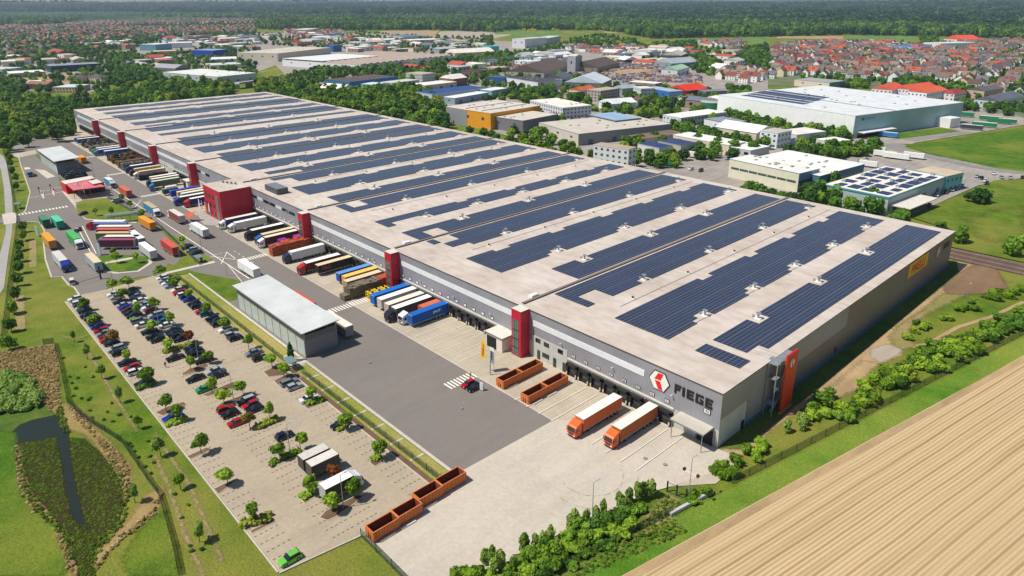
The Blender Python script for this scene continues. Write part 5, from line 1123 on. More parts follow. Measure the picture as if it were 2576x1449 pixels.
# ------------------------------------------------------------------ table of the larger buildings behind the warehouse
B = [
 ('hall', 'bright blue windowless hall in the far left business area', 12, ('00', 1785, 485), ('00', 1930, 505), ('00', 2140, 510), '#1440a8', '#8aa4c0', {}),
 ('office_building', 'blue glass and white office block left of the blue hall', 12, ('00', 1355, 432), ('00', 1400, 448), ('00', 1560, 450), '#6a9cb0', '#d8dcd8', dict(floors=3, wall2='#e6e8e6', wincol='#3c6c88')),
 ('apartment_building', 'long white apartment block with balconies beyond the blue hall', 10, ('00', 1640, 425), ('00', 1690, 436), ('00', 1930, 430), '#e2e6e8', '#dcdcd6', dict(floors=3, wincol='#6c8cb0')),
 ('shop_hall', 'low building with yellow front left of the blue hall', 6, ('00', 1548, 510), ('00', 1560, 520), ('00', 1780, 512), '#d8a43c', '#c8c0a8', {}),
 ('office_building', 'long dark blue glass building below the red-roofed town', 9, ('00', 465, 652), ('00', 505, 668), ('00', 1010, 640), '#2c4258', '#8c9298', dict(floors=2, wincol='#1c3048')),
 ('hall', 'long low white-roofed shed at the left edge', 6, ('00', 60, 722), ('00', 100, 742), ('00', 455, 722), '#b8b0b0', '#e8e8e4', {}),
 ('hall', 'pale flat-roofed shed cut by the left edge', 7, ('00', -100, 690), ('00', 20, 700), ('00', 230, 680), '#9cacb4', '#c4ccd0', {}),
 ('terraced_house', 'long house with brick-red roof left of the curved railway', 7, ('00', 520, 520), ('00', 545, 545), ('00', 760, 535), '#b4a08c', '#9c4a3a', dict(rooftype='gable')),
 ('villa', 'cream hip-roofed house, left of two on the sandy site', 7, ('00', 745, 762), ('00', 770, 785), ('00', 868, 780), '#cdbf9c', '#4a4a54', dict(rooftype='hip', floors=2)),
 ('villa', 'cream hip-roofed house, right of two on the sandy site', 7, ('00', 975, 758), ('00', 1010, 778), ('00', 1105, 768), '#cdbf9c', '#4a4e5a', dict(rooftype='hip', floors=2)),
 ('hall', 'small white flat-roofed building above the dark hedge at left', 5, ('00', 235, 815), ('00', 255, 838), ('00', 420, 830), '#8c98a0', '#dcdcd8', {}),
 ('hall', 'brown-roofed barn beside the sandy site', 6, ('00', 440, 820), ('00', 470, 850), ('00', 580, 835), '#6c5448', '#8c6450', dict(rooftype='gable')),
 ('office_building', 'yellowish building with white roof above the far belt trees', 6, ('00', 690, 850), ('00', 750, 880), ('00', 905, 850), '#c8b48c', '#c8d0d4', dict(floors=2)),
 ('hall', 'big pale grey hall with stepped roof behind the belt', 9, ('00', 1950, 700), ('00', 2190, 775), ('00', 2576, 735), '#b9c0c4', '#dcdcd6', dict(vents=8)),
 ('hall', 'purple-grey hall left of the big pale hall', 8, ('00', 1725, 660), ('00', 1760, 690), ('00', 1915, 675), '#787888', '#9c9ca0', dict(rooftype='gable')),
 ('hall', 'white shed with tan roof beside the purple-grey hall', 6, ('00', 1545, 650), ('00', 1570, 672), ('00', 1700, 665), '#c8ccd0', '#b8a88c', dict(rooftype='gable')),
 ('hall', 'white flat hall right of the blue hall', 8, ('00', 2050, 580), ('00', 2120, 600), ('00', 2380, 592), '#d4d8dc', '#e4e4e0', {}),
 ('hall', 'cream low building in front of the white flat hall', 6, ('00', 2070, 640), ('00', 2110, 660), ('00', 2430, 645), '#cfc4a0', '#c8ccd0', {}),
 ('warehouse_hall', 'large beige hall with dark grey end left of the white factory', 13, ('00', 2440, 525), ('10', 215, 540), ('10', 748, 480), '#c8bfae', '#c9c0b0', dict(vents=10)),
 ('factory', 'huge white factory with brown sawtooth roof beyond the belt', 9, ('10', 290, 600), ('10', 1050, 655), ('10', 1985, 560), '#dfe2e4', '#a8988a', dict(rooftype='saw')),
 ('hall', 'bright sky-blue hall with dark roof beyond the belt', 8, ('10', 695, 802), ('10', 940, 828), ('10', 1425, 772), '#2474ac', '#5a4c48', dict(vents=9)),
 ('hall', 'small pale cyan hall beside the sky-blue hall', 7, ('10', 1110, 838), ('10', 1190, 855), ('10', 1305, 836), '#74b0c4', '#d0dcdc', {}),
 ('hall', 'low grey-roofed hall right of the cyan hall', 6, ('10', 1310, 820), ('10', 1370, 838), ('10', 1640, 805), '#a8b0b4', '#c4c8c4', {}),
 ('hall', 'white tent-like storage buildings in front of the sky-blue hall', 4, ('10', 680, 880), ('10', 850, 905), ('10', 1010, 880), '#d8d8d8', '#ece8e0', dict(rooftype='gable')),
 ('office_building', 'pale three-storey office block with striped windows', 10, ('10', 1545, 732), ('10', 1672, 750), ('10', 1800, 735), '#bcc0b8', '#b8aca0', dict(floors=3, wincol='#5c6c74')),
 ('hall', 'brick hall with white barrel roof', 9, ('10', 1868, 780), ('10', 1985, 795), ('10', 2125, 778), '#7c5448', '#e4e2dc', dict(rooftype='gable')),
 ('hall', 'long low white hall left of the brick barrel hall', 6, ('10', 1645, 835), ('10', 1700, 862), ('10', 2020, 825), '#b0a89c', '#e6e2dc', {}),
 ('hall', 'white hall with long blue panel roof beyond the tree belt', 8, ('10', 1575, 925), ('10', 1770, 950), ('10', 2320, 885), '#c0ccd8', '#2c4c84', {}),
 ('hall', 'narrow white hall beside the blue panel roof', 6, ('10', 1950, 968), ('10', 2000, 990), ('10', 2340, 932), '#8ca4b4', '#e4e6e6', {}),
 ('hall', 'white and pale blue hall at the end of the blue panel roof', 7, ('10', 2300, 895), ('10', 2370, 915), ('10', 2535, 888), '#90b0bc', '#dce0e0', {}),
 ('warehouse_hall', 'tall grey and amber-yellow hall in the middle of the business park', 12.5, ('10', 1950, 1072), ('10', 2360, 1145), ('20', 285, 1065), '#e2991c', '#cfc6bc', dict(vents=12)),
 ('warehouse_hall', 'grey hall in front of the amber-yellow hall', 9.5, ('10', 2360, 1170), ('20', 110, 1218), ('20', 455, 1152), '#77767c', '#cdc4b8', dict(vents=5)),
 ('warehouse_hall', 'long flat beige hall with grey side in front of the blue-roofed shed', 8, ('20', 200, 1245), ('20', 670, 1352), ('20', 1600, 1250), '#8c8c90', '#c6beb2', dict(vents=14, wall2='#c9c2b6')),
 ('hall', 'brown-walled shed with sky-blue roof behind the long beige hall', 9.2, ('20', 790, 1155), ('20', 1040, 1218), ('20', 1300, 1190), '#6c605a', '#90acc8', {}),
 ('hall', 'low brown-roofed wing in front of the long beige hall', 4.5, ('20', 1150, 1370), ('20', 1250, 1410), ('20', 1740, 1340), '#c4b8a0', '#7c685c', {}),
 ('office_building', 'white L-shaped office building with many windows', 9, ('20', 170, 1012), ('20', 510, 1088), ('20', 800, 1062), '#ccd0d4', '#e8e0d4', dict(floors=3, vents=6)),
 ('hall', 'white shed with pale roof beside the small meadow', 6, ('20', 865, 1022), ('20', 980, 1048), ('20', 1255, 1028), '#dce2e6', '#dcdfe0', dict(rooftype='gable')),
 ('house', 'pale house with brown gable roof beside the white shed', 7, ('20', 1220, 985), ('20', 1265, 1005), ('20', 1320, 990), '#b8b4ac', '#7c6454', dict(rooftype='gable')),
 ('building_site', 'scaffolded new building with several storeys', 11, ('20', 785, 900), ('20', 890, 918), ('20', 1085, 890), '#a8a098', '#b8a898', dict(floors=4, wincol='#4c443c')),
 ('house', 'building with bright terracotta roof beside the scaffolded block', 7, ('20', 640, 890), ('20', 700, 912), ('20', 850, 888), '#d8d0c4', '#c4603c', dict(rooftype='gable')),
 ('hall', 'grey shed right of the scaffolded block', 7, ('20', 1085, 872), ('20', 1110, 892), ('20', 1265, 880), '#8c9298', '#9caab4', dict(rooftype='gable')),
 ('office_building', 'white three-storey office block left of the blue-striped building', 10, ('20', 1245, 872), ('20', 1300, 895), ('20', 1435, 890), '#d0d6d6', '#d8d4cc', dict(floors=3, wincol='#4c6c70')),
 ('hall', 'blue and white striped hall with parked cars in front', 9, ('20', 1505, 868), ('20', 1590, 925), ('20', 1720, 915), '#8ca8c8', '#9cb4c4', dict(wall2='#2c6cb8')),
 ('shop_hall', 'building with bright red roofs and dark glass front', 7, ('20', 1690, 875), ('20', 1760, 915), ('20', 1975, 890), '#702030', '#d83c28', dict(rooftype='gable')),
 ('hall', 'dark grey flat hall right of the red-roofed building', 7, ('20', 1940, 905), ('20', 1950, 925), ('20', 2170, 915), '#6c747c', '#7c8088', {}),
 ('warehouse_hall', 'very large white hall with dark solar rows at the right', 16, ('20', 2105, 955), ('30', 880, 1168), ('30', 1970, 1032), '#e9ece9', '#d6d9da', dict(vents=26, nowin=True)),
 ('office_building', 'white flat building in front of the large white hall', 7, ('20', 1540, 1155), ('20', 1700, 1190), ('20', 2160, 1130), '#a8b4b8', '#e6e2dc', dict(wall2='#c8d0d4', floors=2)),
 ('shop_hall', 'white and dark hall with signs and a slate-grey roof', 8, ('20', 1890, 1203), ('20', 2185, 1245), ('20', 2370, 1222), '#34363e', '#8890a0', dict(wall2='#e2e2e4')),
 ('hall', 'white-walled hall in front of the long warehouse, right of the tree group', 10, ('21', 1965, 200), ('31', 315, 302), ('31', 520, 252), '#7a98a8', '#e4e0da', dict(wall2='#d8d4bc', vents=12, nowin=True, band=.5)),
 ('hall', 'lower white-roofed wing of the hall in front of the warehouse', 8, ('21', 2400, 150), ('31', 520, 328), ('31', 972, 205), '#4c7486', '#e6e4e0', dict(vents=12, nowin=True, band=.45)),
 ('hall', 'teal-edged hall with blocks of solar panels on a white roof', 8, ('31', 600, 405), ('31', 1215, 545), ('31', 1790, 335), '#a9b8bc', '#e6e0d6', {}),
 ('office_building', 'teal two-storey office at the end of the solar hall', 8.5, ('31', 1560, 250), ('31', 1800, 330), ('31', 1970, 290), '#7cb8c0', '#c8b49c', dict(floors=2)),
 ('apartment_building', 'grey-white four-storey block behind the back edge of the warehouse', 13, ('21', 815, 12), ('21', 1175, 60), ('21', 1250, 35), '#d9dcdc', '#b09c88', dict(floors=4)),
 ('hall', 'small solar-roofed hall behind the long beige hall trees', 6, ('21', 1380, -20), ('21', 1480, 45), ('21', 1610, 20), '#d0ccd0', '#2c4070', {}),
 ('hall', 'solar-roofed flat hall right of the tree group', 7, ('20', 1510, 1415), ('21', 1700, 20), ('21', 1860, -10), '#b8b4a8', '#33456c', {}),
 ('office_building', 'white office block with many small windows before the white hall', 10, ('30', -40, 1310), ('30', 100, 1345), ('30', 240, 1315), '#e0e4e8', '#bcb8b0', dict(floors=3)),
 ('hall', 'white low hall beside the office with small windows', 7, ('30', 235, 1300), ('30', 290, 1360), ('30', 585, 1325), '#d4d6d4', '#e0dcd4', {}),
 ('hall', 'low flat white roof before the parking area at the right', 5, ('30', 590, 1390), ('30', 640, 1435), ('30', 830, 1412), '#c8c4bc', '#ece6de', {}),
 ('warehouse_hall', 'white hall with dark speckled roof left in the business park', 9, ('10', 2490, 785), ('20', 260, 832), ('20', 505, 812), '#d8dce2', '#4a464a', dict(vents=12, floors=1)),
 ('hall', 'grey long barrel-roofed hall in the centre of the business park', 8, ('20', 585, 805), ('20', 905, 840), ('20', 1005, 795), '#6c747c', '#c9d2da', dict(rooftype='gable')),
 ('house', 'white house with grey gable before the barrel-roofed hall', 7, ('20', 405, 760), ('20', 520, 790), ('20', 610, 755), '#c8d4dc', '#5c6068', dict(rooftype='gable', floors=2)),
 ('factory', 'old factory hall with long dark brown roof, left of the tower', 7, ('20', 50, 690), ('20', 320, 730), ('20', 600, 650), '#a8a4a0', '#63544e', dict(rooftype='gable')),
 ('factory', 'old factory hall with dark brown roof, right of the tower', 8, ('20', 700, 640), ('20', 860, 680), ('20', 1080, 630), '#8c8478', '#5f504b', dict(rooftype='gable')),
 ('tower', 'grey factory tower with a red sign band', 22, ('20', 588, 560), ('20', 640, 568), ('20', 705, 562), '#9ca0a8', '#c8c4b8', dict(rooftype='gable')),
 ('hall', 'white-roofed shed right of the brown factory', 6, ('20', 1115, 590), ('20', 1130, 605), ('20', 1285, 600), '#4c5058', '#e6e2da', dict(rooftype='gable')),
 ('hall', 'tan timber shed in the material yard', 5, ('20', 1310, 592), ('20', 1340, 605), ('20', 1500, 588), '#b08454', '#c8b898', {}),
 ('hall', 'dark-gabled hall with pale roof in the far park', 9, ('20', 1530, 545), ('20', 1700, 560), ('20', 1765, 535), '#3c5064', '#b8b4a8', dict(rooftype='gable')),
 ('hall', 'large grey corrugated hall before the valley of houses', 8, ('20', 1560, 615), ('20', 1600, 640), ('20', 1880, 620), '#8c9aa4', '#a4acb0', dict(rooftype='gable')),
 ('hall', 'white hall with pale green roof', 8, ('20', 1535, 690), ('20', 1665, 705), ('20', 1785, 675), '#d8dce0', '#9cc0a0', dict(rooftype='gable')),
 ('hall', 'brown brick hall with dark roof left of the market street', 8, ('20', -100+0, 0) if 0 else ('10', 2140, 700), ('10', 2250, 722), ('10', 2335, 705), '#7c5a48', '#4c3c38', {}),
 ('office_building', 'blue glass pavilion left of the speckled-roof hall', 9, ('10', 2400, 765), ('10', 2500, 785), ('10', 2576, 770), '#2458a0', '#4c5c74', dict(floors=2)),
 ('office_building', 'large white box building with red lettering in the far centre', 18, ('10', 2450, 400), ('20', 130, 395), ('20', 350, 378), '#d4d6d8', '#c4c4c0', dict(floors=0)),
 ('hall', 'white striped office wing at the far centre', 14, ('20', 130, 400), ('20', 290, 398), ('20', 490, 362), '#c0c4c8', '#d0d0cc', dict(floors=3)),
 ('hall', 'turquoise long hall in the far centre', 8, ('10', 2320, 462), ('10', 2330, 470), ('10', 2445, 465), '#28b4bc', '#48c4c8', {}),
 ('hall', 'long cream hall with rounded roof by the railway trees', 8, ('10', 1880, 525), ('10', 2000, 535), ('10', 2400, 515), '#c8c0b0', '#e6e0d4', dict(rooftype='gable')),
 ('hall', 'white and red shop hall in the far left park', 9, ('10', 545, 390), ('10', 560, 402), ('10', 700, 395), '#dcdcdc', '#c8c8c4', {}),
 ('office_building', 'blue glass office beyond the beige hall', 12, ('10', 760, 452), ('10', 775, 460), ('10', 860, 455), '#2c5c9c', '#54709c', dict(floors=3, wincol='#1c4480')),
 ('office_building', 'cream stepped office on the far rise', 12, ('10', 445, 290), ('10', 520, 300), ('10', 635, 285), '#cfc8a8', '#d8d4c8', dict(floors=3)),
 ('hall', 'long flat hall with slate-blue roof in the far centre', 7, ('10', 1440, 350), ('10', 1480, 372), ('10', 1745, 362), '#c4c0b8', '#5c7494', {}),
 ('hall', 'long cream hall in the far centre', 8, ('10', 1535, 395), ('10', 1560, 408), ('10', 1885, 395), '#b4a890', '#e2ded4', {}),
 ('hall', 'grey-walled hall with dull roof beside the railway trees at right', 7, ('30', 285, 800), ('30', 620, 835), ('30', 775, 815), '#6c7c90', '#9ca4a0', dict(wall2='#dccabc')),
 ('terraced_house', 'row house with bright orange-red roof, left of the pair behind the white hall', 8, ('30', 1110, 870), ('30', 1250, 905), ('30', 1370, 865), '#dcdce0', '#d85a40', dict(rooftype='gable', floors=2)),
 ('terraced_house', 'long row house with orange-red roof, right of the pair behind the white hall', 8, ('30', 1340, 870), ('30', 1420, 900), ('30', 1700, 865), '#dcdce0', '#d85a40', dict(rooftype='gable', floors=2)),
 ('terraced_house', 'white house row with orange roofs beside the white hall', 9, ('30', 1520, 900), ('30', 1600, 935), ('30', 1815, 905), '#e4e6ee', '#d8643c', dict(rooftype='gable', floors=2)),
 ('villa', 'white house with dark red hip roof right of the white hall', 7, ('30', 1810, 920), ('30', 1880, 945), ('30', 2000, 925), '#e0dcd8', '#9c3c44', dict(rooftype='hip', floors=2)),
 ('terraced_house', 'dark grey-roofed house group at the right edge', 9, ('30', 2240, 960), ('30', 2330, 1020), ('30', 2576, 960), '#c8ccd0', '#62666e', dict(rooftype='gable', floors=2)),
 ('terraced_house', 'slate-roofed long house row above the right edge barrier', 8, ('30', 2060, 890), ('30', 2180, 915), ('30', 2410, 880), '#c8a894', '#5e6066', dict(rooftype='gable')),
 ('school_building', 'long white flat school-like building before the fields', 11, ('30', 1695, 425), ('30', 1740, 440), ('30', 2110, 430), '#e2e4e6', '#c8ccd0', dict(floors=2)),
 ('house', 'large house with bright red roof at the far field edge', 9, ('30', 1940, 385), ('30', 1960, 400), ('30', 2150, 395), '#dcd8d0', '#e0583c', dict(rooftype='gable')),
 ('hall', 'blue-roofed school hall in the right town', 8, ('30', 1390, 450), ('30', 1500, 480), ('30', 1640, 475), '#9cbcd4', '#3c7cc0', {}),
]
FOOT = []
for nm, lab, h, a, b, c, w, r, kw in B:
    P1, P2, P3 = [Vector(G(*q, h)) for q in (a, b, c)]; u = (P3-P2).normalized(); v = Vector((-u.y, u.x)); ww = (P1-P2).dot(v); FOOT.append((P2.x, P2.y, (P3-P2).length, u.x, u.y, abs(ww), 1 if ww > 0 else -1))
# ------------------------------------------------------------------ woodland belts: single trees, then wooded masses
def inpoly(p, poly):
    x, y = p; c = False; j = len(poly)-1
    for i in range(len(poly)):
        if (poly[i][1] > y) != (poly[j][1] > y) and x < (poly[j][0]-poly[i][0])*(y-poly[i][1])/(poly[j][1]-poly[i][1])+poly[i][0]: c = not c
        j = i
    return c
def spread(polys, z, n, md, seed, keepout=True, k_tries=30):
    """survey-area sampling with minimum spacing, returned as plan positions"""
    r = random.Random(seed); out = []; grid = {}
    P = [[tp(q.split()[0], *map(float, (a, b))) for q in s.split('|') for a, b in zip(q.split()[1::2], q.split()[2::2])] for s in polys]
    areas = [abs(sum(p[i-1][0]*p[i][1]-p[i][0]*p[i-1][1] for i in range(len(p)))) for p in P]
    for _ in range(n*k_tries):
        if len(out) >= n: break
        p = r.choices(P, areas)[0]; xs = [a[0] for a in p]; ys = [a[1] for a in p]; q = (r.uniform(min(xs), max(xs)), r.uniform(min(ys), max(ys)))
        if not inpoly(q, p): continue
        d = RW @ np.array([q[0]-CX, q[1]-CY, F_]); 
        if d[2] >= -1: continue
        kk = (z-CAMH)/d[2]; x, y = d[0]*kk, d[1]*kk
        if keepout and (X1-5 < x < X0+5 and 112 < y < Y1+5): continue
        g = (int(x//md), int(y//md))
        if any((x-a)**2+(y-b)**2 < md*md for i in (-1, 0, 1) for j in (-1, 0, 1) for a, b in grid.get((g[0]+i, g[1]+j), [])): continue
        grid.setdefault(g, []).append((x, y)); out.append((x, y))
    return out
belts = [('belt_tree', 'leafy tree in the dense belt behind the far left end of the warehouse', 'trees of the far left belt', 9., 95, 8.2, ['00 0 900 200 960 700 980 1400 850 1700 760 2350 800 2360 930 1500 1030 740 1090 740 1300 400 1330 0 1420', '00 0 1340 120 1400 0 1449'], 4),
         ('belt_tree', 'leafy tree in the dense belt along the back edge of the warehouse', 'trees of the belt behind the warehouse', 7., 125, 7.4, ['10 0 800 300 770 690 850 1000 880 1700 860 1900 1050 1880 1180 1950 1340 1700 1240 1200 1150 600 1010 100 930 0 930'], 5),
         ('park_tree', 'leafy tree in the green gap between warehouse and business park', 'trees in the business park', 5., 62, 6.5, ['10 1950 1240 2576 1320 2576 1449 2300 1390', '20 0 1320 300 1300 460 1400 600 1449 0 1449', '21 0 0 620 0 740 60 1050 150 500 90 0 40', '20 1000 1380 1500 1330 1560 1400 1100 1449', '21 1250 30 1500 90 1800 60 2400 20 2380 60 1900 110 1500 200 1250 150', '20 1550 1200 1850 1230 2050 1300 2020 1400 1740 1330']), ]
for b in belts:
    nm, lab, grp, z, n, md, polys = b[:7]
    for x, y in spread(polys, z, n, md, len(lab)):
        s = random.uniform(.8, 1.2); K = random.choice([K_wood]*6+[K_dark, K_yel, K_car][:3]); r = 4.6*s*(1 if z > 6 else .72); h = (12 if z > 6 else 8)*s
        tree(x, y, r, h*.85, h*.12, K, T_big, nm, lab, grp, 4)
def mass(name, label, P, meshes, smin, smax, hr=1.15, zf=None, seed=1):
    """a wood nobody could count: one object scattering crowns over plan points"""
    if not P: return
    me = bpy.data.meshes.new(name); me.from_pydata([(x, y, (zf(x, y) if zf else 0)) for x, y in P], [], []); o = bpy.data.objects.new(name, me); C.objects.link(o); tag(o, label, None, None, 'stuff')
    ng = bpy.data.node_groups.new(name+'_scatter', 'GeometryNodeTree'); ng.interface.new_socket('Geometry', in_out='INPUT', socket_type='NodeSocketGeometry'); ng.interface.new_socket('Geometry', in_out='OUTPUT', socket_type='NodeSocketGeometry')
    N = ng.nodes; gi, go = N.new('NodeGroupInput'), N.new('NodeGroupOutput'); ip = N.new('GeometryNodeInstanceOnPoints'); ji = N.new('GeometryNodeJoinGeometry') 
    g2 = N.new('GeometryNodeGeometryToInstance')
    for me2 in meshes:
        ob = proto(me2); oi = N.new('GeometryNodeObjectInfo'); oi.inputs[0].default_value = ob; oi.inputs['As Instance'].default_value = True; ng.links.new(oi.outputs['Geometry'], ji.inputs[0])
    ng.links.new(gi.outputs[0], ip.inputs['Points']); ng.links.new(ji.outputs[0], ip.inputs['Instance']); ip.inputs['Pick Instance'].default_value = True
    ri = N.new('FunctionNodeRandomValue'); ri.data_type = 'INT'; ri.inputs['Min'].default_value if 0 else None
    for s in ri.inputs:
        if s.name == 'Min' and s.type == 'INT': s.default_value = 0
        if s.name == 'Max' and s.type == 'INT': s.default_value = len(meshes)-1
        if s.name == 'Seed': s.default_value = seed
    ng.links.new([s for s in ri.outputs if s.type == 'INT'][0], ip.inputs['Instance Index'])
    rs_ = N.new('FunctionNodeRandomValue'); rs_.data_type = 'FLOAT_VECTOR'; rs_.inputs[0].default_value = (smin, smin, smin*hr); rs_.inputs[1].default_value = (smax, smax, smax*hr)
    ng.links.new(rs_.outputs[0], ip.inputs['Scale'])
    rr = N.new('FunctionNodeRandomValue'); rr.data_type = 'FLOAT_VECTOR'; rr.inputs[0].default_value = (0, 0, 0); rr.inputs[1].default_value = (0, 0, 6.28); ng.links.new(rr.outputs[0], ip.inputs['Rotation'])
    ng.links.new(ip.outputs[0], go.inputs[0]); md = o.modifiers.new('scatter', 'NODES'); md.node_group = ng; return o
_pr = {}
def proto(me):
    """an unlinked crown the scatter draws from"""
    if me.name not in _pr: _pr[me.name] = bpy.data.objects.new('crown_pattern', me)
    return _pr[me.name]
mass('woodland', 'dense dark green woodland belt beside and behind the warehouse', spread(belts[0][6]+belts[1][6]+['00 0 760 120 800 240 900 0 930', '10 200 780 700 700 1450 620 1500 700 1500 760 1380 740 1000 730 690 800 400 760', '10 1430 760 1560 720 1560 800 1460 790'], 5., 900, 4.6, 5), K_wood+K_dark[:1], 2.6, 4.6, 1.2)
tw = ['10 300 740 780 640 1250 620 1400 650 1600 640 2100 560 2576 500|20 0 520 250 560 0 600|10 2100 660 1600 760 1400 770 1000 740 600 790 300 780', '20 0 520 500 430 600 380 900 330 1250 400 1400 480 1300 500 600 480 300 520 100 560', '00 1150 760 1300 700 1580 660 1650 720 1560 800 1300 780 1130 830', '00 1190 640 1230 550 1360 560 1370 650 1290 720',
      '00 480 480 800 440 820 500 600 500', '00 1000 560 1350 500 1400 590 1200 620', '20 2200 480 2576 440 2576 700 2380 640 2250 540', '20 1800 640 2200 700 2200 780 1850 700', '30 700 820 1000 820 1000 860 760 850', '30 970 480 1180 500 1240 560 1200 620 1000 600', '30 1380 760 1600 760 1700 840 1300 830', '30 1760 840 1900 830 1930 880 1780 890', '30 1500 330 1700 330 1720 420 1560 430', '30 1660 560 1900 540 1850 600 1700 600', '00 2180 470 2330 480 2300 560 2200 540', '10 2290 360 2370 350 2380 440 2300 430',
      '20 1840 540 2020 540 2050 700 1900 700', '20 1380 430 1850 400 1850 480 1420 480', '30 0 480 60 560 100 640 0 600', '00 0 340 900 300 900 330 300 370', '00 1260 340 1500 340 1500 400 1300 410', '00 100 790 240 800 240 900 180 910', '30 1300 1010 1300 1010 1310 1020', '30 2200 1030 2576 1090 2576 1140 2200 1090', '30 1940 1020 2080 1010 2080 1080 1960 1070', '21 2200 390 2576 460|31 0 470 300 520 620 560 900 600 900 680 700 640 300 560 0 510',
      '31 380 340 700 360 700 560 380 540', '31 800 520 1190 560 1190 640 820 600', '30 220 1250 560 1300 800 1340 820 1400 500 1330', '31 200 40 700 20 1110 0 1100 40 700 110 400 110', '20 2100 1110 2576 1150 2576 1300 2420 1240', '20 2200 1290 2440 1280 2440 1390 2200 1400', '20 220 870 360 860 380 960 240 950', '20 0 880 160 910 260 980 160 1010 0 960', '20 2180 860 2400 880 2380 920 2200 920', '31 1200 690 1400 700 1390 760 1230 720']
# reeds, willow scrub and tussocks round the pond
K_reed = crowns('foliage', 'bush', 3, leafm('reed_leaves', '#a89a5c', '#ccb47c', '#e0cc9c'), nb=3, nl=300, ls=.17); K_scrub = crowns('foliage', 'bush', 3, leafm('willow_leaves', '#64882e', '#80a044', '#a4bc64'), nb=24, nl=400)
K_tuft = crowns('foliage', 'bush', 2, leafm('tussock_leaves', '#4c6c1c', '#6c8c28', '#a0a050'), nb=8, nl=160, ls=.2)
mass('willow_scrub', 'low dense green willow scrub on the left bank of the pond', spread(['02 -60 860 250 890 400 1130 330 1200 -60 1240'], .5, 170, 1.1, 31, False), K_scrub, 1., 1.9, .9)
mass('reeds', 'dry straw-coloured reeds above the willow scrub and along the banks', spread(['02 -60 650 440 580 545 570 590 900 590 1150 500 1220 400 1120 250 890 -60 850', '02 690 1180 760 1210 900 1360 960 1449 900 1449 750 1300', '03 1200 200 1280 330 1310 560 1270 600 1180 420 1040 180 930 20 980 20', '03 150 130 200 160 240 560 350 800 330 800 190 560', '03 540 960 600 1000 700 1240 760 1400 700 1400 600 1150', '03 1640 600 1560 820 1200 1100 960 1380 940 1360 1180 1060 1500 800 1600 600'], .3, 900, .55, 32, False), K_reed, .25, .5, .9)
mass('tussocks', 'tufts of rough grass along the ditch and pond banks', spread(['03 150 130 240 200 250 500 400 740 600 900 690 1060 740 1300 700 1300 600 1000 400 850 200 600', '03 1050 160 1300 560 1250 900 1000 1200 940 1120 1180 900 1220 620', '23 1300 900 1560 640 1700 720 1600 850 1750 1000 1300 1200 700 1449 560 1449 1000 1180', '02 600 1150 700 1449 640 1449 560 1290', '32 1000 900 1400 700 1900 480 2500 250 2576 330 1900 620 1300 900 900 1200 700 1300'], .2, 1500, .7, 33, False), K_tuft, .25, .6, .8)
mass('marsh_plants', 'patchy low marsh plants growing across the shallow pond', spread(['03 180 120 560 60 610 300 660 640 720 860 820 1000 860 1300 760 1300 700 1100 560 860 330 600 230 300', '03 700 60 850 80 1010 220 1190 470 1230 700 1190 880 1060 1000 980 1130 930 1100 860 880 790 600 730 330', '03 780 960 900 900 980 1100 960 1449 800 1449 780 1150'], .1, 2900, .3, 34, False), crowns('foliage', 'bush', 2, leafm('marsh_leaves', '#4a6a10', '#6a8c1c', '#8c9430'), nb=8, nl=60, ls=.25), .12, .42, .6)
P = spread(tw, 4., 2100, 5.5, 8)+[p for p in spread(['10 700 430 2400 520 2300 640 1600 560 1500 500 700 460', '10 1450 700 2576 560 2576 980 2300 1000 2150 820 1700 800', '20 0 760 600 740 1100 860 1900 860 2100 980 1900 1160 1300 1160 1000 1110 800 1140 0 980', '20 0 1100 460 1140 700 1240 0 1300', '20 1600 1180 2576 1200 2576 1449 1600 1400', '21 1200 0 2576 0 2576 80 1300 120', '00 0 560 1100 620 1900 480 2576 560 2576 740 1600 740 1000 900 0 900', '30 0 1180 800 1300 800 1449 0 1449'], 4., 900, 9, 91) if not any(((p[0]-c[0])*c[3]+(p[1]-c[1])*c[4] > -2 and (p[0]-c[0])*c[3]+(p[1]-c[1])*c[4] < c[2]+2 and -2 < ((p[1]-c[1])*c[3]-(p[0]-c[0])*c[4])*c[6] < c[5]+2) for c in FOOT)]
mass('town_trees', 'groups of garden and street trees between the far halls and houses', P, K_wood[:3]+K_dark[:2], 2.8, 5.0, 1.)
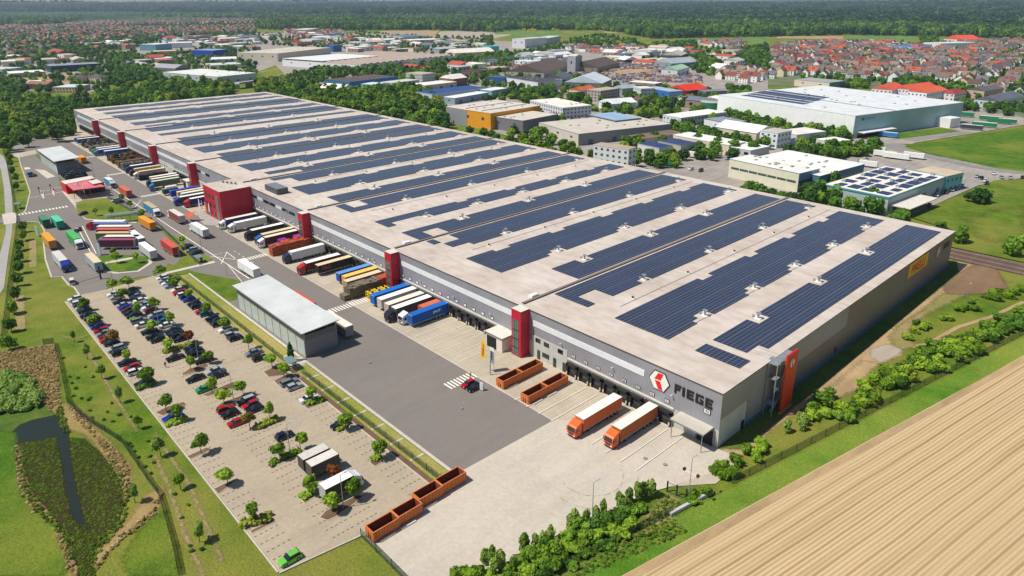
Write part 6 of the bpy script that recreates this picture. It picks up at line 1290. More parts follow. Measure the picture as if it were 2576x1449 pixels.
# trees dotted among the houses
P = spread(['00 0 150 900 150 900 180 0 180', '00 0 190 2576 165 2576 330 0 330', '00 0 330 1300 330 900 560 0 620', '00 640 560 2400 500 2576 760 1700 740 900 700', '10 0 340 2400 360 2400 520 1200 500 0 430', '10 700 470 1500 480 2000 540 1900 500', '30 60 430 900 420 2576 400 2576 1000 2000 950 1100 820 300 760 0 640', '00 0 240 900 190 2576 160 2576 340 1800 380 900 560 0 640', '20 1350 480 2300 440 2400 760 1900 720', '10 0 330 1000 300 2400 420 2400 520 1300 480 0 420', '00 2000 330 2576 300 2576 560 2000 600', '20 800 480 1500 480 2000 560 1500 620', '20 1100 880 2000 880 2000 1100 1200 980'], 4., 4600, 10, 3)
mass('garden_trees', 'scattered garden trees among the houses of the far towns', P, K_wood[:3]+K_dark[:2], 2.4, 4.4, 1.)
ff = ['00 -40 150 500 120 1200 130 2576 130|10 300 170 700 140|10 700 200 300 240 0 280|00 2576 170 1700 165 900 165 300 240 100 210 0 240', '10 0 200 300 150 1200 130 2576 130|20 1000 160 2576 230|30 0 260 1500 270 2576 260 2620 380 1700 345 800 335 0 350|20 2576 350 1400 370 1250 340 900 290 500 290 0 290|10 2400 310 1800 290 1200 290 700 300 0 280',
      '00 -40 100 2576 90|10 2576 100|20 2576 130|30 2640 160 2640 270 1500 270 0 260|20 2576 240 0 160|10 2576 140 0 160|00 2576 130 0 150', '00 0 30 2576 30|10 2576 40|20 2576 45|30 2640 50 2640 160 0 140|20 2576 130 0 110|10 2576 100 0 100|00 2576 95 -40 100']
P = spread(ff[:2], 5., 9000, 12, 21, False); mass('forest', 'broad mixed forest beyond the towns and fields', P, K_far+K_farm, 7, 12, 1.15)
P = spread(['00 -40 95 2576 90 2576 152 1200 155 500 150 -40 185', '00 -40 150 500 130 1200 150 2576 165 2576 185 900 178 600 240 300 255 100 235 -40 260', '10 0 90 400 95 400 170 0 170'], 6., 5200, 15, 29, False); mass('forest', 'far tree belts and woods behind the left-hand town', P, K_far+K_farm, 9, 17, .85)
leaf_n = leafm('leaves_conifer', '#203f26', '#35592f', '#5c8040', True); K_con = crowns('crown', 'round', 4, leaf_n, nb=16, nl=110, ls=.24)
P = spread(['00 0 300 700 250 1600 190 2576 165 2576 340 1700 380 900 520 0 620'], 5., 1700, 12, 88, False); mass('town_garden_trees', 'dark green trees growing among the roofs of the left-hand town', P, K_wood[:3]+K_dark[:2], 3.4, 6.4, 1.)
P = spread(['20 110 258 240 262 240 274 110 272', '20 405 260 460 262 460 272 405 270', '10 2310 205 2385 205 2390 225 2310 225'], 12., 70, 12, 30, False); mass('flowering_rape', 'bright yellow flowering patches at the foot of the far forest', P, crowns('foliage', 'bush', 1, M('yellow_blossom', '#e0c818', .8, 0, .1), nb=14, nl=120, ls=.25), 2.5, 4, 1.5)  # yellow leafy blobs represent patches of rape in bloom
P = spread(ff[2:3], 8., 14000, 19, 22, False); mass('forest', 'broad mixed forest beyond the towns and fields', P, K_con+K_far[:1], 10, 17, .9, hill_z, 5)
P = [p for p in spread(ff[3:], 40., 12000, 34, 23, False) if math.hypot(*p) < 13800]; mass('hill_forest', 'dark forest covering the distant low hills', P, K_con, 17, 30, .7, hill_z, 6)
# ------------------------------------------------------------------ fences, lamps, signs, gates
def meshm(mat):
    """wire mesh: vertical and horizontal wires with air between"""
    if mat.name+'_mesh' in MC: return MC[mat.name+'_mesh']
    c = mat.copy(); c.name = mat.name+'_mesh'; t = c.node_tree; out = [n for n in t.nodes if n.type == 'OUTPUT_MATERIAL'][0]; src = out.inputs[0].links[0].from_socket
    g = t.nodes.new('ShaderNodeNewGeometry'); sp = t.nodes.new('ShaderNodeSeparateXYZ'); t.links.new(g.outputs['Position'], sp.inputs[0]); ad = t.nodes.new('ShaderNodeMath'); ad.operation = 'ADD'; t.links.new(sp.outputs[0], ad.inputs[0]); t.links.new(sp.outputs[1], ad.inputs[1]); r = []
    for so, per in ((ad.outputs[0], .06), (sp.outputs[2], .2)):
        d = t.nodes.new('ShaderNodeMath'); d.operation = 'DIVIDE'; d.inputs[1].default_value = per; t.links.new(so, d.inputs[0]); f = t.nodes.new('ShaderNodeMath'); f.operation = 'FRACT'; t.links.new(d.outputs[0], f.inputs[0])
        l = t.nodes.new('ShaderNodeMath'); l.operation = 'LESS_THAN'; l.inputs[1].default_value = .3; t.links.new(f.outputs[0], l.inputs[0]); r.append(l.outputs[0])
    mm = t.nodes.new('ShaderNodeMath'); mm.operation = 'MAXIMUM'; t.links.new(r[0], mm.inputs[0]); t.links.new(r[1], mm.inputs[1]); tr = t.nodes.new('ShaderNodeBsdfTransparent'); mx = t.nodes.new('ShaderNodeMixShader')
    t.links.new(mm.outputs[0], mx.inputs[0]); t.links.new(tr.outputs[0], mx.inputs[1]); t.links.new(src, mx.inputs[2]); t.links.new(mx.outputs[0], out.inputs[0]); MC[c.name] = c; return c
def fence(name, lab, pts, h, mat, step=3., rails=None, cat='fence'):
    t = thing(name, lab, cat, (0, 0, 0)); 
    for i in range(len(pts)-1):
        P, Q = Vector(pts[i]), Vector(pts[i+1]); L = (Q-P).length; d = (Q-P)/L; m = MB(); n = max(1, int(L/1.1))
        s = Vector((-d.y, d.x))*.02
        for z in ([.15, h*.5, h-.1] if not rails else rails):
            a, b = P, Q; m.add([(a.x, a.y, z), (b.x, b.y, z), (b.x, b.y, z+.06), (a.x, a.y, z+.06)], [(0, 1, 2, 3)])
            m.add([(a.x-s.x, a.y-s.y, z+.06), (b.x-s.x, b.y-s.y, z+.06), (b.x+s.x, b.y+s.y, z+.06), (a.x+s.x, a.y+s.y, z+.06)], [(0, 1, 2, 3)])
        m.add([(P.x, P.y, .05), (Q.x, Q.y, .05), (Q.x, Q.y, h), (P.x, P.y, h)], [(0, 1, 2, 3)], 1)
        m.build('mesh_panel', [mat, meshm(mat)], t)
        k = 0
        while k*step < L:
            q = P+d*(k*step); MB().box(q.x-.05, q.y-.05, 0, q.x+.05, q.y+.05, h+.1).build('post', mat, t); k += 1
    return t
fgreen = M('green_wire_fence', '#2f4a3a', .6, .1, .1)
fence('mesh_fence', 'long green mesh fence between car park mulch strip and yard lawn', [(-94.2, 68.3), (-154, 68.3)], 1.9, fgreen, 5)
fence('mesh_fence', 'green mesh fence behind the lawn beside the white-roofed hall', [(-163, 67.6), (-246, 67.6)], 1.9, fgreen, 6)
fence('mesh_fence', 'green mesh fence at the near end below the lowest orange skip', [(-92.4, 48.6), (-60, 48.6)], 1.9, fgreen, 5)
fence('mesh_fence', 'dark mesh fence curving round the pond meadow', GP('02 440 570 545 560 600 760 680 1150 820 1300 1060 1449|03 1230 110 1480 480 1600 640 1740 1150 1800 1449'), 1.8, M('dark_wire_fence', '#26302e', .6, .1, .1), 6)
fence('mesh_fence', 'dark fence along the roadside trees by the public road', GP('02 15 600 90 0|01 180 800|01 160 700 60 150 0 -20'), 1.9, M('dark_wire_fence', '#26302e'), 6)
fence('mesh_fence', 'green fence along the field verge past the hedgerow', GP('23 300 1449 700 1250 1050 1060|23 1500 800') if 0 else [tuple(b0-bn*6.5-bd*40), tuple(b0-bn*6.5+bd*18)], 1.8, fgreen, 4)
fence('mesh_fence', 'long green fence along the field verge beyond the gate', [tuple(b0-bn*6.2+bd*34), tuple(b1-bn*6.2+bd*60)], 1.8, fgreen, 5)
fence('mesh_fence', 'grey fence beside the yard road above the truck yard', GP('01 1080 545 1370 710 1600 830 2010 1225'), 1.8, M('grey_wire_fence', '#4c5654', .6, .1), 6)
fence('noise_barrier', 'pale green-grey barrier fence behind the white hall yard', GP('30 1970 1100 2576 1190 2700 1210'), 4.2, M('barrier_green', '#9aa890', .8, 0, .1), 8)
# swing gate
ga, gb = G('23', 1560, 600), G('23', 1750, 680)
gt = thing('yard_gate', 'dark steel double gate standing open near the twin-camera mast', 'gate'); P, Q = Vector(ga), Vector(gb)
for k in range(2):
    a, b = P+(Q-P)*(k*.5), P+(Q-P)*(k*.5+.5); MB().tube([(a.x, a.y, .15), (b.x, b.y, .15), (b.x, b.y, 2.2), (a.x, a.y, 2.2), (a.x, a.y, .15)], .06, 5).build('gate_leaf', darkm, gt)
for k in range(3): a = P+(Q-P)*(k*.5); MB().box(a.x-.12, a.y-.12, 0, a.x+.12, a.y+.12, 2.5).build('post', darkm, gt)
w0, w1 = G('23', 1590, 845), G('23', 2020, 610)
tag(MB().prism(strip([w0, w1], .6), 0, .75).build('retaining_wall', conc_wall), 'low pale concrete retaining wall beside the field verge', 'wall')
def lamp(x, y, h, lab, arm=.9, rz=PI/2, heads=1):
    t = thing('street_lamp', lab, 'street lamp', (x, y, 0), rz)
    MB().cyl((0, 0, 0), (0, 0, h), .1, 8, 0, .06).build('pole', galv, t)
    MB().cyl((0, 0, h-.1), (arm, 0, h+.1), .04, 6).build('arm', galv, t)
    MB().box(arm-.1, -.17, h+.02, arm+.6, .17, h+.18).build('lamp_head', lampg, t)
    MB().box(-.2, -.2, 0, .2, .2, .25).build('base', galv, t); return t
for t_, x, y, h, lab in [('13', 880, 765, 7.6, 'tall lamp between the white box lorry and the near planting bed'), ('13', 345, 225, 7.5, 'lamp beside the dark blue car above the grey box trailers'), ('02', 2350, 1120, 7.6, 'lamp above the red hatchbacks in the middle of the car park'),
                         ('02', 2005, 765, 7.6, 'lamp beside the black van in the middle of the car park'), ('02', 1610, 430, 7.6, 'lamp among the dark cars of the third car park row'), ('23', 800, 1040, 11.5, 'tall lamp rising from the hedgerow at the near yard edge'),
                         ('01', 2030, 1060, 9, 'lamp on the grass strip beside three parked cars'), ('01', 1820, 1215, 7.5, 'lamp on the lawn strip near the truck yard exit'), ('01', 2285, 1330, 9, 'lamp on the corner of the big lawn by the yard road'), ('01', 948, 330, 8, 'lamp by the red gatehouse and the zebra crossing'), ('01', 1130, 1370, 7, 'lamp by the road between truck yard and car park'), ('32', 1990, 140, 6, 'lamp post on the bare patch behind the hedgerow shrubs'), ('00', 345, 1330, 8, 'far lamp at the turning loop below the dark trees')]:
    x, y = G(t_, x, y); lamp(x, y, h, lab)
t = lamp(-57.2, 100.1, 9.6, 'mast with two camera boxes beside the open yard gate')
MB().cyl((0, -1.5, 6.2), (0, 1.5, 6.2), .05, 6).build('cross_arm', galv, t)
for s in (-1, 1): MB().box(-.25, s*1.5-.22, 6.1, .3, s*1.5+.22, 6.6).build('camera_box', darkm, t)
# flags
def flag(x, y, h, c, lab, w=1.1, fh=4., txt=None, tc='#c8321c', rz=0.):
    t = thing('flag', lab, 'flag', (x, y, 0), rz); MB().cyl((0, 0, 0), (0, 0, h), .06, 6, 0, .04).build('flagpole', white, t)
    m = MB(); n = 6; V = []
    for k in range(n+1):
        for j in range(7): V.append((-w*j/6-.05, .1*math.sin(j*1.3+k*.5)*(j/6), h-.15-fh*k/n-.12*(j/6)*k/n))
    m.add(V, [(k*7+j, k*7+j+1, (k+1)*7+j+1, (k+1)*7+j) for k in range(n) for j in range(6)]); c_ = m.build('cloth', M('flag_'+c.strip('#'), c, .7, 0, .04), t)
    if txt: text(txt, (-w/2-.05, -.14, h-.15-fh/2), w*.75, M('flag_letters'+tc.strip('#'), tc, .6, 0, 0), c_, 'flag_lettering', (PI/2, -PI/2, 0), .005)
    return t
x, y = G('12', 2312, 865); flag(x, y, 9.6, '#f0c414', 'yellow flag with red vertical lettering by the orange skips', 1.6, 5.4, 'PIRELLI')
x, y = G('12', 2395, 850); flag(x, y, 7.2, '#e8eaf0', 'white flag with dark vertical lettering by the orange skips', 1.5, 4.6, 'FIEGE', '#30343c')
x, y = G('12', 2358, 880); tag(MB().cyl((x, y, 0), (x, y, 4.5), .18, 10, 0, .12).build('bollard_pole', galv), 'thick grey pole between the yellow and white flags', 'pole')
for k, (a, b, c) in enumerate([(790, 510, '#e8eaf0'), (812, 520, '#4458a0'), (838, 525, '#e8b01c'), (862, 540, '#e6e8ee')]):
    x, y = G('01', a, b); flag(x, y, 6.5, c, '%s flag, %s of four in front of the red gatehouse canopy' % (['white', 'blue and white', 'amber', 'pale'][k], ordn(k+1)), 1.1, 3.8)
for k, (a, b, c) in enumerate([(2020, 690, '#eceef2'), (2048, 705, '#b48cb8'), (2082, 720, '#e8a81c'), (2120, 735, '#e6e4f0')]):
    x, y = G('01', a, b); flag(x, y, 6.5, c, '%s flag, %s of four in front of the red office block' % (['white', 'lilac', 'amber', 'pale lilac'][k], ordn(k+1)), 1.1, 4)
# boards, shelters, crossings
def board(t_, x, y, w, h, lab, c='#9cbccc'):
    x, y = G(t_, x, y); t = thing('info_board', lab, 'sign', (x, y, A_), .2); MB().box(-w/2, -.12, .2, w/2, .12, h).build('panel', M('board_'+c.strip('#'), c, .3, .1, .1), t)
    for s in (-1, 1): MB().cyl((s*w*.4, 0, 0), (s*w*.4, 0, .3), .08, 6).build('post', midm, t)
board('01', 385, 930, 2.6, 4.2, 'pale blue information board beside the amber trailer at the yard edge'); board('01', 1010, 1120, 1.8, 4.6, 'pale blue pillar board at the corner of the oval lawn')
board('12', 2270, 1035, .95, 2.2, 'white board standing beside the black car near the zebra crossing', '#dfe3e6')
def shelter(t_, x, y, lab, rz=0):
    x, y = G(t_, x, y); t = thing('shelter', lab, 'shelter', (x, y, A_), rz)
    for a in (-1.5, 1.5):
        for b in (-.9, .9): MB().box(a-.06, b-.06, 0, a+.06, b+.06, 2.4).build('post', midm, t)
    MB().box(-1.9, -1.2, 2.4, 1.9, 1.2, 2.55).build('roof', M('shelter_roof', '#7f939c', .4, .2), t); MB().box(-1.5, .85, .3, 1.5, .9, 2.2).build('back_panel', glass, t)
shelter('12', 355, 810, 'small grey shelter at the footpath by the near hall corner'); shelter('01', 2005, 1195, 'small grey shelter beside the path by the big lawn'); shelter('01', 185, 650, 'dark gate cabin beside the public road crossing')
x0, y0 = G('01', 1060, 745, 3); x1, y1 = G('01', 1380, 705, 3)
fb = thing('footbridge', 'grey covered walkway bridge crossing the lawn above the lorry row', 'footbridge'); P, Q = Vector((x0, y0)), Vector((x1, y1))
MB().prism(strip([tuple(P), tuple(Q)], 1.8), 3, 3.2).build('deck', galv, fb); MB().prism(strip([tuple(P), tuple(Q)], 1.9), 4.2, 4.3).build('handrail', M('blue_grey_rail', '#8fa4b0', .4, .3), fb)
for k in range(5): a = P+(Q-P)*k/4; MB().box(a.x-.12, a.y-.12, 0, a.x+.12, a.y+.12, 3).build('support', midm, fb)
sl = thing('swing_boom', 'long dark boom gate across the exit road below the white van', 'barrier'); P, Q = Vector(G('01', 790, 1392, 1.2)), Vector(G('01', 1010, 1330, 1.2))
MB().cyl((P.x, P.y, 1.2), (Q.x, Q.y, 1.2), .07, 6).build('boom', darkm, sl); MB().box(Q.x-.25, Q.y-.25, 0, Q.x+.25, Q.y+.25, 5).build('post', darkm, sl)
for k, (a, b) in enumerate([(425, 500), (538, 470)]):
    x, y = G('01', a, b); t = thing('barrier', 'red and white lane barrier, %s on the entry lanes' % ('left' if k == 0 else 'right'), 'barrier', (x, y, A_)); MB().box(-.3, -.3, 0, .3, .3, 1.2).build('housing', redp, t); MB().box(-.3, .3, 1, 0, 3.6, 1.1).build('boom', white, t); MB().cyl((0, -1, 0), (0, -1, 3), .1, 6).build('signal_post', darkm, t); MB().box(-.3, -1.3, 2.6, .3, -.7, 3.4).build('signal', black, t)
sheet('traffic_island', GP('01 405 470 440 480 450 560 425 545'), A_+.14, kerbm); sheet('traffic_island', GP('01 520 450 545 460 552 530 530 510'), A_+.14, kerbm)
x, y = G('01', 1910, 715, 3); t = thing('sun_sail', 'orange triangular sun sail over the seating by the office block', 'awning', (x, y, 0))
MB().add([(-4, -1, 2.6), (4, -2, 2.9), (1, 3, 4.6), (0, 0, 3)], [(0, 1, 3), (1, 2, 3), (2, 0, 3)]).build('cloth', orangep, t)
for a, b, h in ((-4, -1, 2.6), (4, -2, 2.9), (1, 3, 4.6)): MB().cyl((a, b, 0), (a, b, h), .06, 6).build('post', white, t)
for k in range(6): x, y = G('01', 2160+9*(k % 3)*4, 700+24*(k % 3)+20*(k//3)); 
sheet('terrace', [(-320, 101), (-300, 97), (-296, 99), (-296, 104), (-318, 104)], A_+.12, pathm)
t = thing('orange_beam', 'long orange barrier lying behind the white-roofed hall', 'barrier', (0, 0, 0)); MB().box(-203.6, 90.9, .2, -190.3, 91.7, 1.).build('beam', orangep, t)
vehicle_tr = make_semi(); o = vehicle(vehicle_tr, -160.3-11.6, 86.4, PI/2, '#8f8c88', '#e6ddd0', '', 'semi_trailer', 'tan-roofed grey trailer parked behind the white-roofed hall'); 
o.rotation_euler = (0, 0, PI/2); o.location = (-162., 87.6, A_)
for c in list(vehicle_tr.children): bpy.data.objects.remove(c)
bpy.data.objects.remove(vehicle_tr)
# ------------------------------------------------------------------ people
def person(x, y, rz, lab, top, leg, stride=.28):
    """one continuous skinned figure with clothes as closer-fitting shells"""
    t = thing('person', lab, 'person', (x, y, A_+.03), rz)
    J = {'pel': (0, 0, .95), 'chest': (0, 0, 1.3), 'neck': (0, .01, 1.5), 'head': (0, .03, 1.62), 'crown': (0, .03, 1.74)}
    E = [('pel', 'chest'), ('chest', 'neck'), ('neck', 'head'), ('head', 'crown')]; Rr = {'pel': .14, 'chest': .16, 'neck': .055, 'head': .1, 'crown': .07}
    for s, n in ((-1, 'l'), (1, 'r')):
        f = s*stride
        J.update({n+'hip': (s*.1, 0, .9), n+'knee': (s*.1, f*.6+.03, .5), n+'ank': (s*.1, f-.04, .09), n+'toe': (s*.11, f+.14, .05), n+'sh': (s*.19, 0, 1.43), n+'elb': (s*.25, -f*.35, 1.16), n+'wr': (s*.26, -f*.7+.06, .93), n+'hand': (s*.26, -f*.8+.09, .84)})
        Rr.update({n+'hip': .095, n+'knee': .06, n+'ank': .042, n+'toe': .035, n+'sh': .065, n+'elb': .043, n+'wr': .03, n+'hand': .032})
        E += [('pel', n+'hip'), (n+'hip', n+'knee'), (n+'knee', n+'ank'), (n+'ank', n+'toe'), ('chest', n+'sh'), (n+'sh', n+'elb'), (n+'elb', n+'wr'), (n+'wr', n+'hand')]
        for k in range(5):
            q = n+'f%d' % k; J[q] = (s*.26+(k-2)*.014, -f*.8+.1+(.03 if k == 0 else 0), .77+(.03 if k in (0, 4) else 0)); Rr[q] = .008; E.append((n+'hand', q))
    def grow(name, keys, extra, mat):
        ks = [k for k in J if k in keys]; ix = {k: i for i, k in enumerate(ks)}
        me = bpy.data.meshes.new(name); me.from_pydata([J[k] for k in ks], [(ix[a], ix[b]) for a, b in E if a in ix and b in ix], []); me.materials.append(mat)
        o = bpy.data.objects.new(name, me); C.objects.link(o); o.parent = t; md = o.modifiers.new('skin', 'SKIN'); sv = me.skin_vertices[0].data
        for k in ks: r = Rr[k]+extra; sv[ix[k]].radius = (r, r*.85)
        sv[0].use_root = True; o.modifiers.new('sub', 'SUBSURF').levels = 1; return o
    grow('body', set(J), 0, M('skin', '#b98768', .6, 0, .05))
    grow('jacket', {'pel', 'chest', 'lsh', 'rsh', 'lelb', 'relb', 'lwr', 'rwr'}, .022, M('jacket_'+top.strip('#'), top, .8, 0, .08))
    grow('trousers', {'pel', 'lhip', 'rhip', 'lknee', 'rknee', 'lank', 'rank'}, .02, M('trousers_'+leg.strip('#'), leg, .8, 0, .08))
    m = MB(); V = [(v[0]*.115, .02+v[1]*.115, 1.7+v[2]*.09) for v in IV]; m.add(V, IF); m.build('hair', M('dark_hair', '#2c2019', .8, 0, .1), t); return t
x, y = G('02', 1668, 803); person(x, y, 2.2, 'person in dark clothes walking across the car park', '#26282c', '#3a3c40')
x, y = G('12', 2157, 905); person(x, y, 1.2, 'person in yellow safety vest at the end of the zebra crossing', '#c8d820', '#2c3444', .15)
x, y = G('01', 1037, 490); person(x, y, .5, 'person in yellow safety vest under the red canopy edge', '#c8d820', '#2c3444', .1)
# ------------------------------------------------------------------ business park and towns
def bld(name, lab, h, t1, t2, t3, wall, roof, par=.35, floors=0, cat='building', rooftype='flat', stripes=None, wall2=None, vents=0, wincol=None, nowin=False, band=None):
    P1, P2, P3 = [Vector(G(a, b, c, h)) for a, b, c in (t1, t2, t3)]
    u = (P3-P2).normalized(); v = Vector((-u.y, u.x)); w = (P1-P2).dot(v); 
    if w < 0: v = -v; w = -w
    L = (P3-P2).length; w = max(w, 6); t = thing(name, lab, cat, (P2.x, P2.y, 0), math.atan2(u.y, u.x)); sg = 1 if v.dot(Vector((-u.y, u.x))) > 0 else -1
    y1 = w*sg; wm = M('wall_'+wall.strip('#'), wall, .7, 0, .06, .3); rm = M('roofing_'+roof.strip('#'), roof, .75, 0, .12, .12)
    w2 = M('wall_'+wall2.strip('#'), wall2, .7, 0, .06, .3) if wall2 else wm
    m = MB(); m.box(0, 0, 0, L, y1, h, 0); m.build('wall', wm, t)
    if wall2: MB().box(-.06, 0, 0, .05, y1, h-.02).build('end_wall', w2, t)
    if rooftype == 'flat':
        m = MB(); m.box(-.15, -.15*sg, h+.01, L+.15, y1+.15*sg, h+par, 1, 0); m.build('roof', [rm, wm if par > .3 else rm], t)
    elif rooftype == 'gable':   # ridge along the long side
        m = MB(); rh = min(w, L)*.18 if stripes is None else stripes
        if L >= w: m.add([(-.3, -.3*sg, h), (L+.3, -.3*sg, h), (L+.3, y1+.3*sg, h), (-.3, y1+.3*sg, h), (-.3, y1/2, h+rh), (L+.3, y1/2, h+rh)], [(0, 1, 5, 4), (2, 3, 4, 5), (3, 0, 4), (1, 2, 5), (0, 3, 2, 1)])
        else: m.add([(-.3, -.3*sg, h), (L+.3, -.3*sg, h), (L+.3, y1+.3*sg, h), (-.3, y1+.3*sg, h), (L/2, -.3*sg, h+rh), (L/2, y1+.3*sg, h+rh)], [(0, 4, 5, 3), (1, 2, 5, 4), (0, 1, 4), (2, 3, 5), (0, 3, 2, 1)])
        m.build('roof', rm, t)
    elif rooftype == 'hip':
        rh = min(w, L)*.25; m = MB(); a, b = (w/2, L-w/2) if L > w else (L/2, L/2)
        m.add([(-.4, -.4*sg, h), (L+.4, -.4*sg, h), (L+.4, y1+.4*sg, h), (-.4, y1+.4*sg, h), (a, y1/2, h+rh), (b, y1/2, h+rh)], [(0, 1, 5, 4), (2, 3, 4, 5), (3, 0, 4), (1, 2, 5), (0, 3, 2, 1)]); m.build('roof', rm, t)
    elif rooftype == 'saw':
        n = max(3, int(L/12)); 
        m = MB(); m.box(0, 0, h, L, y1, h+.3)
        for k in range(n): x = L*k/n; m.profile([(0, h+.3), (y1, h+.3), (y1, h+.31), (0, h+.31)], x, x+.01); m.add([(x, 0, h+.3), (x+L/n*.75, 0, h+1.8), (x+L/n*.75, y1, h+1.8), (x, y1, h+.3), (x+L/n, 0, h+.3), (x+L/n, y1, h+.3)], [(0, 1, 2, 3), (1, 4, 5, 2), (0, 4, 1), (3, 2, 5)], [0, 1, 0, 0])
        m.build('roof', [rm, offw], t)
    r = random.Random(len(lab))
    if vents:
        for k in range(vents): x, y = L*r.uniform(.06, .94), y1*r.uniform(.08, .92); MB().box(x-.9, y-.6, h+par-.02, x+.9, y+.6, h+par+.5).build('rooflight', M('rooflight_grey', '#a4a49e', .5), t)
    fl = floors; wc = wing if wincol is None else M('panes_'+wincol.strip('#'), wincol, .2, 0, .1)
    if fl:
        fh = h/fl
        for ax, LL in ((0, L), (1, w)):
            n = min(int(LL/3.4), 14)
            for f in range(fl):
                for k in range(n):
                    a = LL*(k+.5)/n; z = fh*f+fh*.3
                    m = MB(); 
                    if ax == 0: m.box(a-.75, -.06*sg, z, a+.75, .05*sg, z+1.3)
                    else: m.box(-.06, (a-.75)*sg, z, .05, (a+.75)*sg, z+1.3)
                    m.build('window', wc, t)
    elif h > 5 and not nowin:
        n = max(1, min(4, int(L/14)))
        for k in range(n): a = L*(k+.5)/n; MB().box(a-1.7, -.1*sg, 0, a+1.7, .05*sg, min(3.8, h*.6)).build('loading_door', M('door_grey_blue', '#4e5a64', .5), t)
        n = max(1, min(4, int(w/14)))
        for k in range(n): a = w*(k+.5)/n; MB().box(-.1, (a-1.4)*sg, h*.55, .05, (a+1.4)*sg, h*.72).build('window', wc, t)
    if band:
        for k in range(7): MB().box(-.08, w*sg*(.03+.135*k), h*band, .03, w*sg*(.155+.135*k), h*band+1.2).build('strip_window', wing, t)
        for k in range(4): MB().box(L*(.03+.24*k), -.08*sg, h*band, L*(.26+.24*k), .03*sg, h*band+1.2).build('strip_window', wing, t)
    return t, L, w, sg
BL = {}
for nm, lab, h, a, b, c, w, r, kw in B:
    BL[lab] = bld(nm, lab, h, a, b, c, w, r, **kw)
# details on the nearer halls
t, L, w, sg = BL['tall grey and amber-yellow hall in the middle of the business park']
MB().box(-.12, w*sg*.52, 0, .02, w*sg+.02*sg, 12.4).build('grey_wall', M('wall_909298', '#909298', .7), t)
for k in (.25, .6): MB().box(L*.05, w*sg*k, 12.8, L*.95, w*sg*k+2.4, 13.5).build('rooflight', offw, t)
t, L, w, sg = BL['very large white hall with dark solar rows at the right']
MB().box(L*.0, -.12*sg, 0, L, .02*sg, 15.9).build('front_wall', M('wall_8fb0bc', '#93b4bf', .35, .1, .1, .05), t)
MB().box(L*.34, .3*sg, 16.3, L*.345, w*sg*.98, 16.55).build('roof_joint', darkm, t)
sp = M('solar_panel_far', '#232f58', .3, 0, .15, .3)
for k in range(5):
    MB().box(L*(.1+.085*k), w*sg*(.42+.03*k), 16.4, L*(.155+.085*k), w*sg*(.9+.03*k if k < 3 else .98), 16.6).build('solar_array', sp, t)
MB().box(4, -6*sg, 4.5, 40, 0, 5).build('entrance_canopy', white, t); MB().box(5, -.2*sg, 0, 30, 0, 4.4).build('entrance_glazing', glass, t)
text('LGW', (15, -.3*sg, 13.2), 3.4, M('teal_letters', '#1c8474', .6, 0, 0), t, 'wall_lettering', (PI/2, 0, 0)) if 0 else None
MB().box(7, -.25*sg, 12.2, 10, 0, 14.2).build('sign_panel', M('teal_letters', '#2a8478', .6, 0, 0), t); MB().box(11, -.25*sg, 12.4, 22, 0, 14).build('sign_panel', M('blue_letters', '#7c98c0', .6, 0, 0), t)
MB().box(L*.76, -10*sg, 0, L*.86, 0, 7.5).build('annex', white, t)
t, L, w, sg = BL['teal-edged hall with blocks of solar panels on a white roof']
r = random.Random(4)
for i in range(6):
    for j in range(4):
        x0, y0 = L*(.05+i*.155), w*(.06+j*.235); MB().box(x0, y0*sg, 8.4, x0+L*r.choice([.09, .12, .13]), (y0+w*r.choice([.12, .17, .19]))*sg, 8.6).build('solar_array', sp, t)
        if (i+j) % 2: MB().box(x0+L*.13, (y0+w*.1)*sg, 8.3, x0+L*.13+1.6, (y0+w*.1+1.6)*sg, 9.4).build('roof_vent', galv, t)
MB().box(2, -9*sg, 4.3, L*.5, 0, 4.7).build('canopy', offw, t); MB().box(-.2, -.3*sg, 7.7, L, -.02*sg, 8.5).box(-.3, 0, 7.7, -.02, w*sg, 8.5).build('teal_edge', M('teal_trim', '#4c9c98', .5), t)
t, L, w, sg = BL['huge white factory with brown sawtooth roof beyond the belt']
MB().box(L*.0, w*sg*.45, 10.9, L*.55, w*sg*.99, 11.4).build('white_roof', white, t)
x, y = G('20', 2012, 1025, 8); t = thing('storage_tank', 'round green storage tank with pale lid beside the large white hall', 'tank', (x, y, 0)); MB().cyl((0, 0, 0), (0, 0, 8), 9.5, 32).build('tank_wall', M('tank_green', '#2f7a54', .5, .1, .05), t); MB().cyl((0, 0, 8), (0, 0, 8.5), 9.7, 32).build('tank_lid', M('tank_lid', '#b8b8a8', .6), t)
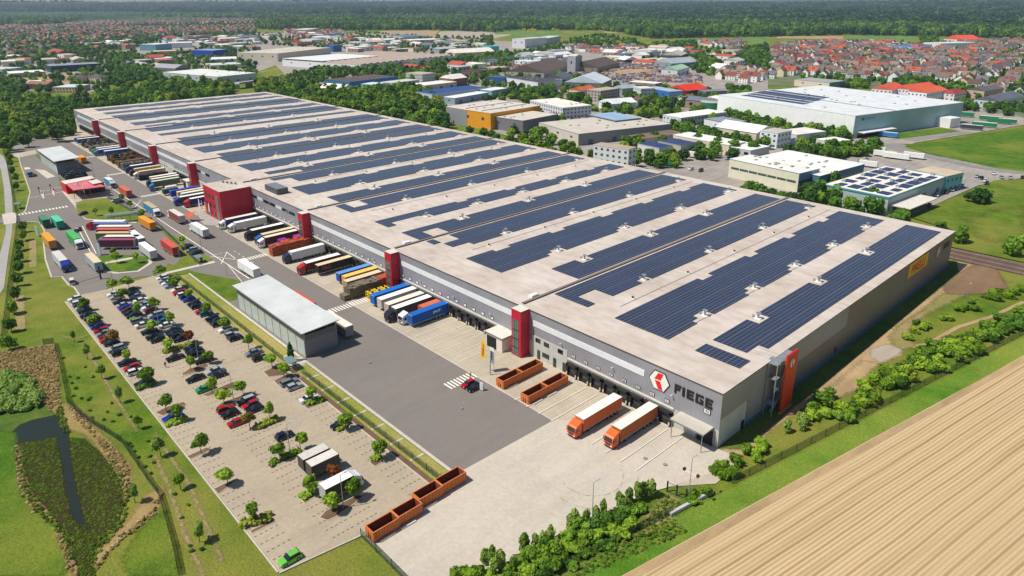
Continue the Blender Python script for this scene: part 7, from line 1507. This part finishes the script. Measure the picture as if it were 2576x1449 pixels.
# vehicles and pods around the business park
CG = {'g': '#1f7a50', 'b': '#2c78b8', 'w': '#e6e6e2', 'd': '#3a4048'}
k = 0
sw = make_swap()
for t_, x, y, c, s, lab in [('30', 2070, 1170, 'g', 1.6, 'green box trailer nearest the white hall yard fence'), ('30', 2350, 1210, 'g', 2, 'green and white trailer, farthest of the trailer group at the right'), ('30', 2440, 1240, 'g', 2, 'green trailer in the middle of the trailer group at the right'), ('30', 2300, 1275, 'g', 2.1, 'green trailer, left front of the trailer group at the right'),
                            ('30', 2160, 1300, 'd', 1.9, 'dark white-roofed trailer left of the green trailer group'), ('30', 1305, 1375, 'b', 1.6, 'blue open container on the grass before the white hall'), ('30', 1880, 1255, 'b', 1.4, 'blue press container at the corner of the white hall'), ('30', 2500, 1235, 'g', 1.6, 'green trailer, rightmost of the trailer group'),
                            ('21', 1900, 130, 'w', 1.2, 'white box body on the gravel lot behind the warehouse'), ('21', 1590, 200, 'g', .9, 'green skip on the gravel lot, left one'), ('21', 1660, 215, 'g', .9, 'green skip on the gravel lot, right one'), ('31', 1180, 75, 'w', 1.6, 'white lorry body on the brown lot, left of the tent'), ('31', 1290, 125, 'w', 1.7, 'white trailer left of the grey tent'), ('31', 1420, 150, 'w', 1.9, 'white trailer in front of the grey tent'), ('31', 1570, 140, 'w', 1.5, 'white lorry right of the grey tent'), ('31', 1100, 225, 'w', 1.3, 'white lorry body beside the solar hall')]:
    px_, py_ = G(t_, x, y, 1.5); vehicle(sw, px_, py_, PI/2+.12, CG[c], '#e4e4de' if c in 'wd' or k % 2 else CG[c], '', 'box_trailer', lab, None, (1, s, 1)); k += 1
for c in list(sw.children): bpy.data.objects.remove(c)
bpy.data.objects.remove(sw)

# overpass at the end of the belt, gantry crane in the material yard
P, Q = Vector(G('00', 2370, 840, 6)), Vector(G('10', 290, 775, 6)); t = thing('road_bridge', 'grey concrete road bridge rising from the trees behind the warehouse', 'bridge', (0, 0, 0))
MB().prism(strip([tuple(P), tuple(Q)], 12), 5.2, 6.4).build('deck', conc_wall, t)
for k in range(5): a = P+(Q-P)*k/4; MB().box(a.x-.6, a.y-4, 0, a.x+.6, a.y+4, 5.2).build('pier', conc_wall, t)
for s in (-1, 1):
    d = (Q-P).normalized(); o_ = Vector((-d.y, d.x))*5.8*s; MB().prism(strip([tuple(P+o_), tuple(Q+o_)], .3), 6.4, 7.3).build('parapet', midm, t)
P, Q = Vector(G('10', 2290, 590, 12)), Vector(G('20', 360, 560, 12)); t = thing('gantry_crane', 'long pale green gantry crane over the material yard', 'crane', (0, 0, 0)); gm = M('crane_green', '#7fa89c', .5, .1, .1)
MB().prism(strip([tuple(P), tuple(Q)], 1.6), 11, 12.4).build('girder', gm, t)
for k in (0, .45, 1): a = P+(Q-P)*k; MB().box(a.x-.6, a.y-.6, 0, a.x+.6, a.y+.6, 11).build('leg', gm, t)
# ------------------------------------------------------------------ houses of the towns
def house_proto(L, w, h, rh, dorm):
    t = thing('house', 'house', 'house'); m = MB(); m.box(-L/2, -w/2, 0, L/2, w/2, h)
    m.add([(-L/2, -w/2, h), (-L/2, w/2, h), (-L/2, 0, h+rh-.1), (L/2, -w/2, h), (L/2, w/2, h), (L/2, 0, h+rh-.1)], [(1, 0, 2), (3, 4, 5)]); m.build('wall', M('house_wall_placeholder', '#dddddd'), t)
    m = MB(); e = .35; d = rh*e/(w/2)
    for s in (-1, 1): m.add([(-L/2-.4, s*(w/2+e), h-d), (L/2+.4, s*(w/2+e), h-d), (L/2+.4, 0, h+rh), (-L/2-.4, 0, h+rh), (-L/2-.4, s*(w/2+e), h-d-.2), (L/2+.4, s*(w/2+e), h-d-.2), (L/2+.4, 0, h+rh-.2), (-L/2-.4, 0, h+rh-.2)], [(0, 1, 2, 3), (4, 5, 1, 0), (7, 6, 5, 4), (0, 3, 7, 4), (1, 5, 6, 2)])
    if dorm: m.box(-1.5, -w/2*.75, h, 1.5, 0, h+rh*.75)
    r = m.build('roof', M('house_roof_placeholder', '#aa5555'), t); c = MB().box(L*.2, -.4, h+rh*.6, L*.2+.8, .4, h+rh+.9).build('chimney', brick, r)
    for x in (-L*.28, L*.05, L*.3):
        for z in (1.1, 3.7):
            if z < h-.8: MB().box(x-.6, -w/2-.05, z, x+.6, -w/2+.05, z+1.2).build('window', glass, t)
    for y in (-w*.22, w*.22): MB().box(L/2-.05, y-.55, 3.7 if h > 5 else 1.2, L/2+.05, y+.55, 4.9 if h > 5 else 2.4).build('window', glass, t)
    return t
HP = [house_proto(11, 9, 6.4, 3.9, 0), house_proto(13, 9.5, 6.4, 4., 1), house_proto(9.5, 8.5, 5.4, 4., 0), house_proto(17, 10, 6.8, 3.6, 1)]
RC = {'orange-red': '#b4583c', 'brick-red': '#84463a', 'dark brown': '#5c4a42', 'grey': '#6c6a6c', 'reddish brown': '#84564a', 'slate': '#4c5058', 'pale brown': '#8c7868', 'dark red': '#7c3838', 'grey-brown': '#786a60'}
WC = {'white': '#efeeea', 'cream': '#dccfae', 'pale grey': '#c8ccd0', 'white ': '#ece8e2'}
TOWN = [('30', '50 470 500 430 880 430 1500 470 1690 470 2100 420 2576 410 2576 960 2230 960 2010 900 1700 830 1080 830 780 790 240 780 0 800', 'right-hand town', .12, 20.5), ('20', '1840 430 2320 420 2330 560 2180 640 2190 480 2080 500', 'right-hand town', .12, 24), ('20', '2180 700 2480 720 2576 800 2250 850 2040 800', 'right-hand town', .12, 20),
        ('00', '0 280 500 250 1000 260 1500 280 2000 270 2576 260 2576 330 1800 370 1150 400 820 470 500 500 480 600 0 600', 'left-hand town', .3, 30), ('00', '0 260 600 240 1400 195 2576 170 2576 230 0 280', 'left-hand town', .3, 33), ('10', '0 170 290 165 290 185 0 195', 'left-hand town', .3, 30), ('10', '300 310 820 300 900 340 700 380 320 380', 'left-hand town', .3, 26), ('20', '800 500 1150 480 1400 500 1400 540 850 540', 'middle of the business park', .1, 24), ('20', '500 480 760 470 780 540 560 530', 'middle of the business park', .1, 25)]
hs = []
occ = [(o.location.x, o.location.y) for o in C.objects if o.get('category') == 'building']
for t_, s, tn, rot, gr in TOWN:
    a = list(map(float, s.split())); poly = [tp(t_, a[i], a[i+1]) for i in range(0, len(a), 2)]; W = [G(t_, a[i], a[i+1]) for i in range(0, len(a), 2)]
    c, s_ = math.cos(rot), math.sin(rot); U = [(x*c+y*s_, -x*s_+y*c) for x, y in W]; u0, u1 = min(u[0] for u in U), max(u[0] for u in U); v0, v1 = min(u[1] for u in U), max(u[1] for u in U)
    iu = 0; u = u0
    while u < u1:
        v = v0; 
        while v < v1:
            uu, vv = u+random.uniform(-3, 3), v+random.uniform(-3, 3); x, y = uu*c-vv*s_, uu*s_+vv*c
            v += gr*(1 if (int(v/gr) % 6) else 1.6)
            if random.random() < .1: continue
            if inpoly(PR(x, y), poly): hs.append((math.hypot(x, y), x, y, rot+random.choice([0, 0, PI/2, PI/2, .2, -.2]), tn))
        u += gr*1.15 if iu % 2 else gr*.85; iu += 1
hs.sort(); near = hs[:285]; far = hs[285:]
seen = {}
names = list(RC)
for k, (d, x, y, rz, tn) in enumerate(near):
    rc = random.choices(names, [8, 8, 14, 14, 12, 10, 13, 4, 14])[0]; wc = random.choices(list(WC), [6, 2, 2, 3])[0]; p = random.choice(HP); big = random.uniform(.88, 1.12)
    row = int((d-hs[0][0])//26)+1; px_ = PR(x, y)[0]; key = (tn, row, rc, wc.strip()); seen.setdefault(key, []).append((px_, k))
    o = dup(p, (x, y, 0), rz, None, 'houses of the '+tn, (big, big, random.uniform(.9, 1.15)), {'house_wall_placeholder': M('house_wall_'+wc.strip().replace(' ', '_'), WC[wc], .8, 0, .05), 'house_roof_placeholder': M('tiles_'+rc.replace(' ', '_').replace('-', '_'), RC[rc], .8, 0, .15, .8)})
    seen[key][-1] = (px_, o)
for (tn, row, rc, wc), lst in seen.items():
    for k, (px_, o) in enumerate(sorted(lst, key=lambda q: q[0])):
        if o.name not in C.objects: continue
        o['label'] = '%s house, %s roof, %s from left in row %d, %s' % (wc, rc, ordn(k+1), row, tn.replace('middle of the ', ''))
for p in HP:
    for c in list(p.children):
        for g in list(c.children): bpy.data.objects.remove(g)
        bpy.data.objects.remove(c)
    bpy.data.objects.remove(p)
# the rest of the two towns: hundreds more houses as one mass each
def house_mass(name, lab, lst):
    wall, roof = MB(), MB()
    for d, x, y, rz, tn in lst:
        L, w, h, rh = random.uniform(10, 15), random.uniform(8, 10), random.uniform(4.5, 6.5), random.uniform(3.2, 4.2); c, s = math.cos(rz), math.sin(rz)
        T = lambda a, b, z: (x+a*c-b*s, y+a*s+b*c, z); n = [(-L/2, -w/2), (L/2, -w/2), (L/2, w/2), (-L/2, w/2)]
        v = [T(a, b, 0) for a, b in n]+[T(a, b, h) for a, b in n]+[T(-L/2, 0, h+rh), T(L/2, 0, h+rh)]
        wall.add(v, [(0, 1, 5, 4), (1, 2, 6, 5), (2, 3, 7, 6), (3, 0, 4, 7), (7, 4, 8), (5, 6, 9)], random.randrange(3))
        v = [T(-L/2-.4, -w/2-.5, h-.3), T(L/2+.4, -w/2-.5, h-.3), T(L/2+.4, 0, h+rh+.1), T(-L/2-.4, 0, h+rh+.1), T(-L/2-.4, w/2+.5, h-.3), T(L/2+.4, w/2+.5, h-.3)]
        left = tn == 'left-hand town'; roof.add(v, [(0, 1, 2, 3), (5, 4, 3, 2)], random.choices(range(9), [9, 18, 18, 10, 20, 5, 14, 8, 16] if left else [8, 8, 14, 14, 12, 10, 13, 4, 14])[0])
    t = thing(name, lab, 'houses'); t['kind'] = 'stuff'
    wall.build('wall', [M('house_wall_white', '#efeeea'), M('house_wall_cream', '#dccfae'), M('house_wall_pale_grey', '#c8ccd0')], t)
    roof.build('roof', [M('tiles_'+k.replace(' ', '_').replace('-', '_'), v) for k, v in RC.items()], t)
    for c in t.children: c['kind'] = 'stuff'
house_mass('far_houses', 'hundreds of small far houses of the left-hand town', [h for h in far if h[4] == 'left-hand town'])
house_mass('far_houses', 'hundreds of small far houses in the back of the right-hand town', [h for h in far if h[4] != 'left-hand town'])
# small halls filling the business areas
hg = [('10', '330 330 900 350 1500 400 2350 420 2300 500 1500 510 900 500 820 430 340 440', 60, 'far centre'), ('00', '1650 380 2576 350 2576 500 2200 470 1640 410', 40, 'far left'), ('20', '830 500 1500 480 1700 520 1500 640 1100 600', 34, 'middle'), ('20', '1500 470 1800 480 1830 520 1560 530', 6, 'middle'), ('20', '230 520 560 500 590 560 260 600', 7, 'middle'), ('00', '830 430 1340 400 1340 470 900 500', 8, 'far left'), ('20', '2050 560 2200 500 2250 620 2100 700', 6, 'middle'), ('30', '870 410 1250 400 1400 440 1000 450', 8, 'right'), ('10', '100 230 300 350 60 400', 3, 'far left')]
hg += [('20', '1100 870 1500 850 1500 940 1100 960', 5, 'middle'), ('10', '1500 680 2300 600 2576 700 2576 760 2200 740', 10, 'middle'), ('20', '1750 980 2100 960 2100 1080 1850 1060', 4, 'middle'), ('20', '0 560 500 540 520 620 0 640', 12, 'middle'), ('00', '0 560 500 560 1000 520 1000 600 0 640', 10, 'far left'), ('00', '0 780 600 780 700 900 0 900', 5, 'far left'), ('00', '1250 560 1700 560 1900 620 1300 680', 7, 'far left'), ('21', '1300 0 2500 0 2400 60 1500 80', 6, 'middle'), ('20', '1640 1280 2576 1290 2576 1440 1900 1440', 6, 'middle')]
q = 0; hc = {}
for t_, s, n, zone in hg:
    for x, y in spread([t_+' '+s], 5., n, 21, 40+q, False):
        if any(((x-c[0])*c[3]+(y-c[1])*c[4] > -14 and (x-c[0])*c[3]+(y-c[1])*c[4] < c[2]+14 and -14 < ((y-c[1])*c[3]-(x-c[0])*c[4])*c[6] < c[5]+14) for c in FOOT): continue
        q += 1; L, w, h = random.uniform(18, 46), random.uniform(12, 24), random.uniform(5, 9); col = random.choice([('white', '#e2e2de'), ('pale grey', '#c0c4c6'), ('cream', '#d6ccb4'), ('blue-grey', '#8c9cac'), ('white', '#e8e6e0'), ('brown', '#9a8474')])
        rf = random.choice([('white', '#e8e4dc'), ('grey', '#b8b8b4'), ('white', '#e4e4e0'), ('tan', '#c8b8a0'), ('red', '#b45040'), ('slate', '#6c7480')]); hc[(zone, col[0], rf[0])] = hc.get((zone, col[0], rf[0]), 0)+1
        t = thing('small_hall', '%s hall, %s roof, %s of its colours in the %s business area' % (col[0], rf[0], ordn(hc[(zone, col[0], rf[0])]), zone), 'building', (x, y, 0), random.choice([.1, .1+PI/2, -.1]), 'small halls of the business areas')
        m = MB(); m.box(-L/2, -w/2, 0, L/2, w/2, h); m.build('wall', M('wall_'+col[1].strip('#'), col[1], .7), t)
        if random.random() < .35: m = MB(); m.profile([(-w/2-.4, h), (0, h+w*.16), (w/2+.4, h)], -L/2-.4, L/2+.4); m.build('roof', M('roofing_'+rf[1].strip('#'), rf[1], .75), t)
        else: m = MB(); m.box(-L/2-.2, -w/2-.2, h+.01, L/2+.2, w/2+.2, h+.4); m.build('roof', M('roofing_'+rf[1].strip('#'), rf[1], .75), t)
        if y < 1300:
            for k in range(3): MB().box(-L/2+L*(k+.3)/3, -w/2-.08, h*.45, -L/2+L*(k+.3)/3+3, -w/2+.05, h*.75).build('window', glass, t)
# stored goods of the material yard: stuff
m = MB(); cl = ['#8c8894', '#8c645c', '#b0a8a8', '#686c7c', '#b09c80', '#6c4c44']
for x, y in spread(['20 950 620 1500 610 1560 700 1500 780 1000 800 560 740 620 690 900 700', '20 0 600 240 600 560 610 560 640 200 690 0 680|10 2000 700', '20 1080 770 1900 760 1900 830 1400 820 1080 830'], 1., 1500, 5, 77, False):
    a = random.uniform(1.5, 4); m.box(x-a, y-1, 0, x+a, y+1.2, random.uniform(1, 3.2), random.randrange(6))
o = m.build('stacked_goods', [M('goods_'+c.strip('#'), c, .8, 0, .2) for c in cl]); tag(o, 'open storage yard crammed with stacked building materials', 'stored goods', None, 'stuff')
x, y = G('20', 1230, 715, 2); m = MB(); m.add([(x+math.cos(a)*r_, y+math.sin(a)*r_*1.5, z_) for r_, z_ in ((26, 0), (20, 2.6), (9, 3.6), (1, 4)) for a in [2*PI*k/16 for k in range(16)]], [(i*16+j, i*16+(j+1) % 16, (i+1)*16+(j+1) % 16, (i+1)*16+j) for i in range(3) for j in range(16)])
tag(m.build('sand_heap', dirt), 'large pale sand heap in the material storage yard', 'sand heap')
# cars around the business park
lots = [('31', '2100 330 2150 345 2180 375 2200 400 2270 300 2350 340 2440 345 2560 340 1700 520 1790 490 1850 465 1900 450 1950 420 1620 620 740 115 790 110 850 95 920 175 990 160 1000 195', 'beside the solar hall'), ('21', '1800 255 1900 270 2090 110 2170 150 2210 150 2250 140 2310 120 2360 125 30 30', 'on the gravel lot'), ('20', '600 1210 640 1205 680 1200 720 1195 760 1190 1450 960 1470 940 1500 950 1520 970 1640 1030 1700 1050 1740 1055 1780 1050 1830 1300 1880 1310 1700 1310 1820 1340 1620 1260 2060 1370 2200 1410', 'in the business park')]
k = 0
sal = [('hatch', 's'), ('saloon', 'k'), ('hatch', 'w'), ('estate', 'n'), ('hatch', 'w'), ('saloon', 'B')]
for n_ in ('hatch', 'saloon', 'estate'): CARS[n_] = make_car(n_)
for t_, s, where in lots:
    a = list(map(float, s.split())); loc = {}
    for i in range(0, len(a), 2):
        kd, c = sal[k % 6]; k += 1; x, y = G(t_, a[i], a[i+1], .7); loc[c] = loc.get(c, 0)+1
        o = put_car(x, y, random.uniform(0, .4), c, kd, '%s car, %s of that colour parked %s' % (CCOL[c][0], ordn(loc[c]), where), 'cars in the business park'); o.location.z = .5
for n_ in ('hatch', 'saloon', 'estate'):
    for c in list(CARS[n_].children): bpy.data.objects.remove(c)
    bpy.data.objects.remove(CARS[n_])
# lattice mast on the horizon
x, y = G('30', 1705, 120); d_ = Vector((x, y)); x, y = (d_.normalized()*3600)
t = thing('lattice_mast', 'thin lattice mast rising from the far forest at right', 'mast', (x, y, 0))
m = MB(); [m.cyl((sx*3, sy*3, 0), (sx*.4, sy*.4, 62), .4, 4) for sx in (-1, 1) for sy in (-1, 1)]; [m.box(-2.8+.04*z, -2.8+.04*z, z, 2.8-.04*z, 2.8-.04*z, z+.4) for z in range(4, 60, 7)]; m.build('lattice', galv, t)
# ------------------------------------------------------------------ air, light, camera
H_ON = True
if H_ON:
    m = MB(); m.box(-16000, -2500, -1.2, 6000, 17000, 101); o = m.build('haze', None if 0 else bpy.data.materials.new('haze_air')); hm = o.data.materials[0]; hm.use_nodes = True; nt = hm.node_tree; nt.nodes.clear()
    out = nt.nodes.new('ShaderNodeOutputMaterial'); pv = nt.nodes.new('ShaderNodeVolumePrincipled'); pv.inputs['Color'].default_value = (.62, .78, 1., 1); pv.inputs['Density'].default_value = HAZE_D; pv.inputs['Anisotropy'].default_value = .2
    nt.links.new(pv.outputs[0], out.inputs['Volume']); tag(o, None, None, None, 'stuff'); o['label'] = 'thin blue haze over the far forests'
AZ, EL = math.radians(241), math.radians(57)   # where the sun stands
sd = Vector((math.cos(AZ)*math.cos(EL), math.sin(AZ)*math.cos(EL), math.sin(EL)))
L_ = bpy.data.lights.new('sun', 'SUN'); L_.energy = SUN_E; L_.angle = math.radians(.53); L_.color = (1, .94, .84)
so = bpy.data.objects.new('sun', L_); C.objects.link(so); so.rotation_euler = (-sd).to_track_quat('-Z', 'Y').to_euler(); so.location = (0, 0, 300)
W = bpy.data.worlds.new('World'); bpy.context.scene.world = W; W.use_nodes = True; nt = W.node_tree; bg = nt.nodes['Background']
sk = nt.nodes.new('ShaderNodeTexSky'); sk.sky_type = 'NISHITA'; sk.sun_disc = False; sk.sun_elevation = EL; sk.sun_rotation = (PI/2-AZ) % (2*PI); sk.altitude = 150; sk.air_density = 1.; sk.dust_density = .6; sk.ozone_density = 1.4
nt.links.new(sk.outputs[0], bg.inputs[0]); bg.inputs[1].default_value = SKY_S
cd = bpy.data.cameras.new('camera'); co = bpy.data.objects.new('camera', cd); C.objects.link(co); bpy.context.scene.camera = co
R3 = Matrix([[RW[i][0], -RW[i][1], -RW[i][2]] for i in range(3)]); co.matrix_world = Matrix.Translation((0, 0, CAMH)) @ R3.to_4x4()
cd.sensor_width = 36; cd.lens = F_/3200*36; cd.shift_y = -(900-CY)/3200; cd.clip_start = .5; cd.clip_end = 60000
sc = bpy.context.scene; sc.view_settings.view_transform = 'Standard'; sc.view_settings.look = 'None'; sc.view_settings.exposure = EXPO; sc.view_settings.gamma = 1
sc.render.resolution_x = 1024; sc.render.resolution_y = 576
sc.cycles.max_bounces = 6; sc.cycles.diffuse_bounces = 2; sc.cycles.glossy_bounces = 2; sc.cycles.transmission_bounces = 2; sc.cycles.volume_bounces = 0; sc.cycles.transparent_max_bounces = 8
sc.cycles.use_denoising = True
